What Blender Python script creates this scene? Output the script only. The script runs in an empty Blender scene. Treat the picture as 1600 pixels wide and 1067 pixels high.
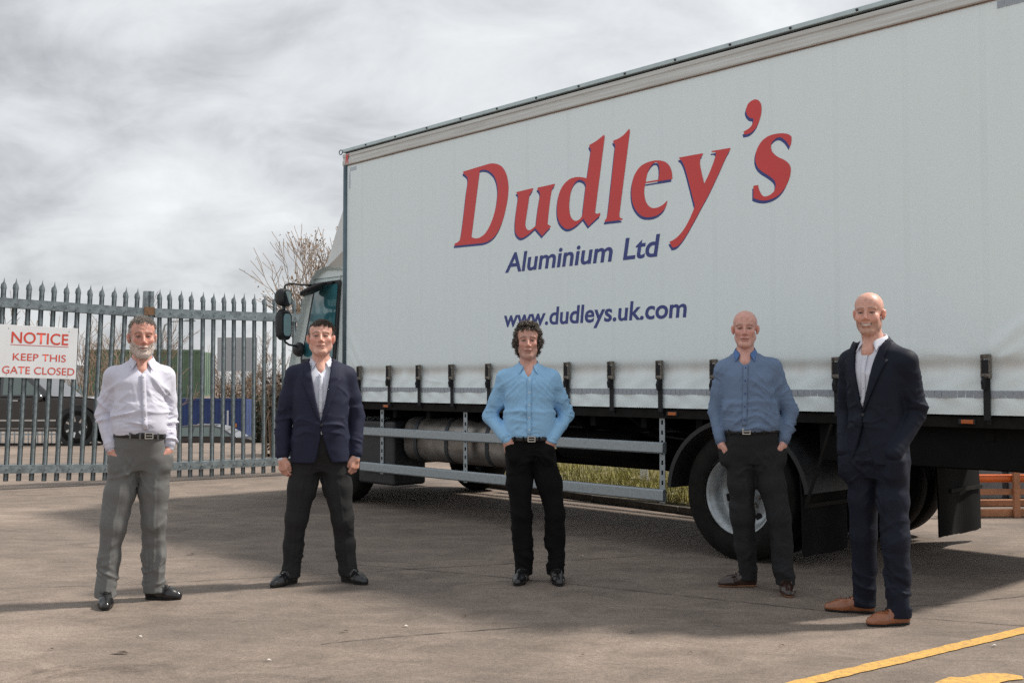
import bpy, bmesh, math, random
import numpy as np
from math import radians as rad, pi, sin, cos
from mathutils import Vector, Matrix

scene = bpy.context.scene
col = scene.collection

# ------------------------------------------------------------------ camera
cam_d = bpy.data.cameras.new("camera")
cam_d.sensor_width = 36.0
cam_d.lens = 36.0 * 1700 / 1600
cam_d.clip_start = 0.1
cam_d.clip_end = 3000
cam = bpy.data.objects.new("camera", cam_d)
col.objects.link(cam)
cam.location = (0, 0, 1.37)
cam.rotation_euler = (rad(90) + math.atan(63.5 / 1700), 0, 0)
scene.camera = cam

# ------------------------------------------------------------------ sky, sun, exposure
SUN_EL, SUN_AZ = 51.0, 14.0          # azimuth measured from +X towards +Y
world = bpy.data.worlds.new("World")
scene.world = world
world.use_nodes = True
wn, wl = world.node_tree.nodes, world.node_tree.links
wn.clear()
w_out = wn.new("ShaderNodeOutputWorld")
w_bg = wn.new("ShaderNodeBackground")
w_sky = wn.new("ShaderNodeTexSky")
w_sky.sky_type = 'NISHITA'
w_sky.sun_disc = False
w_sky.sun_elevation = rad(SUN_EL)
w_sky.sun_rotation = rad(90 - SUN_AZ)
w_dim = wn.new("ShaderNodeVectorMath"); w_dim.operation = 'SCALE'; w_dim.inputs[3].default_value = 0.10
wl.new(w_sky.outputs[0], w_dim.inputs[0])
w_tc = wn.new("ShaderNodeTexCoord")
# flatten the direction on to a cloud deck: (x, y) / (z + c)
w_sep = wn.new("ShaderNodeSeparateXYZ"); wl.new(w_tc.outputs['Generated'], w_sep.inputs[0])
w_z = wn.new("ShaderNodeMath"); w_z.operation = 'MAXIMUM'; w_z.inputs[1].default_value = 0.0
wl.new(w_sep.outputs[2], w_z.inputs[0])
w_za = wn.new("ShaderNodeMath"); w_za.operation = 'ADD'; w_za.inputs[1].default_value = 0.55
wl.new(w_z.outputs[0], w_za.inputs[0])
w_dx = wn.new("ShaderNodeMath"); w_dx.operation = 'DIVIDE'
w_dy = wn.new("ShaderNodeMath"); w_dy.operation = 'DIVIDE'
wl.new(w_sep.outputs[0], w_dx.inputs[0]); wl.new(w_za.outputs[0], w_dx.inputs[1])
wl.new(w_sep.outputs[1], w_dy.inputs[0]); wl.new(w_za.outputs[0], w_dy.inputs[1])
w_cmb = wn.new("ShaderNodeCombineXYZ")
wl.new(w_dx.outputs[0], w_cmb.inputs[0]); wl.new(w_dy.outputs[0], w_cmb.inputs[1])
def w_noise(scale, detail, rough, dist, off, sx=1.0, sy=1.0):
    m = wn.new("ShaderNodeMapping"); m.inputs['Location'].default_value = off
    m.inputs['Scale'].default_value = (sx, sy, 1)
    wl.new(w_cmb.outputs[0], m.inputs[0])
    n = wn.new("ShaderNodeTexNoise"); n.inputs['Scale'].default_value = scale
    n.inputs['Detail'].default_value = detail; n.inputs['Roughness'].default_value = rough
    n.inputs['Distortion'].default_value = dist
    wl.new(m.outputs[0], n.inputs['Vector'])
    return n
n1 = w_noise(2.6, 7, 0.52, 0.25, (5.3, 0.4, 0), 0.9, 1.1)
n2 = w_noise(8.0, 8, 0.60, 0.5, (7.3, 2.2, 0), 0.85, 1.2)
w_mx = wn.new("ShaderNodeMix"); w_mx.data_type = 'FLOAT'; w_mx.inputs[0].default_value = 0.32
wl.new(n1.outputs['Fac'], w_mx.inputs[2]); wl.new(n2.outputs['Fac'], w_mx.inputs[3])
w_rmp = wn.new("ShaderNodeValToRGB")
cr = w_rmp.color_ramp
cr.elements[0].position = 0.36; cr.elements[0].color = (0.44, 0.455, 0.475, 1)
cr.elements[1].position = 0.62; cr.elements[1].color = (0.84, 0.855, 0.86, 1)
e = cr.elements.new(0.49); e.color = (0.67, 0.685, 0.70, 1)
wl.new(w_mx.outputs[0], w_rmp.inputs[0])
w_mix = wn.new("ShaderNodeMix"); w_mix.data_type = 'RGBA'; w_mix.inputs[0].default_value = 0.08
wl.new(w_rmp.outputs[0], w_mix.inputs[6]); wl.new(w_dim.outputs[0], w_mix.inputs[7])
wl.new(w_mix.outputs[2], w_bg.inputs[0])
w_bg.inputs[1].default_value = 1.14
wl.new(w_bg.outputs[0], w_out.inputs[0])

sun_d = bpy.data.lights.new("sun", 'SUN')
sun_d.energy = 5.0
sun_d.angle = rad(5)
sun_d.color = (1.0, 0.93, 0.84)
sun = bpy.data.objects.new("sun", sun_d)
col.objects.link(sun)
to_sun = Vector((cos(rad(SUN_EL)) * cos(rad(SUN_AZ)), cos(rad(SUN_EL)) * sin(rad(SUN_AZ)), sin(rad(SUN_EL))))
sun.rotation_euler = to_sun.to_track_quat('Z', 'Y').to_euler()

scene.view_settings.view_transform = 'Standard'
scene.view_settings.look = 'None'
scene.view_settings.exposure = 0.0
scene.view_settings.gamma = 1.0
scene.render.engine = 'CYCLES'
scene.cycles.use_denoising = False
scene.cycles.max_bounces = 8
scene.cycles.sample_clamp_indirect = 2.5
scene.cycles.caustics_reflective = False
scene.cycles.caustics_refractive = False
scene.cycles.transparent_max_bounces = 12

RNG = random.Random(7)
NP = np.random.default_rng(11)

# ------------------------------------------------------------------ materials
MATS = {}
def material(name, base, rough=0.6, metal=0.0, var=0.0, vscale=6.0, bump=0.0, bscale=60.0, spec=0.5,
             coat=0.0, alpha=None, sheen=0.0, dark=None, stretch=(1, 1, 1), detail=4):
    if name in MATS:
        return MATS[name]
    m = bpy.data.materials.new(name); m.use_nodes = True
    nt = m.node_tree; N, L = nt.nodes, nt.links
    b = N['Principled BSDF']
    b.inputs['Base Color'].default_value = (*base, 1)
    b.inputs['Roughness'].default_value = rough
    b.inputs['Metallic'].default_value = metal
    b.inputs['Specular IOR Level'].default_value = spec
    b.inputs['Coat Weight'].default_value = coat
    b.inputs['Sheen Weight'].default_value = sheen
    tc = N.new('ShaderNodeTexCoord')
    mp = N.new('ShaderNodeMapping'); mp.inputs['Scale'].default_value = stretch
    L.new(tc.outputs['Object'], mp.inputs[0])
    if var > 0:
        n = N.new('ShaderNodeTexNoise'); n.inputs['Scale'].default_value = vscale; n.inputs['Detail'].default_value = detail
        n.inputs['Roughness'].default_value = 0.6
        L.new(mp.outputs[0], n.inputs['Vector'])
        r = N.new('ShaderNodeValToRGB')
        d = dark if dark else tuple(c * (1 - var) for c in base)
        r.color_ramp.elements[0].position = 0.3; r.color_ramp.elements[0].color = (*d, 1)
        r.color_ramp.elements[1].position = 0.7; r.color_ramp.elements[1].color = (*[min(1, c * (1 + var * 0.5)) for c in base], 1)
        L.new(n.outputs['Fac'], r.inputs[0]); L.new(r.outputs[0], b.inputs['Base Color'])
        mr = N.new('ShaderNodeMapRange'); mr.inputs[3].default_value = max(0.02, rough - 0.12); mr.inputs[4].default_value = min(1, rough + 0.12)
        L.new(n.outputs['Fac'], mr.inputs[0]); L.new(mr.outputs[0], b.inputs['Roughness'])
    if bump > 0:
        n2 = N.new('ShaderNodeTexNoise'); n2.inputs['Scale'].default_value = bscale; n2.inputs['Detail'].default_value = 5
        L.new(mp.outputs[0], n2.inputs['Vector'])
        bp = N.new('ShaderNodeBump'); bp.inputs['Strength'].default_value = bump; bp.inputs['Distance'].default_value = 0.01
        L.new(n2.outputs['Fac'], bp.inputs['Height']); L.new(bp.outputs[0], b.inputs['Normal'])
    MATS[name] = m
    return m

def nodes_of(m):
    return m.node_tree.nodes, m.node_tree.links, m.node_tree.nodes['Principled BSDF']

def glass_material(name, tint, opacity=0.55, rough=0.03):
    if name in MATS: return MATS[name]
    m = bpy.data.materials.new(name); m.use_nodes = True
    N, L = m.node_tree.nodes, m.node_tree.links
    N.clear()
    o = N.new('ShaderNodeOutputMaterial')
    g = N.new('ShaderNodeBsdfGlossy'); g.inputs['Roughness'].default_value = rough
    t = N.new('ShaderNodeBsdfTransparent'); t.inputs[0].default_value = (*tint, 1)
    f = N.new('ShaderNodeFresnel'); f.inputs[0].default_value = 1.6
    a = N.new('ShaderNodeMath'); a.operation = 'ADD'; a.inputs[1].default_value = opacity; a.use_clamp = True
    L.new(f.outputs[0], a.inputs[0])
    x = N.new('ShaderNodeMixShader')
    L.new(a.outputs[0], x.inputs[0]); L.new(t.outputs[0], x.inputs[1]); L.new(g.outputs[0], x.inputs[2])
    L.new(x.outputs[0], o.inputs[0])
    MATS[name] = m
    return m

# ------------------------------------------------------------------ mesh helpers
def tag(o, label=None, cat=None, group=None, kind=None):
    if label: o['label'] = label
    if cat: o['category'] = cat
    if group: o['group'] = group
    if kind: o['kind'] = kind
    return o

def empty(name, loc=(0, 0, 0), rz=0.0, parent=None):
    o = bpy.data.objects.new(name, None); col.objects.link(o)
    o.location = loc; o.rotation_euler = (0, 0, rz); o.parent = parent
    o.empty_display_size = 0.2
    return o

def put(name, me, mat, parent=None, loc=(0, 0, 0), rot=(0, 0, 0), smooth=False):
    o = bpy.data.objects.new(name, me); col.objects.link(o)
    if mat is not None and not me.materials:
        me.materials.append(mat)
    if smooth:
        me.polygons.foreach_set('use_smooth', [True] * len(me.polygons))
    o.location = loc; o.rotation_euler = rot; o.parent = parent
    return o

def bevel(o, w=0.006, seg=2, angle=40):
    m = o.modifiers.new('bevel', 'BEVEL'); m.width = w; m.segments = seg
    m.limit_method = 'ANGLE'; m.angle_limit = rad(angle)
    for p in o.data.polygons: p.use_smooth = True
    m.harden_normals = True
    return o

class MB:
    def __init__(s): s.v = []; s.f = []
    def add(s, vs, fs):
        n = len(s.v); s.v += [tuple(p) for p in vs]; s.f += [tuple(i + n for i in f) for f in fs]; return s
    def box(s, lo, hi):
        (x0, y0, z0), (x1, y1, z1) = lo, hi
        return s.add([(x0,y0,z0),(x1,y0,z0),(x1,y1,z0),(x0,y1,z0),(x0,y0,z1),(x1,y0,z1),(x1,y1,z1),(x0,y1,z1)],
                     [(0,3,2,1),(4,5,6,7),(0,1,5,4),(1,2,6,5),(2,3,7,6),(3,0,4,7)])
    def bar(s, a, b, w, h, up=(0, 0, 1)):
        a, b = Vector(a), Vector(b); d = (b - a).normalized(); u = Vector(up)
        sd = d.cross(u)
        if sd.length < 1e-4: sd = d.cross(Vector((1, 0, 0)))
        sd.normalize(); u = sd.cross(d)
        vs = []
        for p in (a, b):
            for i, j in ((-1,-1),(1,-1),(1,1),(-1,1)): vs.append(p + sd * (w/2*i) + u * (h/2*j))
        return s.add(vs, [(0,1,2,3),(7,6,5,4),(0,4,5,1),(1,5,6,2),(2,6,7,3),(3,7,4,0)])
    def tube(s, pts, r, n=8, caps=True, closed=False):
        pts = [Vector(p) for p in pts]; m = len(pts)
        rs = r if isinstance(r, (list, tuple)) else [r] * m
        ref = None; rings = []
        for i, p in enumerate(pts):
            if closed: d = pts[(i+1) % m] - pts[i-1]
            else: d = pts[min(i+1, m-1)] - pts[max(i-1, 0)]
            d.normalize()
            if ref is None:
                ref = d.orthogonal().normalized()
            ref = (ref - d * ref.dot(d))
            if ref.length < 1e-6: ref = d.orthogonal()
            ref.normalize(); q = d.cross(ref)
            rings.append([p + (ref * cos(2*pi*k/n) + q * sin(2*pi*k/n)) * rs[i] for k in range(n)])
        base = len(s.v)
        for rg in rings: s.v += [tuple(p) for p in rg]
        for i in range(m if closed else m - 1):
            a = base + i*n; b = base + ((i+1) % m)*n
            for k in range(n):
                s.f.append((a+k, a+(k+1) % n, b+(k+1) % n, b+k))
        if caps and not closed:
            s.f.append(tuple(base + k for k in reversed(range(n))))
            s.f.append(tuple(base + (m-1)*n + k for k in range(n)))
        return s
    def lathe(s, prof, n=32, axis='Y', c=(0, 0, 0)):
        base = len(s.v); c = Vector(c)
        for (r, h) in prof:
            for k in range(n):
                a = 2*pi*k/n
                if axis == 'Y': p = Vector((r*cos(a), h, r*sin(a)))
                elif axis == 'X': p = Vector((h, r*cos(a), r*sin(a)))
                else: p = Vector((r*cos(a), r*sin(a), h))
                s.v.append(tuple(c + p))
        for i in range(len(prof)-1):
            for k in range(n):
                s.f.append((base+i*n+k, base+i*n+(k+1) % n, base+(i+1)*n+(k+1) % n, base+(i+1)*n+k))
        return s
    def prism(s, poly, y0, y1):
        n = len(poly)
        vs = [(x, y0, z) for x, z in poly] + [(x, y1, z) for x, z in poly]
        fs = [tuple(range(n)), tuple(reversed(range(n, 2*n)))]
        for i in range(n): fs.append((i, i+n, (i+1) % n + n, (i+1) % n))
        return s.add(vs, fs)
    def mesh(s, name):
        me = bpy.data.meshes.new(name); me.from_pydata(s.v, [], s.f)
        bm = bmesh.new(); bm.from_mesh(me); bmesh.ops.recalc_face_normals(bm, faces=bm.faces); bm.to_mesh(me); bm.free()
        return me
    def build(s, name, mat, parent=None, smooth=False, bev=0.0, **k):
        o = put(name, s.mesh(name), mat, parent, smooth=smooth, **k)
        if bev: bevel(o, bev)
        return o

def smooth_angle(o, ang=35):
    me = o.data
    bm = bmesh.new(); bm.from_mesh(me)
    for f in bm.faces: f.smooth = True
    for e_ in bm.edges:
        if len(e_.link_faces) == 2 and e_.calc_face_angle(0) > rad(ang): e_.smooth = False
    bm.to_mesh(me); bm.free()
    return o

def flat_shape(name, paths, mat, parent, frame, thick=0.0):
    """paths: closed outlines (first outer, others holes) in 2D; frame(u, v) -> 3D point."""
    cu = bpy.data.curves.new(name, 'CURVE'); cu.dimensions = '2D'; cu.fill_mode = 'BOTH'
    for p in paths:
        sp = cu.splines.new('POLY'); sp.points.add(len(p) - 1)
        for i, (x, y) in enumerate(p): sp.points[i].co = (x, y, 0, 1)
        sp.use_cyclic_u = True
    return _curve_to(name, cu, mat, parent, frame)

def _curve_to(name, cu, mat, parent, frame, fit=None):
    t = bpy.data.objects.new('tmp_curve', cu); col.objects.link(t)
    dg = bpy.context.evaluated_depsgraph_get(); dg.update()
    me = bpy.data.meshes.new_from_object(t.evaluated_get(dg))
    bpy.data.objects.remove(t); bpy.data.curves.remove(cu)
    co = np.empty(len(me.vertices)*3); me.vertices.foreach_get('co', co); co = co.reshape(-1, 3)
    if fit:
        (u0, u1, v0, v1) = fit
        mn, mx = co.min(0), co.max(0)
        co[:, 0] = u0 + (co[:, 0]-mn[0])/(mx[0]-mn[0])*(u1-u0)
        co[:, 1] = v0 + (co[:, 1]-mn[1])/(mx[1]-mn[1])*(v1-v0)
    out = np.array([frame(a, b) for a, b in co[:, :2]], float)
    me.vertices.foreach_set('co', out.ravel()); me.update()
    me.materials.clear(); me.materials.append(mat)
    me.name = name
    return put(name, me, mat, parent)

def text_shape(name, body, mat, parent, frame, fit, offset=0.0, shear=0.0):
    cu = bpy.data.curves.new(name, 'FONT'); cu.body = body; cu.size = 1.0
    cu.offset = offset; cu.shear = shear; cu.fill_mode = 'BOTH' if hasattr(cu, 'fill_mode') else 'FRONT'
    cu.resolution_u = 6
    return _curve_to(name, cu, mat, parent, frame, fit)

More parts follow.
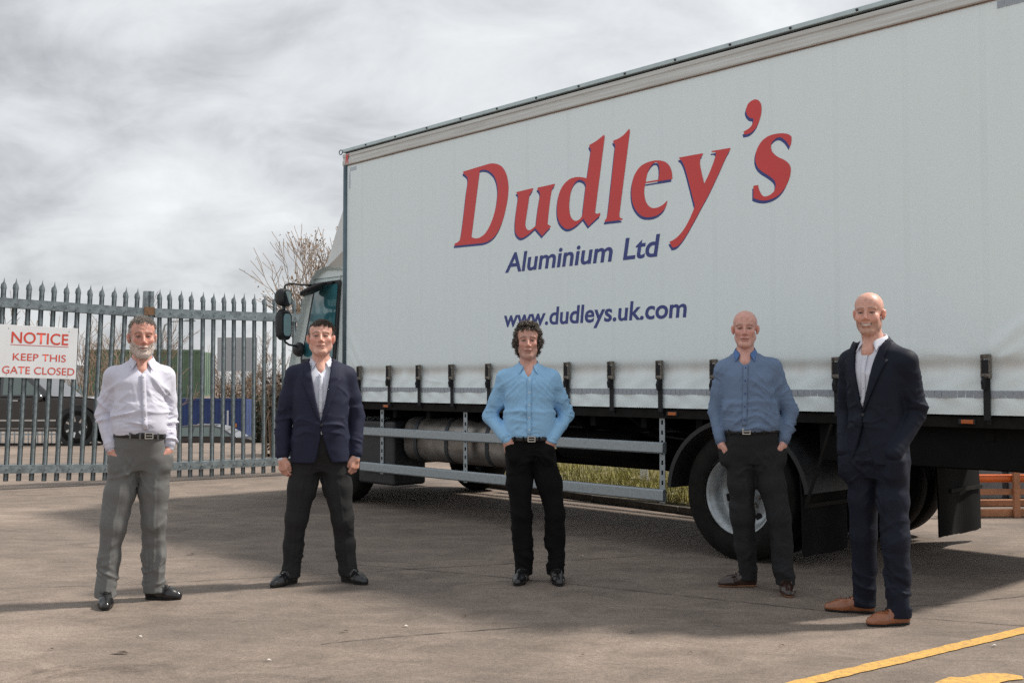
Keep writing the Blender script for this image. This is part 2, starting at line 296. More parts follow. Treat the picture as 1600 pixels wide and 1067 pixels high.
GLYPHS = [[[[2.052,3.458],[2.4,3.477],[2.425,3.478],[2.449,3.478],[2.474,3.477],[2.498,3.473],[2.526,3.467],[2.553,3.459],[2.578,3.449],[2.602,3.436],[2.625,3.42],[2.644,3.401],[2.661,3.381],[2.674,3.361],[2.689,3.332],[2.699,3.303],[2.707,3.273],[2.712,3.244],[2.715,3.216],[2.714,3.188],[2.711,3.16],[2.707,3.133],[2.701,3.099],[2.693,3.066],[2.683,3.033],[2.672,3.0],[2.659,2.964],[2.644,2.929],[2.628,2.894],[2.608,2.861],[2.59,2.835],[2.569,2.81],[2.546,2.787],[2.519,2.766],[2.498,2.754],[2.474,2.743],[2.448,2.735],[2.421,2.727],[2.401,2.723],[2.38,2.721],[2.358,2.719],[2.335,2.718],[1.915,2.73],[1.924,2.754],[1.939,2.756],[1.954,2.758],[1.968,2.762],[1.979,2.767],[1.99,2.774],[1.999,2.783],[2.005,2.792],[2.01,2.802],[2.023,2.847],[2.033,2.892],[2.042,2.937],[2.051,2.982],[2.063,3.048],[2.075,3.114],[2.086,3.18],[2.098,3.246],[2.104,3.272],[2.111,3.298],[2.117,3.324],[2.121,3.35],[2.122,3.361],[2.121,3.373],[2.118,3.385],[2.112,3.396],[2.1,3.407],[2.086,3.418],[2.07,3.427],[2.053,3.436]],[[2.301,3.432],[2.316,3.433],[2.331,3.434],[2.346,3.434],[2.361,3.432],[2.382,3.428],[2.402,3.423],[2.422,3.416],[2.44,3.407],[2.463,3.392],[2.484,3.376],[2.503,3.358],[2.518,3.34],[2.532,3.317],[2.543,3.294],[2.551,3.271],[2.557,3.247],[2.561,3.223],[2.562,3.199],[2.562,3.175],[2.559,3.152],[2.555,3.122],[2.549,3.092],[2.541,3.062],[2.531,3.034],[2.518,3.0],[2.503,2.966],[2.486,2.934],[2.467,2.902],[2.45,2.878],[2.432,2.856],[2.411,2.834],[2.388,2.814],[2.371,2.802],[2.352,2.793],[2.331,2.785],[2.309,2.778],[2.293,2.774],[2.277,2.773],[2.259,2.772],[2.242,2.774],[2.225,2.776],[2.209,2.781],[2.193,2.786],[2.177,2.792]]],[[[2.826,3.154],[3.049,3.162],[3.046,3.145],[3.042,3.141],[3.038,3.136],[3.034,3.132],[3.03,3.127],[3.023,3.122],[3.016,3.116],[3.009,3.11],[3.004,3.104],[2.999,3.09],[2.994,3.075],[2.991,3.06],[2.988,3.045],[2.983,3.022],[2.978,2.999],[2.973,2.976],[2.968,2.953],[2.962,2.927],[2.956,2.901],[2.95,2.875],[2.946,2.848],[2.945,2.838],[2.946,2.828],[2.947,2.817],[2.952,2.807],[2.958,2.798],[2.966,2.789],[2.976,2.781],[2.988,2.777],[3.002,2.776],[3.015,2.778],[3.028,2.783],[3.041,2.788],[3.053,2.793],[3.065,2.799],[3.076,2.806],[3.087,2.813],[3.092,2.844],[3.097,2.875],[3.102,2.906],[3.108,2.937],[3.113,2.963],[3.119,2.989],[3.126,3.015],[3.132,3.041],[3.135,3.054],[3.139,3.067],[3.142,3.08],[3.143,3.093],[3.142,3.1],[3.14,3.106],[3.136,3.113],[3.132,3.12],[3.127,3.125],[3.121,3.131],[3.115,3.136],[3.108,3.141],[3.11,3.158],[3.333,3.164],[3.33,3.145],[3.322,3.141],[3.316,3.138],[3.309,3.133],[3.305,3.128],[3.298,3.117],[3.293,3.105],[3.29,3.093],[3.286,3.081],[3.279,3.053],[3.273,3.024],[3.268,2.995],[3.263,2.966],[3.256,2.926],[3.25,2.886],[3.245,2.847],[3.239,2.807],[3.284,2.782],[3.169,2.705],[3.081,2.786],[3.057,2.773],[3.033,2.76],[3.009,2.748],[2.983,2.737],[2.965,2.729],[2.946,2.723],[2.926,2.717],[2.905,2.714],[2.892,2.714],[2.88,2.716],[2.867,2.72],[2.856,2.726],[2.843,2.735],[2.832,2.745],[2.823,2.756],[2.816,2.767],[2.81,2.784],[2.807,2.802],[2.805,2.819],[2.805,2.836],[2.806,2.863],[2.808,2.89],[2.812,2.917],[2.816,2.944],[2.822,2.974],[2.828,3.004],[2.835,3.033],[2.841,3.063],[2.844,3.075],[2.846,3.086],[2.847,3.098],[2.848,3.11],[2.848,3.115],[2.847,3.121],[2.845,3.126],[2.841,3.131],[2.839,3.133],[2.835,3.135],[2.831,3.136],[2.826,3.137]]],[[[3.76,3.448],[3.781,3.453],[3.802,3.458],[3.823,3.464],[3.843,3.47],[3.867,3.48],[3.891,3.49],[3.914,3.5],[3.937,3.51],[3.943,3.49],[3.828,2.846],[3.831,2.842],[3.835,2.838],[3.838,2.835],[3.843,2.834],[3.855,2.833],[3.866,2.833],[3.877,2.835],[3.888,2.837],[3.886,2.813],[3.749,2.734],[3.688,2.808],[3.666,2.793],[3.643,2.779],[3.62,2.766],[3.595,2.755],[3.574,2.747],[3.553,2.74],[3.53,2.736],[3.506,2.735],[3.49,2.736],[3.473,2.741],[3.457,2.748],[3.443,2.757],[3.425,2.77],[3.409,2.785],[3.396,2.801],[3.385,2.818],[3.376,2.838],[3.369,2.858],[3.365,2.879],[3.363,2.899],[3.362,2.93],[3.363,2.96],[3.367,2.989],[3.373,3.019],[3.38,3.044],[3.389,3.069],[3.402,3.092],[3.418,3.114],[3.436,3.133],[3.457,3.15],[3.481,3.164],[3.508,3.176],[3.531,3.183],[3.556,3.187],[3.582,3.188],[3.608,3.187],[3.64,3.183],[3.671,3.176],[3.702,3.168],[3.732,3.159],[3.776,3.373],[3.778,3.381],[3.78,3.389],[3.78,3.396],[3.78,3.404],[3.777,3.411],[3.774,3.417],[3.769,3.423],[3.764,3.429]],[[3.64,3.158],[3.654,3.156],[3.669,3.151],[3.683,3.144],[3.695,3.137],[3.704,3.129],[3.71,3.121],[3.715,3.111],[3.72,3.102],[3.685,2.899],[3.684,2.88],[3.682,2.861],[3.676,2.844],[3.667,2.828],[3.655,2.816],[3.639,2.806],[3.621,2.8],[3.601,2.797],[3.583,2.801],[3.565,2.809],[3.55,2.821],[3.538,2.834],[3.528,2.852],[3.521,2.871],[3.518,2.89],[3.516,2.909],[3.514,2.937],[3.515,2.964],[3.518,2.991],[3.522,3.018],[3.527,3.039],[3.534,3.059],[3.542,3.078],[3.552,3.097],[3.56,3.11],[3.571,3.122],[3.582,3.134],[3.596,3.144],[3.605,3.15],[3.616,3.154],[3.627,3.157]]],[[[4.042,3.44],[4.067,3.444],[4.092,3.447],[4.115,3.453],[4.137,3.46],[4.161,3.471],[4.183,3.484],[4.203,3.499],[4.223,3.513],[4.232,3.495],[4.113,2.825],[4.111,2.811],[4.109,2.798],[4.11,2.785],[4.114,2.772],[4.118,2.767],[4.125,2.764],[4.134,2.762],[4.143,2.76],[4.141,2.747],[3.941,2.751],[3.943,2.766],[3.95,2.77],[3.956,2.774],[3.961,2.779],[3.965,2.784],[3.971,2.802],[3.976,2.82],[3.98,2.839],[3.983,2.857],[4.003,2.985],[4.023,3.112],[4.042,3.24],[4.061,3.367],[4.063,3.374],[4.065,3.382],[4.065,3.389],[4.064,3.397],[4.061,3.404],[4.056,3.411],[4.05,3.418],[4.044,3.424]]],[[[4.538,3.196],[4.56,3.191],[4.583,3.184],[4.604,3.176],[4.623,3.164],[4.639,3.151],[4.652,3.136],[4.662,3.12],[4.67,3.103],[4.677,3.085],[4.68,3.067],[4.682,3.048],[4.683,3.03],[4.68,3.021],[4.397,3.025],[4.392,3.006],[4.388,2.987],[4.385,2.967],[4.385,2.947],[4.387,2.927],[4.39,2.907],[4.396,2.887],[4.405,2.868],[4.415,2.852],[4.427,2.838],[4.442,2.825],[4.459,2.814],[4.475,2.809],[4.491,2.806],[4.508,2.806],[4.524,2.807],[4.539,2.808],[4.552,2.812],[4.566,2.816],[4.578,2.821],[4.592,2.828],[4.605,2.836],[4.617,2.844],[4.629,2.853],[4.629,2.848],[4.628,2.842],[4.628,2.837],[4.626,2.832],[4.621,2.82],[4.615,2.807],[4.608,2.796],[4.599,2.785],[4.585,2.773],[4.57,2.763],[4.553,2.754],[4.535,2.746],[4.517,2.741],[4.498,2.738],[4.478,2.736],[4.459,2.735],[4.439,2.736],[4.42,2.738],[4.401,2.741],[4.382,2.746],[4.363,2.754],[4.346,2.764],[4.33,2.776],[4.315,2.788],[4.3,2.805],[4.286,2.822],[4.275,2.84],[4.265,2.859],[4.257,2.881],[4.251,2.903],[4.247,2.925],[4.245,2.948],[4.245,2.974],[4.246,3.0],[4.249,3.025],[4.255,3.05],[4.262,3.072],[4.27,3.093],[4.281,3.113],[4.295,3.131],[4.309,3.146],[4.325,3.16],[4.343,3.172],[4.362,3.182],[4.383,3.189],[4.405,3.194],[4.427,3.198],[4.451,3.2],[4.472,3.201],[4.494,3.201],[4.516,3.199]],[[4.401,3.036],[4.406,3.058],[4.412,3.079],[4.419,3.1],[4.428,3.121],[4.437,3.134],[4.447,3.147],[4.459,3.159],[4.472,3.17],[4.48,3.175],[4.488,3.18],[4.497,3.183],[4.507,3.184],[4.515,3.183],[4.523,3.181],[4.53,3.177],[4.535,3.172],[4.541,3.164],[4.544,3.155],[4.546,3.146],[4.548,3.137],[4.55,3.127],[4.55,3.116],[4.55,3.105],[4.55,3.095],[4.548,3.08],[4.545,3.065],[4.542,3.05],[4.539,3.036]]],[[[4.756,3.187],[4.992,3.185],[4.99,3.17],[4.984,3.166],[4.978,3.162],[4.974,3.157],[4.97,3.151],[4.967,3.141],[4.964,3.131],[4.963,3.12],[4.963,3.109],[4.965,3.091],[4.968,3.074],[4.972,3.056],[4.977,3.038],[4.983,3.013],[4.99,2.989],[4.997,2.964],[5.004,2.939],[5.018,2.961],[5.032,2.982],[5.046,3.004],[5.059,3.026],[5.072,3.05],[5.084,3.074],[5.096,3.098],[5.107,3.122],[5.111,3.132],[5.115,3.142],[5.119,3.152],[5.123,3.162],[5.119,3.166],[5.116,3.17],[5.112,3.173],[5.107,3.176],[5.1,3.178],[5.093,3.179],[5.086,3.18],[5.078,3.18],[5.078,3.189],[5.258,3.186],[5.251,3.166],[5.245,3.159],[5.239,3.152],[5.233,3.145],[5.228,3.138],[5.208,3.107],[5.19,3.076],[5.171,3.044],[5.153,3.013],[5.129,2.976],[5.106,2.938],[5.082,2.901],[5.058,2.863],[5.04,2.838],[5.021,2.812],[5.002,2.787],[4.983,2.761],[4.964,2.735],[4.946,2.709],[4.927,2.683],[4.908,2.657],[4.889,2.632],[4.87,2.607],[4.851,2.581],[4.831,2.557],[4.816,2.539],[4.8,2.522],[4.783,2.505],[4.765,2.489],[4.757,2.482],[4.747,2.476],[4.737,2.47],[4.726,2.466],[4.716,2.463],[4.705,2.462],[4.694,2.461],[4.682,2.461],[4.649,2.511],[4.668,2.516],[4.687,2.522],[4.705,2.529],[4.721,2.537],[4.743,2.551],[4.763,2.566],[4.782,2.582],[4.799,2.599],[4.817,2.62],[4.834,2.642],[4.85,2.665],[4.865,2.688],[4.877,2.709],[4.889,2.73],[4.9,2.752],[4.911,2.774],[4.9,2.811],[4.889,2.848],[4.878,2.885],[4.867,2.923],[4.855,2.962],[4.844,3.0],[4.832,3.039],[4.819,3.078],[4.812,3.096],[4.805,3.114],[4.796,3.131],[4.786,3.149],[4.78,3.156],[4.773,3.163],[4.765,3.169],[4.756,3.175]]],[[[5.49,3.521],[5.502,3.517],[5.513,3.511],[5.522,3.503],[5.53,3.493],[5.537,3.482],[5.541,3.469],[5.543,3.456],[5.544,3.444],[5.544,3.427],[5.542,3.41],[5.539,3.394],[5.534,3.378],[5.527,3.359],[5.519,3.341],[5.51,3.324],[5.498,3.308],[5.487,3.296],[5.474,3.286],[5.459,3.277],[5.443,3.27],[5.43,3.267],[5.416,3.267],[5.402,3.267],[5.387,3.269],[5.38,3.292],[5.394,3.296],[5.408,3.3],[5.421,3.305],[5.433,3.31],[5.442,3.316],[5.45,3.323],[5.458,3.331],[5.463,3.339],[5.467,3.348],[5.47,3.357],[5.471,3.367],[5.472,3.376],[5.462,3.379],[5.452,3.382],[5.442,3.386],[5.434,3.392],[5.426,3.399],[5.419,3.408],[5.413,3.417],[5.409,3.426],[5.406,3.435],[5.404,3.444],[5.404,3.453],[5.406,3.461],[5.41,3.473],[5.414,3.485],[5.421,3.495],[5.43,3.504],[5.443,3.512],[5.457,3.517],[5.473,3.521]]],[[[5.718,3.222],[5.732,3.22],[5.747,3.216],[5.761,3.212],[5.775,3.206],[5.783,3.201],[5.79,3.196],[5.797,3.189],[5.803,3.182],[5.803,3.171],[5.803,3.161],[5.802,3.15],[5.801,3.14],[5.799,3.131],[5.796,3.124],[5.792,3.116],[5.788,3.108],[5.78,3.123],[5.771,3.137],[5.762,3.15],[5.751,3.163],[5.74,3.173],[5.729,3.182],[5.716,3.19],[5.703,3.195],[5.69,3.196],[5.677,3.194],[5.665,3.19],[5.655,3.184],[5.645,3.177],[5.636,3.168],[5.629,3.158],[5.625,3.147],[5.624,3.135],[5.625,3.123],[5.629,3.111],[5.634,3.099],[5.643,3.087],[5.653,3.076],[5.665,3.065],[5.677,3.055],[5.694,3.044],[5.711,3.035],[5.728,3.026],[5.744,3.016],[5.757,3.006],[5.768,2.996],[5.779,2.984],[5.787,2.972],[5.791,2.959],[5.794,2.945],[5.794,2.931],[5.793,2.918],[5.79,2.901],[5.785,2.885],[5.779,2.869],[5.771,2.854],[5.759,2.834],[5.746,2.814],[5.731,2.796],[5.713,2.779],[5.696,2.767],[5.677,2.757],[5.657,2.749],[5.635,2.743],[5.614,2.739],[5.592,2.737],[5.57,2.737],[5.547,2.74],[5.526,2.744],[5.506,2.751],[5.485,2.759],[5.465,2.769],[5.466,2.862],[5.507,2.863],[5.509,2.852],[5.511,2.842],[5.514,2.831],[5.518,2.821],[5.525,2.808],[5.532,2.794],[5.541,2.782],[5.552,2.773],[5.565,2.768],[5.579,2.767],[5.593,2.769],[5.606,2.772],[5.619,2.776],[5.631,2.783],[5.642,2.791],[5.651,2.8],[5.657,2.81],[5.661,2.82],[5.663,2.832],[5.664,2.844],[5.663,2.853],[5.661,2.862],[5.657,2.871],[5.651,2.879],[5.64,2.891],[5.626,2.903],[5.612,2.914],[5.598,2.924],[5.581,2.936],[5.563,2.947],[5.546,2.959],[5.53,2.972],[5.519,2.983],[5.51,2.994],[5.502,3.006],[5.495,3.019],[5.491,3.032],[5.487,3.045],[5.486,3.059],[5.486,3.072],[5.487,3.089],[5.49,3.106],[5.495,3.122],[5.501,3.137],[5.511,3.154],[5.523,3.17],[5.536,3.184],[5.552,3.197],[5.567,3.206],[5.584,3.214],[5.602,3.22],[5.621,3.223],[5.645,3.226],[5.669,3.226],[5.693,3.225]]]]
# ================================================================== the lorry
# local frame: x from the front of the load body to the rear, y from the near side inwards, z up
lorry = empty('lorry', (-1.878, 12.242, 0), rad(-47.151))
tag(lorry, 'long white curtain-sided lorry with big red and blue lettering along its side', 'lorry')
BODY_L, BODY_W = 7.54, 2.50

m_curtain = material('curtain_pvc', (0.80, 0.83, 0.83), 0.42, spec=0.4)
N, L, B = nodes_of(m_curtain)
tc = N.new('ShaderNodeTexCoord')
sp = N.new('ShaderNodeSeparateXYZ'); L.new(tc.outputs['Object'], sp.inputs[0])
# road dirt: a brownish smear where the fabric turns in above the straps, plus faint run-down streaks
nz = N.new('ShaderNodeTexNoise'); nz.inputs['Scale'].default_value = 1.0; nz.inputs['Detail'].default_value = 6
mpn = N.new('ShaderNodeMapping'); mpn.inputs['Scale'].default_value = (7, 1, 0.8); L.new(tc.outputs['Object'], mpn.inputs[0]); L.new(mpn.outputs[0], nz.inputs['Vector'])
bd = N.new('ShaderNodeMath'); bd.operation = 'SUBTRACT'; bd.inputs[1].default_value = 1.475; L.new(sp.outputs[2], bd.inputs[0])
bd2 = N.new('ShaderNodeMath'); bd2.operation = 'DIVIDE'; bd2.inputs[1].default_value = 0.055; L.new(bd.outputs[0], bd2.inputs[0])
bd3 = N.new('ShaderNodeMath'); bd3.operation = 'MULTIPLY'; L.new(bd2.outputs[0], bd3.inputs[0]); L.new(bd2.outputs[0], bd3.inputs[1])
bd4 = N.new('ShaderNodeMath'); bd4.operation = 'MULTIPLY'; bd4.inputs[1].default_value = -1; L.new(bd3.outputs[0], bd4.inputs[0])
bd5 = N.new('ShaderNodeMath'); bd5.operation = 'EXPONENT'; L.new(bd4.outputs[0], bd5.inputs[0])
bd6 = N.new('ShaderNodeMath'); bd6.operation = 'MULTIPLY'; L.new(bd5.outputs[0], bd6.inputs[0]); L.new(nz.outputs['Fac'], bd6.inputs[1])
st = N.new('ShaderNodeMapRange'); st.inputs[1].default_value = 0.5; st.inputs[2].default_value = 0.78; st.inputs[3].default_value = 0; st.inputs[4].default_value = 0.05
L.new(nz.outputs['Fac'], st.inputs[0])
ad = N.new('ShaderNodeMath'); ad.operation = 'ADD'; ad.use_clamp = True; L.new(bd6.outputs[0], ad.inputs[0]); L.new(st.outputs[0], ad.inputs[1])
mxc = N.new('ShaderNodeMix'); mxc.data_type = 'RGBA'
mxc.inputs[6].default_value = (0.83, 0.93, 0.95, 1); mxc.inputs[7].default_value = (0.52, 0.47, 0.42, 1)
L.new(ad.outputs[0], mxc.inputs[0])
wg = N.new('ShaderNodeTexNoise'); wg.inputs['Scale'].default_value = 150; wg.inputs['Detail'].default_value = 2; L.new(tc.outputs['Object'], wg.inputs['Vector'])
wr_ = N.new('ShaderNodeMapRange'); wr_.inputs[1].default_value = 0.3; wr_.inputs[2].default_value = 0.7; wr_.inputs[3].default_value = 0.96; wr_.inputs[4].default_value = 1.03; L.new(wg.outputs['Fac'], wr_.inputs[0])
wm = N.new('ShaderNodeVectorMath'); wm.operation = 'SCALE'; L.new(mxc.outputs[2], wm.inputs[0]); L.new(wr_.outputs[0], wm.inputs[3])
# faint paler and darker vertical bands, evenly spaced along the curtain
px_ = N.new('ShaderNodeMath'); px_.operation = 'MULTIPLY_ADD'; px_.inputs[1].default_value = 1/0.5312; px_.inputs[2].default_value = -0.1; L.new(sp.outputs[0], px_.inputs[0])
pf_ = N.new('ShaderNodeMath'); pf_.operation = 'FRACT'; L.new(px_.outputs[0], pf_.inputs[0])
pr_ = N.new('ShaderNodeValToRGB'); pe = pr_.color_ramp.elements; pe[0].position = 0.40; pe[0].color = (1, 1, 1, 1); pe[1].position = 0.60; pe[1].color = (1, 1, 1, 1)
for pos_, v_ in ((0.44, 1.02), (0.475, 0.945), (0.50, 0.97), (0.53, 0.955), (0.56, 1.015)):
    e_ = pe.new(pos_); e_.color = (v_, v_, v_, 1)
L.new(pf_.outputs[0], pr_.inputs[0])
pm_ = N.new('ShaderNodeMix'); pm_.data_type = 'RGBA'; pm_.blend_type = 'MULTIPLY'; L.new(nz.outputs['Fac'], pm_.inputs[0])
L.new(wm.outputs[0], pm_.inputs[6]); L.new(pr_.outputs[0], pm_.inputs[7])
L.new(pm_.outputs[2], B.inputs['Base Color'])
wv = N.new('ShaderNodeTexNoise'); wv.inputs['Scale'].default_value = 1.3; wv.inputs['Detail'].default_value = 3
mpw = N.new('ShaderNodeMapping'); mpw.inputs['Scale'].default_value = (2.2, 1, 0.5); L.new(tc.outputs['Object'], mpw.inputs[0]); L.new(mpw.outputs[0], wv.inputs['Vector'])
fi = N.new('ShaderNodeTexNoise'); fi.inputs['Scale'].default_value = 420; L.new(tc.outputs['Object'], fi.inputs['Vector'])
fm = N.new('ShaderNodeMath'); fm.operation = 'MULTIPLY_ADD'; fm.inputs[1].default_value = 0.05; L.new(fi.outputs['Fac'], fm.inputs[0]); L.new(wv.outputs['Fac'], fm.inputs[2])
bp = N.new('ShaderNodeBump'); bp.inputs['Strength'].default_value = 0.25; bp.inputs['Distance'].default_value = 0.03
L.new(fm.outputs[0], bp.inputs['Height']); L.new(bp.outputs[0], B.inputs['Normal'])

m_white = material('body_white', (0.70, 0.73, 0.73), 0.4, var=0.08, vscale=2)
m_rail = material('roof_rail_blue', (0.50, 0.60, 0.62), 0.4, metal=0.2, var=0.12, vscale=9)
m_valance = material('valance', (0.62, 0.65, 0.64), 0.5, var=0.2, vscale=3, stretch=(0.5, 4, 14), dark=(0.50, 0.49, 0.46))
m_post = material('post_slate', (0.11, 0.16, 0.19), 0.4, metal=0.3, var=0.2, vscale=5)
m_black = material('chassis_black', (0.006, 0.006, 0.006), 0.75, var=0.5, vscale=9, bump=0.15, bscale=40, spec=0.15)
m_frame = material('underframe', (0.013, 0.012, 0.011), 0.8, var=0.5, vscale=12, spec=0.2)
m_galv = material('galvanised', (0.36, 0.41, 0.44), 0.42, metal=0.55, var=0.16, vscale=35, bump=0.06, bscale=120)
m_alu = material('tank_aluminium', (0.33, 0.315, 0.295), 0.42, metal=0.7, var=0.3, vscale=5, dark=(0.18, 0.155, 0.135))
m_rubber = material('tyre_rubber', (0.014, 0.013, 0.012), 0.88, var=0.6, vscale=11, bump=0.3, bscale=70, spec=0.2)
m_rim = material('rim_steel', (0.42, 0.47, 0.50), 0.38, metal=0.45, var=0.22, vscale=10, dark=(0.25, 0.26, 0.26))
m_plastic = material('black_plastic', (0.016, 0.018, 0.021), 0.5, var=0.25, vscale=12, bump=0.1, bscale=150)
m_web = material('strap_webbing', (0.012, 0.013, 0.016), 0.8, bump=0.3, bscale=400)
m_buckle = material('buckle_steel', (0.26, 0.24, 0.215), 0.45, metal=0.7, var=0.5, vscale=90, dark=(0.07, 0.055, 0.045))
m_amber = material('amber_lens', (0.48, 0.11, 0.012), 0.25, coat=0.5)
m_tape = material('reflective_tape', (0.36, 0.40, 0.45), 0.35, var=0.2, vscale=25)
m_tapeblue = material('reflective_tape_pale', (0.50, 0.57, 0.64), 0.4)
m_red = material('print_red', (0.68, 0.062, 0.062), 0.42, var=0.06, vscale=3)
m_blue = material('print_blue', (0.035, 0.055, 0.24), 0.42)
m_cab = material('cab_paint', (0.72, 0.82, 0.82), 0.28, coat=0.5, var=0.05, vscale=2)
m_cabseam = material('cab_seam', (0.03, 0.035, 0.035), 0.7)

STRAPS = [0.323 + 0.5312 * i for i in range(14)]
def curtain_y(x, z):
    d = 0.0008*(0.5 - 0.5*cos(2*pi*(x - 0.05)/0.5312))
    if z < 1.62:
        d += 0.016 * math.exp(-((z - 1.475) / 0.045) ** 2)
        t = max(0.0, min(1.0, (1.50 - z) / 0.2))
        ph = (x - STRAPS[0]) / 0.5312
        d -= 0.013 * t * abs(sin(pi * ph)) ** 0.7
        d += 0.004 * t * sin(x * 23.0 + sin(z * 30) * 1.2)
    for (xa, za, xb, zb, w, a) in CREASES:
        ux, uz = xb - xa, zb - za; l2 = ux*ux + uz*uz
        s_ = ((x-xa)*ux + (z-za)*uz) / l2
        if -0.1 < s_ < 1.1:
            q = abs((x-xa)*uz - (z-za)*ux) / math.sqrt(l2)
            d -= a * math.exp(-(q/w)**2) * max(0, 1 - (2*s_-1)**4)
    return d
CREASES = [(0.05, 1.95, 0.36, 1.52, 0.025, 0.010), (0.03, 1.75, 0.30, 1.42, 0.02, 0.008), (7.53, 1.80, 7.20, 1.54, 0.03, 0.012),
           (7.53, 1.62, 7.26, 1.50, 0.02, 0.008), (6.5, 1.62, 7.1, 1.53, 0.02, 0.005), (0.4, 1.42, 0.8, 1.38, 0.012, 0.006),
           (3.0, 1.44, 3.45, 1.40, 0.012, 0.006), (1.4, 1.40, 1.8, 1.36, 0.012, 0.005), (5.1, 1.44, 5.5, 1.40, 0.012, 0.006)]
zs = [1.160, 1.163] + [1.163 + 0.012*i for i in range(1, 34)] + [1.60, 1.64, 1.68, 1.72, 1.76, 1.8, 1.86, 1.92, 1.98, 2.1, 2.5, 3.0, 3.5, 3.83]
xs = [0.02 + i * (BODY_L - 0.04) / 330 for i in range(331)]
mb = MB()
for z in zs:
    for x in xs: mb.v.append((x, curtain_y(x, z), z))
nx = len(xs)
for j in range(len(zs)-1):
    for i in range(nx-1):
        a = j*nx+i; mb.f.append((a, a+1, a+nx+1, a+nx))
curtain = mb.build('curtain', m_curtain, lorry, smooth=True)
curtain['label'] = 'white curtain side with red and blue lettering'
MB().box((0.02, 0.045, 1.17), (BODY_L, BODY_W, 3.95)).build('load_body', m_white, lorry, bev=0.01)
MB().box((-0.05, -0.028, 3.966), (BODY_L+0.01, BODY_W+0.03, 4.004)).build('roof_rail', m_rail, lorry, bev=0.006)
MB().box((-0.03, 0.012, 3.945), (BODY_L, 0.10, 3.967)).build('roof_gap', m_black, lorry)
val = MB()
prof = [(-0.012, 3.818), (-0.020, 3.826), (-0.020, 3.868), (-0.010, 3.880), (-0.010, 3.905), (-0.018, 3.915), (-0.018, 3.946), (0.03, 3.946), (0.03, 3.818)]
n = len(prof)
for x in (-0.045, BODY_L): val.v += [(x, y, z) for y, z in prof]
val.f = [tuple(range(n)), tuple(reversed(range(n, 2*n)))] + [(i, (i+1) % n, (i+1) % n + n, i+n) for i in range(n)]
valance = val.build('valance', m_valance, lorry)
MB().box((0.0, -0.010, 3.811), (BODY_L, 0.04, 3.8185)).build('valance_edge', material('rust_edge', (0.22, 0.13, 0.09), 0.8, var=0.4, vscale=8), lorry)
riv = MB().lathe([(0, -0.012), (0.006, -0.011), (0.010, -0.006), (0.011, 0.0)], 10, 'Y').mesh('rivet')
m_riv = material('rivet_dark', (0.06, 0.065, 0.07), 0.5, metal=0.5)
riv.materials.append(m_riv)
for i in range(14):
    put('rivet', riv, None, lorry, (0.42 + i * 0.54, -0.029, 3.984))
ring = MB().tube([(-0.065 + 0.032*cos(a), -0.03, 3.975 + 0.026*sin(a)) for a in [i*pi/8 for i in range(16)]], 0.006, 6, closed=True)
ring.build('rope_ring', m_post, lorry, smooth=True)
MB().tube([(-0.005, 0.0, 1.10), (-0.005, 0.0, 3.815)], 0.030, 14).build('corner_post', m_post, lorry, smooth=True)
MB().box((-0.05, 0.02, 1.12), (0.015, BODY_W, 3.95)).build('front_bulkhead', m_cab, lorry)
# small red mark at the end of the valance, and pale corner tape below it
def sidef(off):
    return lambda u, v: (u, off, v)
flat_shape('valance_mark', [[(0.012,3.832),(0.026,3.83),(0.046,3.885),(0.055,3.832),(0.075,3.83),(0.06,3.888),(0.085,3.94),(0.066,3.94),(0.05,3.905),(0.048,3.94),(0.03,3.94)]], m_red, valance, sidef(-0.0215))
for (x0, x1, z0, z1) in ((0.075, 0.20, 3.745, 3.785), (0.065, 0.085, 3.55, 3.74)):
    MB().box((x0, -0.003, z0), (x1, 0.002, z1)).build('corner_tape', m_tapeblue, curtain)
seg = MB().box((0, -0.002, 0), (0.0465, 0.001, 0.046)).mesh('tape_square'); seg.materials.append(m_tape)
tape = MB().box((7.30, -0.0015, 3.788), (7.302, 0.001, 3.79)).build('rear_corner_tape', m_tape, lorry)
for i in range(4):
    put('tape_square', seg, None, tape, (7.325 + i*0.052, -0.0025, 3.755))
tape = empty('reflective_tape', (0, 0, 0), 0, lorry)
i = 0; x = 0.34
while x < BODY_L - 0.06:
    xm = x + 0.023
    o = put('tape_square', seg, None, tape, (x, curtain_y(xm, 1.293) - 0.003, 1.270))
    dx = (curtain_y(x + 0.0465, 1.293) - curtain_y(x, 1.293)) / 0.0465
    o.rotation_euler = (0, 0, math.atan(dx))
    x += 0.0515
# lettering
for gi, paths in enumerate(GLYPHS):
    flat_shape('letter', paths, m_red, curtain, sidef(-0.0024))
    flat_shape('letter_shadow', [[(x - 0.011, z - 0.0215) for x, z in p] for p in paths], m_blue, curtain, sidef(-0.0012))
text_shape('lettering_word', 'Aluminium', m_blue, curtain, sidef(-0.0014), (2.664, 4.030, 2.400, 2.588), offset=0.020, shear=0.16)
text_shape('lettering_word', 'Ltd', m_blue, curtain, sidef(-0.0014), (4.146, 4.552, 2.400, 2.588), offset=0.020, shear=0.16)
text_shape('lettering_web', 'www.dudleys.uk.com', m_blue, curtain, sidef(-0.0014), (2.652, 4.822, 1.838, 2.050), offset=0.020, shear=0.10)

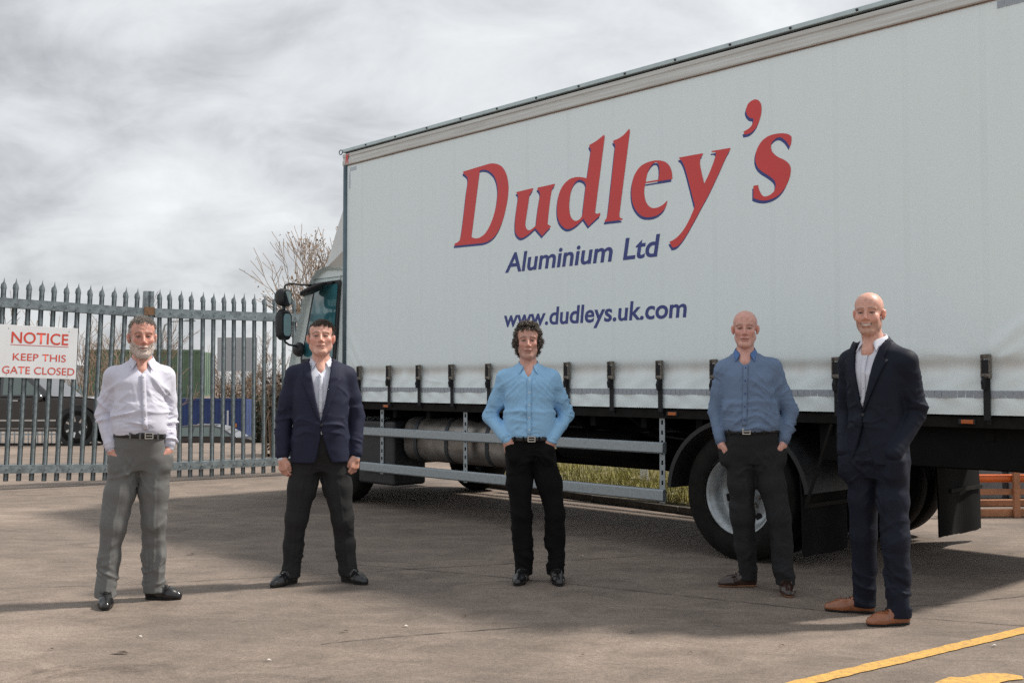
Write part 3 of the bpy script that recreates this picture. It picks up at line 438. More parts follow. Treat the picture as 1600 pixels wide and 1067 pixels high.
# straps with over-centre buckles
def strap_meshes():
    w = MB()
    w.box((-0.0225, -0.026, 1.13), (0.0225, -0.021, 1.43))
    w.box((-0.0225, -0.022, 1.125), (0.0225, 0.06, 1.131))
    bk = MB()
    for sx in (-1, 1):
        bk.box((sx*0.026-0.0035, -0.048, 1.395), (sx*0.026+0.0035, -0.016, 1.545))
    bk.box((-0.025, -0.030, 1.520), (0.025, -0.016, 1.548)); bk.box((-0.025, -0.046, 1.405), (0.025, -0.038, 1.425))
    bk.tube([(-0.030, -0.036, 1.40), (0.030, -0.036, 1.40)], 0.006, 8)
    lv = MB().box((-0.021, -0.044, 1.425), (0.021, -0.024, 1.512))
    tl = MB().box((-0.027, -0.036, 1.315), (0.010, -0.027, 1.405)); tl.tube([(-0.010, -0.034, 1.40), (-0.012, -0.042, 1.36), (-0.013, -0.036, 1.315)], [0.012, 0.017, 0.013], 8)
    hk = MB().bar((0.0, -0.010, 1.13), (0.0, 0.008, 1.10), 0.028, 0.008)
    return w.mesh('strap'), bk.mesh('buckle'), lv.mesh('buckle_lever'), tl.mesh('strap_tail'), hk.mesh('hook')
sm = strap_meshes()
for me, mt in zip(sm, (m_web, m_buckle, m_web, m_web, m_web)): me.materials.append(mt)
for k, x in enumerate(STRAPS):
    s_ = put('strap', sm[0], None, lorry, (x, 0, 0), (0, rad(RNG.uniform(-0.5, 0.5)), 0))
    for nm, me in (('buckle', sm[1]), ('buckle_lever', sm[2]), ('strap_tail', sm[3]), ('hook', sm[4])):
        o = put(nm, me, None, s_)
        if nm == 'strap_tail': o.location = (RNG.uniform(-0.008, 0.008), 0, RNG.uniform(-0.015, 0.01)); o.scale = (1, 1, RNG.choice([1, 1, 1.01]))

# underframe
MB().box((-0.05, 0.012, 1.075), (BODY_L, 0.09, 1.150)).build('side_rave', m_frame, lorry, bev=0.004)
MB().box((-0.05, BODY_W-0.09, 1.075), (BODY_L, BODY_W-0.01, 1.150)).build('side_rave', m_frame, lorry)
MB().box((0.0, 0.09, 1.10), (BODY_L, BODY_W-0.09, 1.168)).build('deck', m_frame, lorry)
for y in (0.83, 1.60):
    MB().box((-1.45, y, 0.74), (7.3, y+0.07, 0.99)).build('chassis_rail', m_black, lorry)
for i in range(13):
    MB().box((0.2 + i*0.58, 0.09, 0.99), (0.26 + i*0.58, BODY_W-0.09, 1.10)).build('cross_bearer', m_black, lorry)
for x in (0.4, 2.7, 4.2, 6.6):
    MB().box((x, 0.9, 0.76), (x+0.09, 1.6, 0.96)).build('cross_member', m_black, lorry)
MB().box((5.95, 0.10, 0.805), (7.45, 0.16, 1.075)).build('side_panel', m_black, lorry, bev=0.005)
MB().box((7.36, 0.16, 0.86), (7.45, 2.34, 1.0)).build('underrun_bar', m_black, lorry)
MB().box((5.98, 2.34, 0.805), (7.45, 2.40, 1.075)).build('side_panel', m_black, lorry)
MB().tube([(-0.2, 1.25, 0.55), (2.6, 1.25, 0.62), (5.2, 1.25, 0.52)], 0.06, 10).build('prop_shaft', m_black, lorry, smooth=True)
MB().box((2.75, 0.75, 0.60), (3.75, 1.6, 0.98)).build('battery_box', m_black, lorry, bev=0.02)
MB().box((0.18, 0.06, 0.26), (0.84, 0.50, 0.95)).build('step_box', m_plastic, lorry, bev=0.03)
for x in (0.775, 4.665, 7.085):
    lm = MB().box((x-0.055, -0.004, 1.098), (x+0.055, 0.014, 1.132)).build('marker_lamp', m_plastic, lorry, bev=0.003)
    MB().box((x-0.035, -0.010, 1.102), (x+0.045, -0.003, 1.128)).build('lens', m_amber, lm, bev=0.003)
for k_, (y_, z_, r_) in enumerate(((0.55, 0.93, 0.016), (0.60, 0.88, 0.012), (0.78, 0.95, 0.014))):
    MB().tube([(2.65 + 0.24*i, y_ + 0.015*sin(i*1.7+k_), z_ + 0.022*sin(i*1.1+k_*2)) for i in range(9)], r_, 7).build('air_line', m_plastic, lorry, smooth=True)
MB().tube([(3.05, 0.42, 0.80), (3.95, 0.42, 0.80)], 0.13, 20).build('air_tank', m_black, lorry, smooth=True)
for x_ in (2.85, 3.3, 4.05): MB().bar((x_, 0.2, 1.08), (x_+0.03, 0.75, 0.80), 0.035, 0.05).build('bracket', m_frame, lorry)
# side guard
for z0, z1 in ((0.786, 0.878), (0.397, 0.495)):
    MB().add([(0.30, y, z) for y, z in ((0.012, z0), (0.0, z0+0.012), (0.0, z1-0.012), (0.012, z1), (0.05, z1), (0.05, z0))] + [(4.565, y, z) for y, z in ((0.012, z0), (0.0, z0+0.012), (0.0, z1-0.012), (0.012, z1), (0.05, z1), (0.05, z0))],
        [(0,1,2,3,4,5), (11,10,9,8,7,6)] + [(i, (i+1) % 6, (i+1) % 6 + 6, i+6) for i in range(6)]).build('guard_rail', m_galv, lorry)
    MB().box((0.32, 2.45, z0), (4.55, 2.49, z1)).build('guard_rail', m_black, lorry)
for x in (0.635, 2.027, 4.52):
    p_ = MB()
    p_.box((x-0.028, 0.052, 0.38), (x-0.020, 0.10, 1.14)); p_.box((x-0.028, 0.051, 0.38), (x+0.028, 0.056, 1.14))
    p_ = p_.build('guard_post', m_galv, lorry)
    for j in range(7):
        MB().box((x-0.006, 0.047, 0.53 + j*0.082), (x+0.008, 0.0535, 0.565 + j*0.082)).build('slot', m_black, p_)
    MB().bar((x, 0.10, 1.02), (x, 0.80, 0.88), 0.04, 0.05).build('guard_bracket', m_black, lorry)
# fuel tank
def rounded_rect(y0, y1, z0, z1, r, n=6):
    pts = []
    for cx, cz, a0 in ((y1-r, z1-r, 0), (y0+r, z1-r, 90), (y0+r, z0+r, 180), (y1-r, z0+r, 270)):
        for i in range(n+1):
            a = rad(a0 + 90*i/n); pts.append((cx + r*cos(a), cz + r*sin(a)))
    return pts
tk = MB(); secs = [(0.875, 0.05), (0.885, 0.02), (0.91, 0.0), (2.56, 0.0), (2.59, 0.02), (2.60, 0.05)]
for x, ins in secs:
    tk.v += [(x, y, z) for y, z in rounded_rect(0.14+ins, 0.74-ins, 0.53+ins, 1.0-ins, 0.17-ins)]
n = len(rounded_rect(0, 1, 0, 1, 0.2))
for i in range(len(secs)-1):
    for k in range(n): tk.f.append((i*n+k, i*n+(k+1) % n, (i+1)*n+(k+1) % n, (i+1)*n+k))
tk.f += [tuple(reversed(range(n))), tuple(range((len(secs)-1)*n, len(secs)*n))]
tank = tk.build('fuel_tank', m_alu, lorry); smooth_angle(tank, 40)
m_tstrap = material('tank_strap', (0.05, 0.06, 0.07), 0.5, metal=0.4)
for x in (1.11, 1.62, 2.25):
    ts = MB(); rr = rounded_rect(0.132, 0.748, 0.522, 1.008, 0.178)
    for xx in (x-0.025, x+0.025): ts.v += [(xx, y, z) for y, z in rr]
    for k in range(n): ts.f.append((k, (k+1) % n, n+(k+1) % n, n+k))
    ts.build('tank_strap', m_tstrap, tank, smooth=True)
MB().lathe([(0, 1.045), (0.045, 1.042), (0.052, 1.03), (0.052, 0.995), (0.07, 0.985)], 18, 'Z', (1.36, 0.24, 0.012)).build('filler_cap', m_buckle, tank, smooth=True)
# wheels
def wheel_parts(R=0.50, w=0.28, dish=True):
    t = MB(); r0 = 0.305
    t.lathe([(r0, 0.03), (r0+0.02, 0.012), (r0+0.06, 0.0), (r0+0.12, 0.004), (R-0.04, 0.022), (R-0.012, 0.038), (R, 0.052), (R, w-0.052), (R-0.012, w-0.038), (R-0.06, w-0.01), (r0+0.06, w), (r0, w-0.03)], 56)
    rm = MB()
    if dish:   # deep dish of the outer wheel of a pair
        rm.lathe([(0.312, 0.012), (0.318, 0.022), (0.306, 0.030), (0.296, 0.026), (0.286, 0.05), (0.270, 0.060), (0.262, 0.11), (0.248, 0.145), (0.225, 0.160), (0.150, 0.170), (0.132, 0.150), (0.100, 0.145), (0.092, 0.085), (0.072, 0.055), (0.0, 0.05)], 56)
    else:
        rm.lathe([(0.312, 0.012), (0.318, 0.022), (0.306, 0.030), (0.290, 0.045), (0.270, 0.05), (0.230, 0.02), (0.15, -0.03), (0.13, -0.035), (0.10, -0.03), (0.09, -0.06), (0.0, -0.07)], 56)
    return t.mesh('tyre'), rm.mesh('rim')
ty_d, rim_d = wheel_parts(); ty_f, rim_f = wheel_parts(dish=False)
for me in (ty_d, ty_f): me.materials.append(m_rubber); me.polygons.foreach_set('use_smooth', [True]*len(me.polygons))
for me in (rim_d, rim_f): me.materials.append(m_rim); me.polygons.foreach_set('use_smooth', [True]*len(me.polygons))
m_hole = material('hole_black', (0.004, 0.004, 0.004), 0.9)
hole = MB().lathe([(0, 0), (0.030, 0.0), (0.034, 0.004)], 16).mesh('hand_hole'); hole.materials.append(m_hole)
nut = MB().lathe([(0, -0.03), (0.012, -0.03), (0.015, -0.022), (0.015, 0)], 6).mesh('wheel_nut'); nut.materials.append(m_buckle)
lug = MB().box((-0.02, -0.004, -0.006), (0.02, 0.236-0.0, 0.006)).mesh('tread_block')
def wheel(x, y, kind, flip=False, name='wheel'):
    wv_ = empty(name, (x, y, 0.50), pi if flip else 0, lorry)
    put('tyre', ty_d if kind == 'd' else ty_f, None, wv_)
    r_ = put('rim', rim_d if kind == 'd' else rim_f, None, wv_)
    if kind == 'd':
        for i in range(10):
            a = 2*pi*i/10 + 0.2
            put('hand_hole', hole, None, wv_, (0.195*cos(a), 0.162, 0.195*sin(a)))
            put('wheel_nut', nut, None, wv_, (0.118*cos(a+0.3), 0.150, 0.118*sin(a+0.3)))
    return wv_
wheel(5.27, 0.02, 'd'); wheel(5.27, 0.34, 'f')
wheel(5.27, 2.48, 'd', True); wheel(5.27, 2.16, 'f', True)
wheel(-0.32, 0.10, 'f'); wheel(-0.32, 2.40, 'f', True)
MB().tube([(5.27, 0.3, 0.50), (5.27, 2.2, 0.50)], 0.09, 12).build('axle', m_black, lorry, smooth=True)
MB().lathe([(0.0, -0.17), (0.16, -0.14), (0.21, 0), (0.16, 0.14), (0, 0.17)], 20, 'Y', (5.27, 1.25, 0.52)).build('differential', m_black, lorry, smooth=True)
MB().tube([(-0.32, 0.3, 0.48), (-0.32, 2.2, 0.48)], 0.07, 10).build('axle', m_black, lorry, smooth=True)
# mudguards
m_flap = material('flap_rubber', (0.012, 0.012, 0.012), 0.9, var=0.4, vscale=6, spec=0.1)
for (ya, yb, fx) in ((-0.005, 0.64, 5.85), (1.86, 2.505, 6.05)):
    g = MB(); angs = [rad(178 - 172*i/28) for i in range(29)]
    for a in angs:
        for (r, y) in ((0.60, ya), (0.635, ya), (0.64, ya+0.015), (0.64, yb), (0.60, yb), (0.60, ya+0.03)):
            g.v.append((5.27 + r*cos(a)*1.03, y, 0.50 + r*sin(a)*0.93))
    for i in range(28):
        for k in range(6): g.f.append((i*6+k, i*6+(k+1) % 6, (i+1)*6+(k+1) % 6, (i+1)*6+k))
    g.f += [tuple(range(6)), tuple(range(28*6, 29*6))]
    smooth_angle(g.build('mudguard', m_plastic, lorry), 50)
    fl = MB(); nn = 24
    for j in range(nn+1):
        y = (ya if fx < 6 else ya-0.16) + 0.02 + (yb-(ya if fx < 6 else ya-0.16)-0.03)*j/nn; zb = 0.10 + RNG.uniform(-0.004, 0.004) + 0.008*sin(j*0.35)
        fl.v += [(fx-0.02, y, 0.80), (fx + 0.012*sin(j*0.4), y, 0.45), (fx + 0.005 + 0.018*sin(j*0.4), y, zb)]
    for j in range(nn):
        for k in range(2): fl.f.append((j*3+k, j*3+3+k, j*3+4+k, j*3+1+k))
    o = fl.build('mud_flap', m_flap, lorry); sd_ = o.modifiers.new('solid', 'SOLIDIFY'); sd_.thickness = 0.014; sd_.offset = 0
    MB().bar((fx+0.03, ya+0.03, 0.47), (fx+0.03, yb-0.03, 0.47), 0.012, 0.03).build('flap_bar', m_frame, lorry)
MB().bar((6.12, -0.02, 1.07), (5.90, -0.02, 0.46), 0.018, 0.018).build('flap_stay', m_frame, lorry)



# cab
prof_o = [(-0.14,0.62),(-0.14,2.66),(-0.20,2.69),(-0.55,2.715),(-0.70,2.68),(-0.80,2.61),(-0.87,2.52),(-1.03,2.27),(-1.24,1.74),(-1.40,1.27),(-1.50,0.98),(-1.56,0.72),(-1.56,0.45),(-0.95,0.45),(-0.92,0.72),(-0.82,0.93),(-0.62,1.06),(-0.32,1.10),(-0.14,1.08)]
cab = MB()
def cab_ring(y, ins): 
    cx, cz = -0.75, 1.5
    return [(x + (cx-x)*ins, y, z + (cz-z)*ins*0.6) for x, z in prof_o]
rings = [(0.13, 0.05), (0.085, 0.015), (0.06, 0.0), (2.34, 0.0), (2.315+0.03, 0.015), (2.37, 0.05)]
for y, ins in rings: cab.v += cab_ring(y, ins)
n = len(prof_o)
for i in range(len(rings)-1):
    for k in range(n): cab.f.append((i*n+k, i*n+(k+1) % n, (i+1)*n+(k+1) % n, (i+1)*n+k))
cab.f += [tuple(range(n)), tuple(range((len(rings)-1)*n, len(rings)*n))]
cab_o = cab.build('cab', m_cab, lorry); bevel(cab_o, 0.02, 3, 30)
cab_o['label'] = 'pale blue-grey lorry cab'
m_glass = glass_material('cab_glass', (0.30, 0.62, 0.66), 0.42)
m_inner = material('cab_interior', (0.05, 0.13, 0.15), 0.7)
def panel(poly, y0, y1, nm, mt, par, bev=0.0):
    return MB().prism(poly, y0, y1).build(nm, mt, par, bev=bev)
win_f = [(-0.80,2.535),(-0.285,2.55),(-0.265,2.53),(-0.365,1.62),(-1.10,1.60),(-1.105,1.66),(-1.02,1.86),(-0.815,2.50)]
win_g = [(-0.765,2.495),(-0.325,2.508),(-0.31,2.49),(-0.41,1.66),(-1.06,1.645),(-0.985,1.85),(-0.775,2.47)]
panel(win_f, 0.105, 0.122, 'window_frame', m_plastic, cab_o)
panel([(x, z) for x, z in win_g], 0.0985, 0.1035, 'window_pane', material('cab_window', (0.05, 0.20, 0.24), 0.03, spec=1.0, coat=1.0, var=0.5, vscale=3), cab_o)
for (a, b) in (((-0.235, 2.60), (-0.33, 1.0)), ((-0.14, 2.585), (-0.83, 2.585))):
    MB().bar((a[0], 0.096, a[1]), (b[0], 0.096, b[1]), 0.006, 0.006, up=(0, 1, 0)).build('door_seam', m_cabseam, cab_o)
panel([(-0.37,1.50),(-0.58,1.50),(-0.58,1.46),(-0.37,1.46)], 0.06, 0.10, 'door_handle', m_plastic, cab_o, 0.008)
# roof wind deflector, open-backed
d_o = [(-0.80,2.735),(-0.70,2.90),(-0.62,3.05),(-0.53,3.22),(-0.42,3.40),(-0.30,3.44)]
df = MB()
nn = 14
for j in range(nn+1):
    t = j/nn; y = 0.25 + 1.95*t; ed = (1 - (2*t-1)**6)
    for (x, z) in d_o: df.v.append((x - 0.08*ed, y, z))
m_ = len(d_o)
for j in range(nn):
    for k in range(m_-1): df.f.append((j*m_+k, (j+1)*m_+k, (j+1)*m_+k+1, j*m_+k+1))
o = df.build('wind_deflector', m_white, cab_o, smooth=True); o.modifiers.new('solid', 'SOLIDIFY').thickness = 0.015
MB().prism([(-0.20,2.735),(-0.80,2.735),(-0.70,2.90),(-0.53,3.22),(-0.42,3.40),(-0.20,3.40)], 0.25, 0.27).build('deflector_side', m_white, cab_o, bev=0.004)
MB().prism([(-0.20,2.725),(-0.78,2.725),(-0.60,2.81),(-0.42,2.90),(-0.20,2.97)], 0.238, 0.249).build('deflector_foot', material('deflector_beige', (0.42, 0.38, 0.34), 0.6), cab_o)
MB().lathe([(0, 0.05), (0.03, 0.045), (0.045, 0.02), (0.045, 0)], 14, 'Z', (-0.66, 0.20, 2.69)).build('roof_lamp', m_plastic, cab_o, smooth=True)
# door mirrors on looped arms
def mirror(cx, cy, cz, w, h, d, nm, tilt):
    o = MB(); secs = [(0.0, 0.80), (0.025, 0.97), (0.06, 1.0), (d*0.7, 0.85), (d, 0.45)]
    rr = rounded_rect(-w/2, w/2, -h/2, h/2, min(w, h)*0.3, 4)
    for (dep, sc_) in secs: o.v += [(dep, a*sc_, b*sc_) for a, b in rr]
    nn = len(rr)
    for i in range(len(secs)-1):
        for k in range(nn): o.f.append((i*nn+k, i*nn+(k+1) % nn, (i+1)*nn+(k+1) % nn, (i+1)*nn+k))
    o.f += [tuple(range(nn)), tuple(range((len(secs)-1)*nn, len(secs)*nn))]
    sh = o.build(nm, m_plastic, lorry, loc=(cx, cy, cz), rot=(0, 0, pi + rad(tilt))); smooth_angle(sh, 45)
    gl = MB(); gl.add([(-0.004, a*0.62, b*0.72) for a, b in rr], [tuple(range(nn))])
    gl.build('mirror_glass', material('mirror_glass', (0.75, 0.85, 0.86), 0.03, metal=1.0), sh)
    return sh
mirror(-0.86, -0.22, 2.36, 0.24, 0.21, 0.15, 'mirror', 30)
mirror(-0.86, -0.23, 2.04, 0.24, 0.36, 0.13, 'mirror', 24)
arm = MB().tube([(-0.84, 0.10, 2.52), (-0.92, -0.05, 2.53), (-0.91, -0.18, 2.53), (-0.915, -0.23, 2.50), (-0.915, -0.24, 2.44), (-0.915, -0.24, 1.90), (-0.915, -0.22, 1.84), (-0.93, -0.16, 1.81), (-1.02, 0.0, 1.80), (-1.09, 0.12, 1.80)], 0.013, 8)
arm.build('mirror_arm', m_plastic, lorry, smooth=True)
MB().lathe([(0, -0.05), (0.06, -0.045), (0.09, 0.0), (0.085, 0.03), (0.05, 0.05), (0, 0.05)], 18, 'Y', (-1.03, 0.03, 1.76)).build('manoeuvring_mirror', m_plastic, lorry, smooth=True)
mk = MB().lathe([(0, -0.06), (0.10, -0.055), (0.13, -0.02), (0.12, 0.02), (0.0, 0.05)], 24, 'Z', (0, 0, 0)).build('kerb_mirror', m_plastic, lorry, smooth=True, loc=(-0.62, -0.04, 2.46), rot=(rad(14), rad(-14), 0))
mk.scale = (1.7, 1.0, 0.7)
MB().bar((-0.40, 0.10, 2.53), (-0.62, -0.02, 2.50), 0.05, 0.03).build('kerb_mirror_arm', m_plastic, lorry)
MB().box((-1.53, 0.10, 0.32), (-0.95, 2.30, 0.62)).build('front_bumper', m_plastic, lorry, bev=0.03)
MB().box((-1.3, 0.30, 0.62), (-0.15, 2.1, 1.06)).build('engine', m_black, lorry)
for i, z in enumerate((0.42, 0.72)):
    MB().box((-0.93+0.02*i, 0.03, z), (-0.80, 0.30, z+0.04)).build('cab_step', m_plastic, lorry)
# ================================================================== ground, gate, things behind
m_ground = material('yard_surface', (0.20, 0.175, 0.155), 0.85)
N, L, B = nodes_of(m_ground)
tc = N.new('ShaderNodeTexCoord')
def gnoise(scale, detail=6, rough=0.6, stretch=(1, 1, 1), dist=0.0):
    mp = N.new('ShaderNodeMapping'); mp.inputs['Scale'].default_value = stretch; mp.inputs['Rotation'].default_value = (0, 0, 0.5)
    L.new(tc.outputs['Object'], mp.inputs[0])
    n = N.new('ShaderNodeTexNoise'); n.inputs['Scale'].default_value = scale; n.inputs['Detail'].default_value = detail
    n.inputs['Roughness'].default_value = rough; n.inputs['Distortion'].default_value = dist
    L.new(mp.outputs[0], n.inputs['Vector']); return n
def ramp(n, a, ca, b, cb):
    r = N.new('ShaderNodeValToRGB'); r.color_ramp.elements[0].position = a; r.color_ramp.elements[0].color = (*ca, 1)
    r.color_ramp.elements[1].position = b; r.color_ramp.elements[1].color = (*cb, 1)
    L.new(n.outputs['Fac'], r.inputs[0]); return r
def mul(a, b):
    x = N.new('ShaderNodeMix'); x.data_type = 'RGBA'; x.blend_type = 'MULTIPLY'; x.inputs[0].default_value = 1.0
    L.new(a.outputs[0] if a.type != 'MIX' else a.outputs[2], x.inputs[6]); L.new(b.outputs[0] if b.type != 'MIX' else b.outputs[2], x.inputs[7]); return x
r1 = ramp(gnoise(0.45, 5, 0.55, dist=0.4), 0.3, (0.150, 0.124, 0.108), 0.7, (0.300, 0.246, 0.208))
r2 = ramp(gnoise(2.2, 8, 0.70, (1, 1.9, 1), 0.9), 0.34, (0.68, 0.67, 0.66), 0.64, (1.10, 1.10, 1.09))
r3 = ramp(gnoise(38, 4, 0.8), 0.34, (0.74, 0.73, 0.72), 0.64, (1.14, 1.13, 1.12))
r4 = ramp(gnoise(120, 3, 0.85), 0.36, (0.64, 0.62, 0.60), 0.64, (1.27, 1.26, 1.25))
mm_ = mul(mul(mul(r1, r2), r3), r4)
# sparse pale flecks of aggregate and dark oil specks
vo = N.new('ShaderNodeTexVoronoi'); vo.inputs['Scale'].default_value = 30; L.new(tc.outputs['Object'], vo.inputs['Vector'])
vr = N.new('ShaderNodeValToRGB'); vr.color_ramp.elements[0].position = 0.06; vr.color_ramp.elements[0].color = (1.5, 1.5, 1.48, 1)
vr.color_ramp.elements[1].position = 0.12; vr.color_ramp.elements[1].color = (1, 1, 1, 1); L.new(vo.outputs['Distance'], vr.inputs[0])
mm_ = mul(mm_, vr)
r5 = ramp(gnoise(0.9, 9, 0.75, (1, 1, 1), 1.8), 0.30, (0.55, 0.53, 0.51), 0.42, (1, 1, 1))
mm_ = mul(mm_, r5)
L.new(mm_.outputs[2], B.inputs['Base Color'])
bn = gnoise(160, 4, 0.75); bb = N.new('ShaderNodeBump'); bb.inputs['Strength'].default_value = 0.55; bb.inputs['Distance'].default_value = 0.006
L.new(bn.outputs['Fac'], bb.inputs['Height']); L.new(bb.outputs[0], B.inputs['Normal'])

g = MB()
ys = [-40, -10, 0, 4, 8, 12, 16, 20, 24.6, 25.2, 26.5, 29, 32, 40, 70, 150, 400, 1500]
def ground_z(y):
    return 0.0 if y <= 24.6 else -2.05 * min(1, max(0, (y - 24.6) / 7.4)) ** 1.0
xg = [-900, -200, -80, -40, -20, -10, -5, 0, 5, 10, 20, 40, 80, 200, 900]
for y in ys:
    for x in xg: g.v.append((x, y, ground_z(y)))
for j in range(len(ys)-1):
    for i in range(len(xg)-1):
        a = j*len(xg)+i; g.f.append((a, a+1, a+len(xg)+1, a+len(xg)))
ground = g.build('ground', m_ground); tag(ground, 'brown-grey worn concrete yard surface', kind='structure')
m_joint = material('joint_dark', (0.075, 0.066, 0.058), 0.95, var=0.5, vscale=20)
def strip(name, pts, w, mat, z, parent=None, jitter=0.0, step=0.12, wj=0.3):
    mb = MB(); P = [Vector((x, y, 0)) for x, y in pts]; S = []
    for a, b in zip(P[:-1], P[1:]):
        k = max(1, int((b-a).length/step))
        S += [a + (b-a)*i/k for i in range(k)]
    S.append(P[-1])
    for i, p in enumerate(S):
        d = (S[min(i+1, len(S)-1)] - S[max(i-1, 0)]).normalized(); nrm = Vector((-d.y, d.x, 0))
        c = p + nrm*RNG.uniform(-jitter, jitter); ww = w*(1 + RNG.uniform(-wj, wj))/2
        mb.v += [tuple(c + nrm*ww + Vector((0, 0, z))), tuple(c - nrm*ww + Vector((0, 0, z)))]
    for i in range(len(S)-1): mb.f.append((2*i, 2*i+1, 2*i+3, 2*i+2))
    return mb.build(name, mat, parent)
for pts in ([(-4.2, 7.15), (-2.5, 7.45), (-1.6, 7.75), (0.2, 8.35), (1.2, 8.7)], [(-1.3, 8.3), (-0.2, 7.78), (1.0, 7.1), (1.93, 6.55), (3.2, 6.05), (5, 5.4)],
            [(1.95, 6.6), (2.6, 6.75), (3.6, 7.15), (5, 7.7)], [(-1.0, 5.75), (-0.55, 5.95), (0.1, 6.15)]):
    strip('joint', pts, 0.007, m_joint, 0.004, ground, 0.006, 0.07, 0.6)
m_yel = material('yellow_paint', (0.66, 0.37, 0.075), 0.75, var=0.25, vscale=34, dark=(0.36, 0.23, 0.09), bump=0.5, bscale=150, detail=8)
o = strip('painted_line', [(0.2, 4.22), (1.327, 5.013), (2.83, 6.062), (4.6, 7.3)], 0.088, m_yel, 0.005, None, 0.004, 0.05, 0.07)
tag(o, 'straight yellow line painted across the yard in the near corner', kind='structure')
# painted walking figure beside the line: head, body with swinging arms, legs
def on_ground(u, v): return (u, v, 0.005)
fig = [[(1.94, 5.03), (2.02, 5.10), (2.10, 5.155), (2.18, 5.15), (2.25, 5.19), (2.34, 5.225), (2.46, 5.215), (2.52, 5.17), (2.50, 5.12), (2.40, 5.095), (2.33, 5.06), (2.36, 4.92), (2.46, 4.75), (2.62, 4.62),
        (2.57, 4.56), (2.42, 4.66), (2.30, 4.80), (2.20, 4.66), (2.08, 4.50), (2.0, 4.52), (2.10, 4.72), (2.16, 4.90), (2.14, 5.03), (2.06, 5.03), (1.98, 4.975)]]
fig = [[(1.90 + (a - 1.94)*0.82, b - 0.05) for a, b in q] for q in fig]
o = flat_shape('painted_figure', fig, m_yel, None, on_ground)
tag(o, 'yellow walking figure painted on the ground below the yellow line', kind='structure')

# ---- palisade gates
m_gate = material('gate_galvanised', (0.25, 0.295, 0.315), 0.48, metal=0.45, var=0.35, vscale=14, dark=(0.14, 0.165, 0.175), bump=0.08, bscale=90)
m_rust = material('rusty_plate', (0.20, 0.11, 0.06), 0.8, var=0.4, vscale=30)
GA = rad(34.583)
def pale_mesh(z0, z1):
    xs_ = [-0.031, -0.024, -0.011, 0.0, 0.011, 0.024, 0.031]
    yf = [0.0, 0.010, -0.010, -0.014, -0.010, 0.010, 0.0]
    tp = [-0.135, -0.085, -0.060, 0.0, -0.060, -0.085, -0.135]
    mb = MB(); n = 7
    for dy in (0.0, 0.005):
        for z in (z0, z1 - 0.16):
            mb.v += [(x, y + dy, z) for x, y in zip(xs_, yf)]
        mb.v += [(x*(1.25 if abs(x) > 0.02 else 1), y + dy + (0.010 if abs(x) > 0.02 else 0), z1 + t) for x, y, t in zip(xs_, yf, tp)]
    for s_ in (0, 1):
        for j in range(2):
            for i in range(n-1):
                a = s_*21 + j*n + i; mb.f.append((a, a+1, a+n+1, a+n))
    for j in range(2):
        for i in (0, n-1):
            a = j*n+i; mb.f.append((a, a+n, a+n+21, a+21))
    for i in range(n-1):
        mb.f.append((14+i, 15+i, 36+i, 35+i)); mb.f.append((i, i+1, 22+i, 21+i))
    me = mb.mesh('pale'); me.materials.append(m_gate)
    return me
pale = pale_mesh(0.03, 2.63)
bolt = MB().lathe([(0, -0.012), (0.010, -0.010), (0.012, 0)], 8).mesh('bolt'); bolt.materials.append(m_gate)
def gate_leaf(t0, pales, ra, rb, slope, label, stile):
    root = empty('palisade_gate', (-6.39 + 0.8233*t0, 13.93 + 0.5676*t0, 0.02), GA)
    root.rotation_euler = (0, math.atan(slope), GA)
    tag(root, label, 'gate', 'leaves of the steel palisade gate')
    for (z0, z1) in ((2.24, 2.365), (0.135, 0.245)):
        r_ = MB()
        prof = [(0.020, z0), (0.020, z1), (0.075, z1), (0.075, z0)]
        r_.add([(ra, y, z) for y, z in prof] + [(rb, y, z) for y, z in prof], [(0,1,2,3), (7,6,5,4)] + [(i, (i+1) % 4, (i+1) % 4+4, i+4) for i in range(4)])
        r_ = r_.build('gate_rail', m_gate, root, bev=0.004)
        # angle-iron lip in front of the pales' feet
        MB().box((ra, -0.050, z1-0.012), (rb, 0.019, z1-0.004)).build('rail_lip', m_gate, r_)
        MB().box((ra, -0.050, z0+0.0), (rb, -0.043, z1-0.013)).build('rail_face', m_gate, r_)
    for p in pales:
        q = put('pale', pale, None, root, (p - t0, 0, RNG.uniform(-0.006, 0.006)), (RNG.uniform(-0.004, 0.004), RNG.uniform(-0.004, 0.004), RNG.uniform(-0.05, 0.05)))
        for z in (2.30, 0.19):
            put('bolt', bolt, None, q, (0, -0.0515, z))
    MB().box((stile, -0.035, 0.05), (stile+0.085, 0.075, 2.60)).build('stile', m_gate, root, bev=0.005)
    return root
left = gate_leaf(1.55, [1.459 - 0.1523*i for i in range(16)], -2.9, 0.0, 0.036, 'galvanised gate leaf carrying the white notice, sagging slightly', 0.005)
right = gate_leaf(1.68, [1.848 + 0.1532*i for i in range(22)], 0.10, 3.65, 0.0, 'level galvanised gate leaf running behind the lorry cab', 0.005)
MB().box((0.0, -0.058, 2.27), (0.14, -0.052, 2.38)).build('latch_plate', m_rust, left)
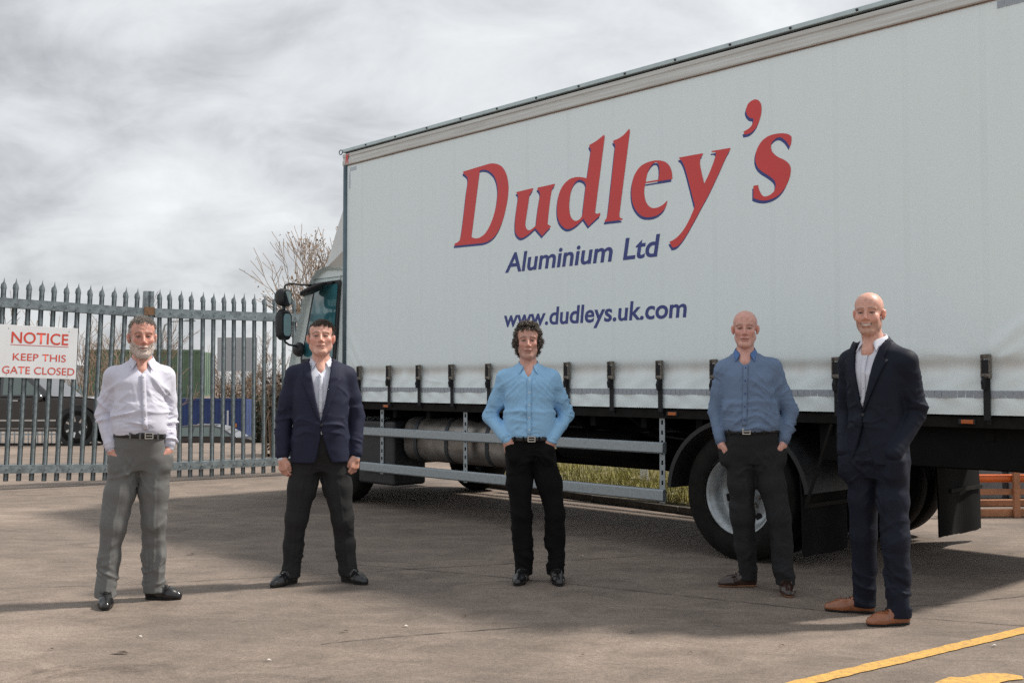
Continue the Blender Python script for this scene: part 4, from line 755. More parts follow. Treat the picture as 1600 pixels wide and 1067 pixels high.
# ---- notice on the gate
m_sign = material('sign_white', (0.80, 0.82, 0.84), 0.4, var=0.05, vscale=4)
m_sred = material('sign_red', (0.68, 0.07, 0.04), 0.5)
sign = MB().box((-0.58, -0.004, -0.335), (0.46, 0.0, 0.335)).build('notice_sign', m_sign, None, bev=0.002)
sign.location = (-6.39 + 0.8233*0.305 + 0.5676*0.062, 13.93 + 0.5676*0.305 - 0.8233*0.062, 1.755)
sign.rotation_euler = (0, math.atan(0.030), GA)
tag(sign, 'white notice board with red capital letters fixed to the gate', 'sign')
sf = lambda u, v: (u, -0.0062, v)
text_shape('lettering', 'NOTICE', m_sred, sign, sf, (-0.343, 0.345, 0.105, 0.252), offset=0.010)
MB().box((-0.35, -0.0062, 0.082), (0.352, -0.0045, 0.088)).build('underline', m_sred, sign)
text_shape('lettering', 'KEEP THIS', m_sred, sign, sf, (-0.315, 0.325, -0.115, -0.022), offset=0.002)
text_shape('lettering', 'GATE CLOSED', m_sred, sign, sf, (-0.434, 0.438, -0.285, -0.19), offset=0.002)
for x in (-0.38, 0.35):
    for z in (0.29, -0.30): put('screw', bolt, None, sign, (x, -0.003, z)).scale = (0.5, 0.4, 0.5)

# ---- grass verge and kerb behind the lorry
m_soil = material('verge_soil', (0.16, 0.14, 0.06), 0.95, var=0.5, vscale=5, dark=(0.06, 0.05, 0.03), bump=0.5, bscale=30)
V_POLY = [(-0.35, 14.35), (0.62, 13.05), (1.30, 12.10), (2.25, 10.80), (2.55, 10.78), (3.3, 11.6), (4.2, 13.0), (6.0, 16.0), (6.5, 22.0), (-1.2, 22.0), (-0.7, 16.0)]
def inside(x, y, poly=V_POLY):
    c = False; n = len(poly)
    for i in range(n):
        x0, y0 = poly[i]; x1, y1 = poly[i-1]
        if (y0 > y) != (y1 > y) and x < (x1-x0)*(y-y0)/(y1-y0)+x0: c = not c
    return c
def edge_d(x, y):
    d = 9
    for i in range(len(V_POLY)):
        a = Vector(V_POLY[i-1]); b = Vector(V_POLY[i]); p = Vector((x, y)); t = max(0, min(1, (p-a).dot(b-a)/(b-a).length_squared))
        d = min(d, (p-a-(b-a)*t).length)
    return d
def verge_z(x, y):
    d = edge_d(x, y)
    return 0.07 + 0.14*min(d, 3.5) + 0.05*sin(x*2.1+y) * min(1, d) + 0.03*sin(x*5.3-y*3.7) * min(1, d)
bm = bmesh.new()
vs_ = [bm.verts.new((x, y, 0)) for x, y in V_POLY]; bm.faces.new(vs_)
bmesh.ops.triangulate(bm, faces=bm.faces[:])
for _ in range(5):
    bmesh.ops.subdivide_edges(bm, edges=bm.edges[:], cuts=1, use_grid_fill=True)
for v in bm.verts: v.co.z = verge_z(v.co.x, v.co.y) if edge_d(v.co.x, v.co.y) > 0.01 else 0.06
for f in bm.faces: f.smooth = True
me = bpy.data.meshes.new('verge'); bm.to_mesh(me); bm.free()
verge = put('verge', me, m_soil); tag(verge, 'raised grassy verge behind the lorry', kind='structure')
m_kerb = material('kerb_concrete', (0.085, 0.072, 0.058), 0.9, var=0.45, vscale=9, bump=0.4, bscale=50)
kp = [Vector((*p, 0)) for p in V_POLY[:8]]
for a, b in zip(kp[:-1], kp[1:]):
    L_ = (b-a).length; k = max(1, round(L_/0.7)); d = (b-a)/k
    for i in range(k):
        p0 = a + d*i; p1 = a + d*(i+1); q = (p1-p0).normalized()*0.006
        MB().bar(p0+q+Vector((0, 0, 0.035)), p1-q+Vector((0, 0, 0.035)), 0.12, 0.08 + RNG.uniform(-0.008, 0.008)).build('kerb_stone', m_kerb, verge, bev=0.012)
m_grass = material('grass_blades', (0.33, 0.28, 0.085), 0.8, var=0.5, vscale=1.8, dark=(0.17, 0.18, 0.05))
gb = MB(); cnt = 0
while cnt < 16000:
    x, y = RNG.uniform(-0.7, 6.0), 10.8 + abs(RNG.gauss(0, 2.6))
    if y > 21 or not inside(x, y) or edge_d(x, y) < 0.05: continue
    z = verge_z(x, y) - 0.01; h = RNG.uniform(0.05, 0.13)*(1 + (0.8 if RNG.random() < 0.06 else 0)); a = RNG.uniform(0, pi); w = RNG.uniform(0.004, 0.009)
    lx, ly = RNG.gauss(0, 0.035), RNG.gauss(0, 0.035)
    k = len(gb.v)
    gb.v += [(x-w*cos(a), y-w*sin(a), z), (x+w*cos(a), y+w*sin(a), z), (x+lx, y+ly, z+h)]
    gb.f.append((k, k+1, k+2)); cnt += 1
gm = bpy.data.meshes.new('grass'); gm.from_pydata(gb.v, [], gb.f)
tag(put('grass', gm, m_grass), 'dry yellow-green grass growing on the verge', 'grass', kind='stuff')
m_daisy = material('pale_litter', (0.62, 0.60, 0.52), 0.8)
for i in range(26):
    x, y = RNG.uniform(0.2, 2.6), RNG.uniform(11.2, 13.6)
    if not inside(x, y): continue
    s_ = RNG.uniform(0.012, 0.035)
    o = MB().add([(-s_, -s_*.6, 0), (s_, -s_*.4, .01), (s_*.7, s_*.7, .004), (-s_*.6, s_*.5, .012)], [(0, 1, 2), (0, 2, 3)]).build('dead_leaf', m_daisy, verge)
    o.location = (x, y, verge_z(x, y)+0.05); o.rotation_euler = (RNG.uniform(-.5, .5), RNG.uniform(-.5, .5), RNG.uniform(0, 6))
mp_ = MB().box((-0.045, -0.045, 0), (0.045, 0.045, 0.34)).build('marker_post', material('marker_white', (0.70, 0.72, 0.74), 0.5), None, bev=0.006)
mp_.location = (1.62, 13.4, 0.16); tag(mp_, 'short white marker post standing in the grass', 'post')
ob = MB().box((0, -0.02, 0), (0.62, 0.02, 0.10)).build('barrier_board', material('orange_board', (0.55, 0.13, 0.06), 0.6, var=0.2, vscale=10), None, bev=0.004)
ob.location = (1.72, 13.3, 0.34); ob.rotation_euler = (0, 0, -0.5); tag(ob, 'faded orange board lying behind the white marker post', 'board')

# ---- timber stillage with orange tubes, seen below the rear of the lorry
m_wood = material('rough_timber', (0.42, 0.19, 0.10), 0.8, var=0.35, vscale=4, stretch=(1, 1, 1), bump=0.3, bscale=40)
m_tube = material('orange_pipe', (0.62, 0.13, 0.02), 0.4, var=0.15, vscale=6)
stl = empty('timber_stillage', (4.62, 11.1, 0), rad(3)); tag(stl, 'reddish timber stillage frame standing behind the rear wheels', 'stillage')
MB().box((0, 0, 0.005), (2.4, 0.09, 0.075)).build('base_rail', m_wood, stl, bev=0.005)
MB().box((0, 0.9, 0.005), (2.4, 0.99, 0.075)).build('base_rail', m_wood, stl, bev=0.005)
MB().box((0, 0.0, 0.225), (2.4, 0.03, 0.285)).build('rail', m_wood, stl, bev=0.004)
for x in (0.0, 0.47, 1.2, 2.3):
    MB().box((x, -0.045, 0.0), (x+0.065, -0.003, 0.50)).build('upright', m_wood, stl, bev=0.005)
MB().box((0, -0.040, 0.503), (2.4, 0.05, 0.545)).build('top_rail', m_wood, stl, bev=0.005)
for i, (y, z) in enumerate(((0.045, 0.385), (0.13, 0.385))):
    o = MB().tube([(0.02, 0, 0), (2.9, 0, 0)], 0.038, 20).build('pipe', m_tube, None); smooth_angle(o, 50)
    o.location = (4.62 - 0.052*y, 11.1 + y, z); o.rotation_euler = (0, 0, rad(3))
    tag(o, ['nearer orange plastic pipe lying along the timber stillage', 'farther orange plastic pipe tucked behind the nearer one'][i], 'pipe', 'pipes on the stillage')
m_clad = material('grey_cladding', (0.16, 0.165, 0.17), 0.6, var=0.2, vscale=4)
crate = empty('steel_cabinet', (4.75, 12.4, 0), rad(3)); tag(crate, 'dark grey ribbed steel cabinet behind the timber stillage', 'cabinet')
MB().box((-0.1, 0, 0), (3.4, 0.7, 1.9)).build('shell', material('cabinet_dark', (0.03, 0.032, 0.036), 0.6), crate, bev=0.01)
for i in range(7):
    if i % 3 == 0: continue
    MB().box((0.10 + i*0.40, -0.035, 0.05), (0.42 + i*0.40, -0.002, 1.85)).build('panel', m_clad, crate, bev=0.01)

# ---- scraps on the yard
m_leaf = material('dead_leaf_brown', (0.05, 0.032, 0.02), 0.9)
m_pale = material('pale_scrap', (0.55, 0.52, 0.47), 0.9)
yard_bits = [(-1.98, 5.55, 0.05, 0), (-2.36, 5.62, 0.02, 0), (-0.92, 6.02, 0.03, 0), (-0.60, 6.15, 0.02, 1), (-0.28, 6.4, 0.02, 0), (-2.55, 8.7, 0.035, 0), (0.65, 6.0, 0.02, 0), (0.05, 8.9, 0.025, 0),
             (0.35, 5.5, 0.015, 0), (-1.2, 5.4, 0.02, 1), (-2.0, 5.9, 0.02, 1), (1.4, 5.7, 0.018, 0), (2.5, 5.7, 0.02, 1), (0.9, 5.55, 0.015, 0), (-3.1, 6.2, 0.02, 1), (0.55, 8.6, 0.02, 1)]
for i, (x, y, s_, k) in enumerate(yard_bits):
    o = MB().add([(-s_, -s_*.18, 0.006), (-s_*.2, -s_*.3, 0.012), (s_, -s_*.1, 0.006), (s_*.3, s_*.28, 0.014), (-s_*.5, s_*.2, 0.006)], [(0, 1, 4), (1, 3, 4), (1, 2, 3)]).build('litter_scrap', m_pale if k else m_leaf, ground)
    o.location = (x, y, 0); o.rotation_euler = (0, 0, RNG.uniform(-0.4, 0.4))

# ---- vehicles beyond the gate
m_carblack = material('car_black', (0.012, 0.012, 0.014), 0.18, coat=1.0, spec=0.6)
m_carglass = material('car_glass', (0.10, 0.14, 0.13), 0.05, spec=0.9)
m_chrome = material('chrome', (0.6, 0.61, 0.62), 0.15, metal=1.0)
m_headl = material('headlamp', (0.6, 0.63, 0.65), 0.12, spec=0.8)
def car(name, loc, rz, label, lower, house, windows, wheels, W, wr, extra):
    root = empty(name, loc, rz); tag(root, label, 'car')
    # body: lower shell swollen at mid height, cabin tapering inwards
    b = MB(); zs_ = [z for _, z in lower]; zmn, zmx = min(zs_), max(zs_)
    for y, ins in ((-W/2+0.10, 0.02), (-W/2+0.02, 0.004), (-W/2, 0.0), (W/2, 0.0), (W/2-0.02, 0.004), (W/2-0.10, 0.02)):
        b.v += [(x*(1-ins*0.5), y, z - ins*(z-zmn)*1.2) for x, z in lower]
    n = len(lower)
    for i in range(5):
        for k in range(n): b.f.append((i*n+k, i*n+(k+1) % n, (i+1)*n+(k+1) % n, (i+1)*n+k))
    b.f += [tuple(range(n)), tuple(range(5*n, 6*n))]
    bo = b.build('body', m_carblack, root); bevel(bo, 0.05, 3, 25)
    h = MB(); z0 = min(z for _, z in house); z1 = max(z for _, z in house)
    yy = lambda z: W/2 - 0.05 - 0.24*(z-z0)/(z1-z0)
    for sg in (-1, 1): h.v += [(x, sg*yy(z), z) for x, z in house]
    n = len(house); h.f = [tuple(range(n)), tuple(reversed(range(n, 2*n)))] + [(i, i+n, (i+1) % n+n, (i+1) % n) for i in range(n)]
    ho = h.build('cabin', m_carblack, root); bevel(ho, 0.05, 3, 20)
    for poly in windows:
        for sg in (-1, 1):
            MB().add([(x, sg*(yy(z)+0.006), z) for x, z in poly], [tuple(range(len(poly)))]).build('window', m_carglass, root)
    for wx in wheels:
        for sg in (-1, 1):
            ar = MB().lathe([(0.0, 0), (wr+0.07, 0), (wr+0.075, 0.02)], 32, 'Y').build('wheel_arch', m_plastic, root, loc=(wx, sg*(W/2+0.004), wr), rot=(0, 0, 0 if sg < 0 else pi))
            we = empty('wheel', (wx, sg*(W/2+0.014), wr), 0 if sg < 0 else pi, root)
            MB().lathe([(wr*0.66, 0.012), (wr*0.75, 0.0), (wr*0.93, 0.006), (wr, 0.04), (wr, 0.2)], 36, 'Y').build('tyre', m_rubber, we, smooth=True)
            MB().lathe([(wr*0.67, 0.012), (wr*0.60, 0.03), (wr*0.58, 0.06)], 36, 'Y').build('rim', m_chrome, we, smooth=True)
            sp_ = MB()
            for i in range(7):
                a = 2*pi*i/7; sp_.bar((0, 0.03, 0), (wr*0.62*cos(a), 0.02, wr*0.62*sin(a)), 0.045, 0.03, up=(0, 1, 0))
            sp_.build('spokes', m_chrome, we)
    extra(root, W)
    return root
def suv_extra(r, W):
    for sg in (-1, 1):
        mo = MB().lathe([(0, -0.13), (0.07, -0.11), (0.10, -0.02), (0.09, 0.06), (0, 0.08)], 14, 'X', (0.72, sg*(W/2+0.09), 1.11)).build('door_mirror', m_carblack, r, smooth=True); mo.scale = (1, 1, 0.9)
        MB().box((-1.7, sg*(W/2+0.004)-0.006, 0.50), (1.05, sg*(W/2+0.004)+0.006, 0.535)).build('trim_strip', m_chrome, r)
        MB().box((-1.7, sg*(W/2+0.004)-0.006, 0.335), (1.15, sg*(W/2+0.004)+0.006, 0.35)).build('sill_strip', m_chrome, r)
        MB().box((0.05, sg*(W/2+0.01)-0.012, 0.93), (0.24, sg*(W/2+0.01)+0.012, 0.955)).build('door_handle', m_chrome, r)
        MB().box((2.0, sg*(W/2-0.10)-0.10, 0.80), (2.30, sg*(W/2-0.10)+0.09, 0.92)).build('headlight', m_headl, r, bev=0.03)
car('suv', (-10.92, 24.45, 0.03), rad(2), 'big black off-road car parked behind the gate under the notice',
    [(-2.3,0.42),(-2.34,0.75),(-2.28,1.02),(0.75,1.04),(1.5,1.03),(2.05,0.96),(2.28,0.84),(2.34,0.6),(2.28,0.36),(1.0,0.28),(-1.9,0.28)],
    [(-2.22,1.0),(-2.05,1.66),(-1.5,1.76),(-0.2,1.76),(0.15,1.68),(0.98,1.0)],
    [[(-1.05,1.06),(-1.0,1.62),(-0.25,1.65),(-0.2,1.06)], [(-0.12,1.06),(-0.16,1.65),(0.08,1.60),(0.74,1.06)], [(-2.0,1.08),(-1.88,1.58),(-1.15,1.62),(-1.2,1.08)]],
    (-1.42, 1.48), 1.94, 0.375, suv_extra)
def est_extra(r, W):
    for sg in (-1, 1):
        MB().box((1.85, sg*(W/2-0.12)-0.10, 0.60), (2.18, sg*(W/2-0.12)+0.11, 0.72)).build('headlight', m_headl, r, bev=0.03)
        MB().box((-1.3, sg*0.55-0.02, 1.44), (0.0, sg*0.55+0.02, 1.47)).build('roof_bar', m_chrome, r)
    MB().box((-2.22, -0.75, 0.72), (-2.16, -0.45, 0.9)).build('tail_light', material('tail_red', (0.5, 0.02, 0.02), 0.3), r)
car('estate_car', (-13.55, 50.6, -2.05), rad(-6), 'low dark estate car in the lower yard by the blue container',
    [(-2.2,0.35),(-2.22,0.72),(-2.1,0.92),(0.9,0.93),(1.7,0.84),(2.15,0.68),(2.2,0.42),(2.1,0.24),(-2.0,0.24)],
    [(-2.1,0.9),(-1.75,1.38),(-1.3,1.45),(-0.1,1.45),(0.3,1.36),(1.12,0.9)],
    [[(-1.0,0.95),(-0.95,1.34),(-0.25,1.37),(-0.2,0.95)], [(-0.12,0.95),(-0.16,1.37),(0.2,1.30),(0.85,0.95)], [(-1.9,0.96),(-1.62,1.32),(-1.08,1.34),(-1.1,0.95)]],
    (-1.35, 1.35), 1.78, 0.31, est_extra)

# ---- stacked containers, billboard, posts
def container(loc, rz, Lc, base, label, nm='shipping_container'):
    root = empty(nm, loc, rz); tag(root, label, 'container', 'stacked shipping containers')
    m_c = material('container_' + nm + label[:5], base, 0.6, var=0.25, vscale=2)
    w = MB(); n = int(Lc/0.07); d = 0.045
    prof = []
    for i in range(n+1):
        ph = (i % 4); prof.append((i*0.07, 0 if ph in (0, 1) else d))
    for z in (0.16, 2.46): w.v += [(x, y, z) for x, y in prof]
    for i in range(n): w.f.append((i, i+1, n+2+i, n+1+i))
    w.build('corrugated_side', m_c, root)
    MB().box((0, 0.06, 0.10), (Lc, 2.4, 2.50)).build('box', m_c, root)
    for z in (0.0, 2.46): MB().box((0, -0.02, z), (Lc, 0.08, z+0.14)).build('side_beam', m_c, root)
    for x in (0, Lc-0.14): MB().box((x, -0.03, 0), (x+0.14, 0.1, 2.6)).build('corner_casting', m_c, root)
    for k in range(5): MB().box((Lc+0.001, 0.15+k*0.5, 0.2), (Lc+0.03, 0.18+k*0.5, 2.45)).build('lock_rod', m_galv, root)
    return root
container((-20.3, 58.0, -2.09), rad(4), 6.06, (0.025, 0.055, 0.19), 'blue corrugated container at the bottom of the stack')
container((-22.75, 58.2, 0.515), rad(4), 6.06, (0.13, 0.20, 0.125), 'green corrugated container stacked on the blue one')
cm = bpy.data.objects.get('shipping_container')
MB().box((5.05, -0.035, 0.35), (5.15, -0.028, 1.95)).build('stencil_mark', material('stencil_white', (0.6, 0.62, 0.66), 0.6), cm)
MB().box((5.48, -0.035, 1.05), (5.58, -0.028, 1.25)).build('stencil_orange', material('stencil_orange', (0.6, 0.22, 0.06), 0.6), cm)
bb_ = empty('corrugated_hoarding', (-15.2, 56.0, -2.05), 0); tag(bb_, 'grey corrugated hoarding raised on posts behind the gate', 'hoarding')
hb = MB(); n = 32
for z in (3.98, 5.72): hb.v += [(i*2.06/n, 0.10*(0.5+0.5*cos(2*pi*i/8)), z) for i in range(n+1)]
for i in range(n): hb.f.append((i, i+1, n+2+i, n+1+i))
hb.build('sheet', material('hoarding_grey', (0.42, 0.44, 0.46), 0.5, metal=0.2), bb_, smooth=True)
for x in (0.2, 1.86): MB().box((x, 0.14, 0), (x+0.1, 0.24, 5.7)).build('post', m_galv, bb_)
lp = empty('street_lamp', (-20.6, 64, -2.05), 0); tag(lp, 'slim street lamp with a short arm beyond the gate', 'street lamp')
MB().tube([(0, 0, 0), (0, 0, 6.2), (0.15, 0, 6.75), (0.45, 0, 6.98)], [0.09, 0.06, 0.05, 0.04], 10).build('column', m_galv, lp, smooth=True)
MB().tube([(0.4, 0, 6.97), (1.9, 0, 7.05)], 0.035, 8).build('arm', m_galv, lp, smooth=True)
MB().box((1.35, -0.12, 6.98), (1.95, 0.12, 7.1)).build('lantern', m_galv, lp, bev=0.03)
wp = MB().tube([(0, 0, 0), (0, 0, 2.35)], 0.035, 10).build('white_pole', material('marker_white', (0.7, 0.72, 0.74), 0.5), None, smooth=True)
wp.location = (-7.4, 24.2, 0); tag(wp, 'thin white pole standing just behind the gate', 'pole')
# pale industrial shed far off and its palisade fence
shed = empty('industrial_shed', (-62, 95, -2.05), rad(4)); tag(shed, 'pale industrial shed far behind the parked off-road car', 'building')
MB().box((0, 0, 0), (26, 18, 4.6)).build('wall', material('shed_white', (0.62, 0.66, 0.68), 0.6, var=0.06, vscale=0.4), shed)
MB().prism([(-0.3, 4.6), (26.3, 4.6), (13, 6.2)], -0.3, 18.3).build('roof', material('shed_roof', (0.35, 0.37, 0.39), 0.6), shed)
for i in range(5):
    MB().box((1.5+i*5, -0.06, 0), (4.6+i*5, -0.003, 3.2)).build('roller_door', material('shed_door', (0.28, 0.42, 0.45), 0.5), shed)
ff = empty('boundary_fence', (-34, 60, -2.05), rad(3)); tag(ff, 'far grey palisade fence behind the parked off-road car', 'fence')
for z in (0.5, 2.1): MB().box((0, 0, z), (15, 0.06, z+0.08)).build('fence_rail', m_galv, ff)
fp = MB().box((-0.035, -0.03, 0), (0.035, -0.002, 2.6)).mesh('fence_pale'); fp.materials.append(m_galv)
for i in range(60): put('fence_pale', fp, None, ff, (i*0.25, 0, 0))

# ---- bare trees and hedges
m_bark = material('bark', (0.12, 0.095, 0.075), 0.9, var=0.35, vscale=8)
m_twig = material('twig', (0.27, 0.20, 0.145), 0.9, var=0.3, vscale=3)
m_dry = material('dry_leaf', (0.26, 0.16, 0.085), 0.9, var=0.4, vscale=3)
def bare_tree(loc, H, spread, seed, label, depth=5, r0=0.09, leaves=0, trunk_h=0.25, group='bare trees beyond the gate', stems=1, rmin=0.005):
    rg = random.Random(seed); root = empty('bare_tree', loc); tag(root, label, 'tree', group)
    tr = MB(); br = MB(); tips = []
    def grow(p, d, ln, r, lv):
        pts = [p]; q = p.copy(); dd = d.copy(); k = 4
        for i in range(k):
            dd = (dd + Vector((rg.gauss(0, .13), rg.gauss(0, .13), rg.gauss(0.04, .08)))).normalized(); q = q + dd*(ln/k); pts.append(q.copy())
        rs = [max(rmin, r*(1-0.45*i/k)) for i in range(k+1)]
        (tr if lv == depth else br).tube(pts, rs, 7 if lv > depth-2 else (4 if lv > 1 else 3), caps=False)
        if lv <= 0: tips.append(pts[-1]); tips.append(pts[2]); return
        nb = rg.choice([2, 3, 3, 4]) if lv < depth else rg.choice([4, 5])
        for j in range(nb):
            t = rg.uniform(0.35, 1.0) if j else 1.0
            i = min(k-1, int(t*k)); b = pts[i].lerp(pts[i+1], t*k-i)
            ax = Vector((rg.gauss(0, 1), rg.gauss(0, 1), rg.gauss(0, 1))).normalized()
            nd = (dd + ax*rg.uniform(0.4, 0.85)*spread).normalized(); nd.z = nd.z*0.8 + 0.22; nd.normalize()
            grow(b, nd, ln*rg.uniform(0.58, 0.82), rs[i]*rg.uniform(0.5, 0.7), lv-1)
    for s_ in range(stems):
        d0 = Vector((rg.gauss(0, .25*(stems > 1)), rg.gauss(0, .25*(stems > 1)), 1)).normalized()
        grow(Vector((rg.uniform(-.2, .2)*(stems > 1), rg.uniform(-.2, .2)*(stems > 1), -0.05)), d0, H*trunk_h, r0, depth)
    o = tr.build('trunk', m_bark, root, smooth=True); o2 = br.build('crown', m_twig, root)
    if leaves:
        lf = MB()
        for i in range(leaves):
            p = rg.choice(tips) + Vector((rg.gauss(0, .05), rg.gauss(0, .05), rg.gauss(0, .05))); s_ = rg.uniform(0.015, 0.035)
            a = Vector((rg.gauss(0, 1), rg.gauss(0, 1), rg.gauss(0, 1))).normalized()*s_; b = a.orthogonal().normalized()*s_*0.6
            k = len(lf.v); lf.v += [tuple(p-a), tuple(p+b), tuple(p+a), tuple(p-b)]; lf.f.append((k, k+1, k+2, k+3))
        me = bpy.data.meshes.new('leaves'); me.from_pydata(lf.v, [], lf.f); tag(put('leaves', me, m_dry, root), kind='stuff')
    return root
bare_tree((-3.28, 19.0, 0), 4.3, 0.72, 5, 'bushy bare tree with a few dry leaves rising behind the lorry cab', 5, 0.05, 900, 0.26, stems=5, rmin=0.004)
bare_tree((-2.90, 19.6, 0), 5.6, 0.65, 9, 'taller bare tree with dry leaf tufts beside the lorry cab roof', 5, 0.07, 900, 0.27, stems=3)
bare_tree((-15.6, 40.5, -2.05), 7.4, 0.75, 21, 'slender bare tree standing left of the gate post', 4, 0.10, 0, 0.34, stems=3, rmin=0.009)
bare_tree((-13.9, 41.5, -2.05), 6.6, 0.75, 22, 'thin bare tree right beside the gate post', 4, 0.09, 0, 0.34, stems=2, rmin=0.009)
bare_tree((-14.6, 67, -2.05), 8.0, 0.8, 33, 'bare bushy tree above the brown hedge right of the hoarding', 5, 0.08, 300, 0.28, stems=3, rmin=0.009)
def hedge(loc, size, base, seed, label, nleaf, twiggy=False):
    rg = random.Random(seed); root = empty('hedge', loc); tag(root, label, 'hedge')
    sx, sy, sz = size; lf = MB(); br = MB()
    for i in range(nleaf):
        p = Vector((rg.uniform(-sx/2, sx/2), rg.uniform(-sy/2, sy/2), rg.random()**0.8*sz*(0.86 + 0.14*sin(i*0.37))))
        s_ = rg.uniform(0.03, 0.07); a = Vector((rg.gauss(0, 1), rg.gauss(0, 1), rg.gauss(0, 1))).normalized()*s_; b = a.orthogonal().normalized()*s_*0.6
        k = len(lf.v); lf.v += [tuple(p-a), tuple(p+b), tuple(p+a), tuple(p-b)]; lf.f.append((k, k+1, k+2, k+3))
    for i in range(int(sx*(60 if twiggy else 12))):
        x, y = rg.uniform(-sx/2, sx/2), rg.uniform(-sy/2, sy/2); h = sz*rg.uniform(0.7, 1.15)
        br.tube([(x, y, 0), (x+rg.gauss(0, .06), y+rg.gauss(0, .06), h*.5), (x+rg.gauss(0, .16), y+rg.gauss(0, .16), h)], [0.02, 0.012, 0.004], 4, caps=False)
    me = bpy.data.meshes.new('foliage'); me.from_pydata(lf.v, [], lf.f)
    o = put('foliage', me, material('hedge_' + label[:8], base, 0.9, var=0.5, vscale=2), root); o['kind'] = 'stuff'
    br.build('stems', m_twig, root)
    return root
hedge((-14.6, 64.0, -2.05), (5.6, 1.4, 3.75), (0.13, 0.075, 0.04), 3, 'brown winter hedge in the lower yard under the hoarding', 9000, True)
hedge((-5.45, 27.8, -0.7), (2.1, 1.0, 1.75), (0.022, 0.028, 0.016), 4, 'dark evergreen hedge behind the gate next to the lorry cab', 7000)
hedge((-3.0, 20.6, 0), (3.2, 1.0, 1.5), (0.045, 0.032, 0.022), 6, 'tangled brown bramble hedge behind the lorry cab', 4000, True)
# ================================================================== people
# Surfaces are grown from distance fields on a grid (surface nets), so limbs blend and taper.
def v3(p): return np.array(p, float)

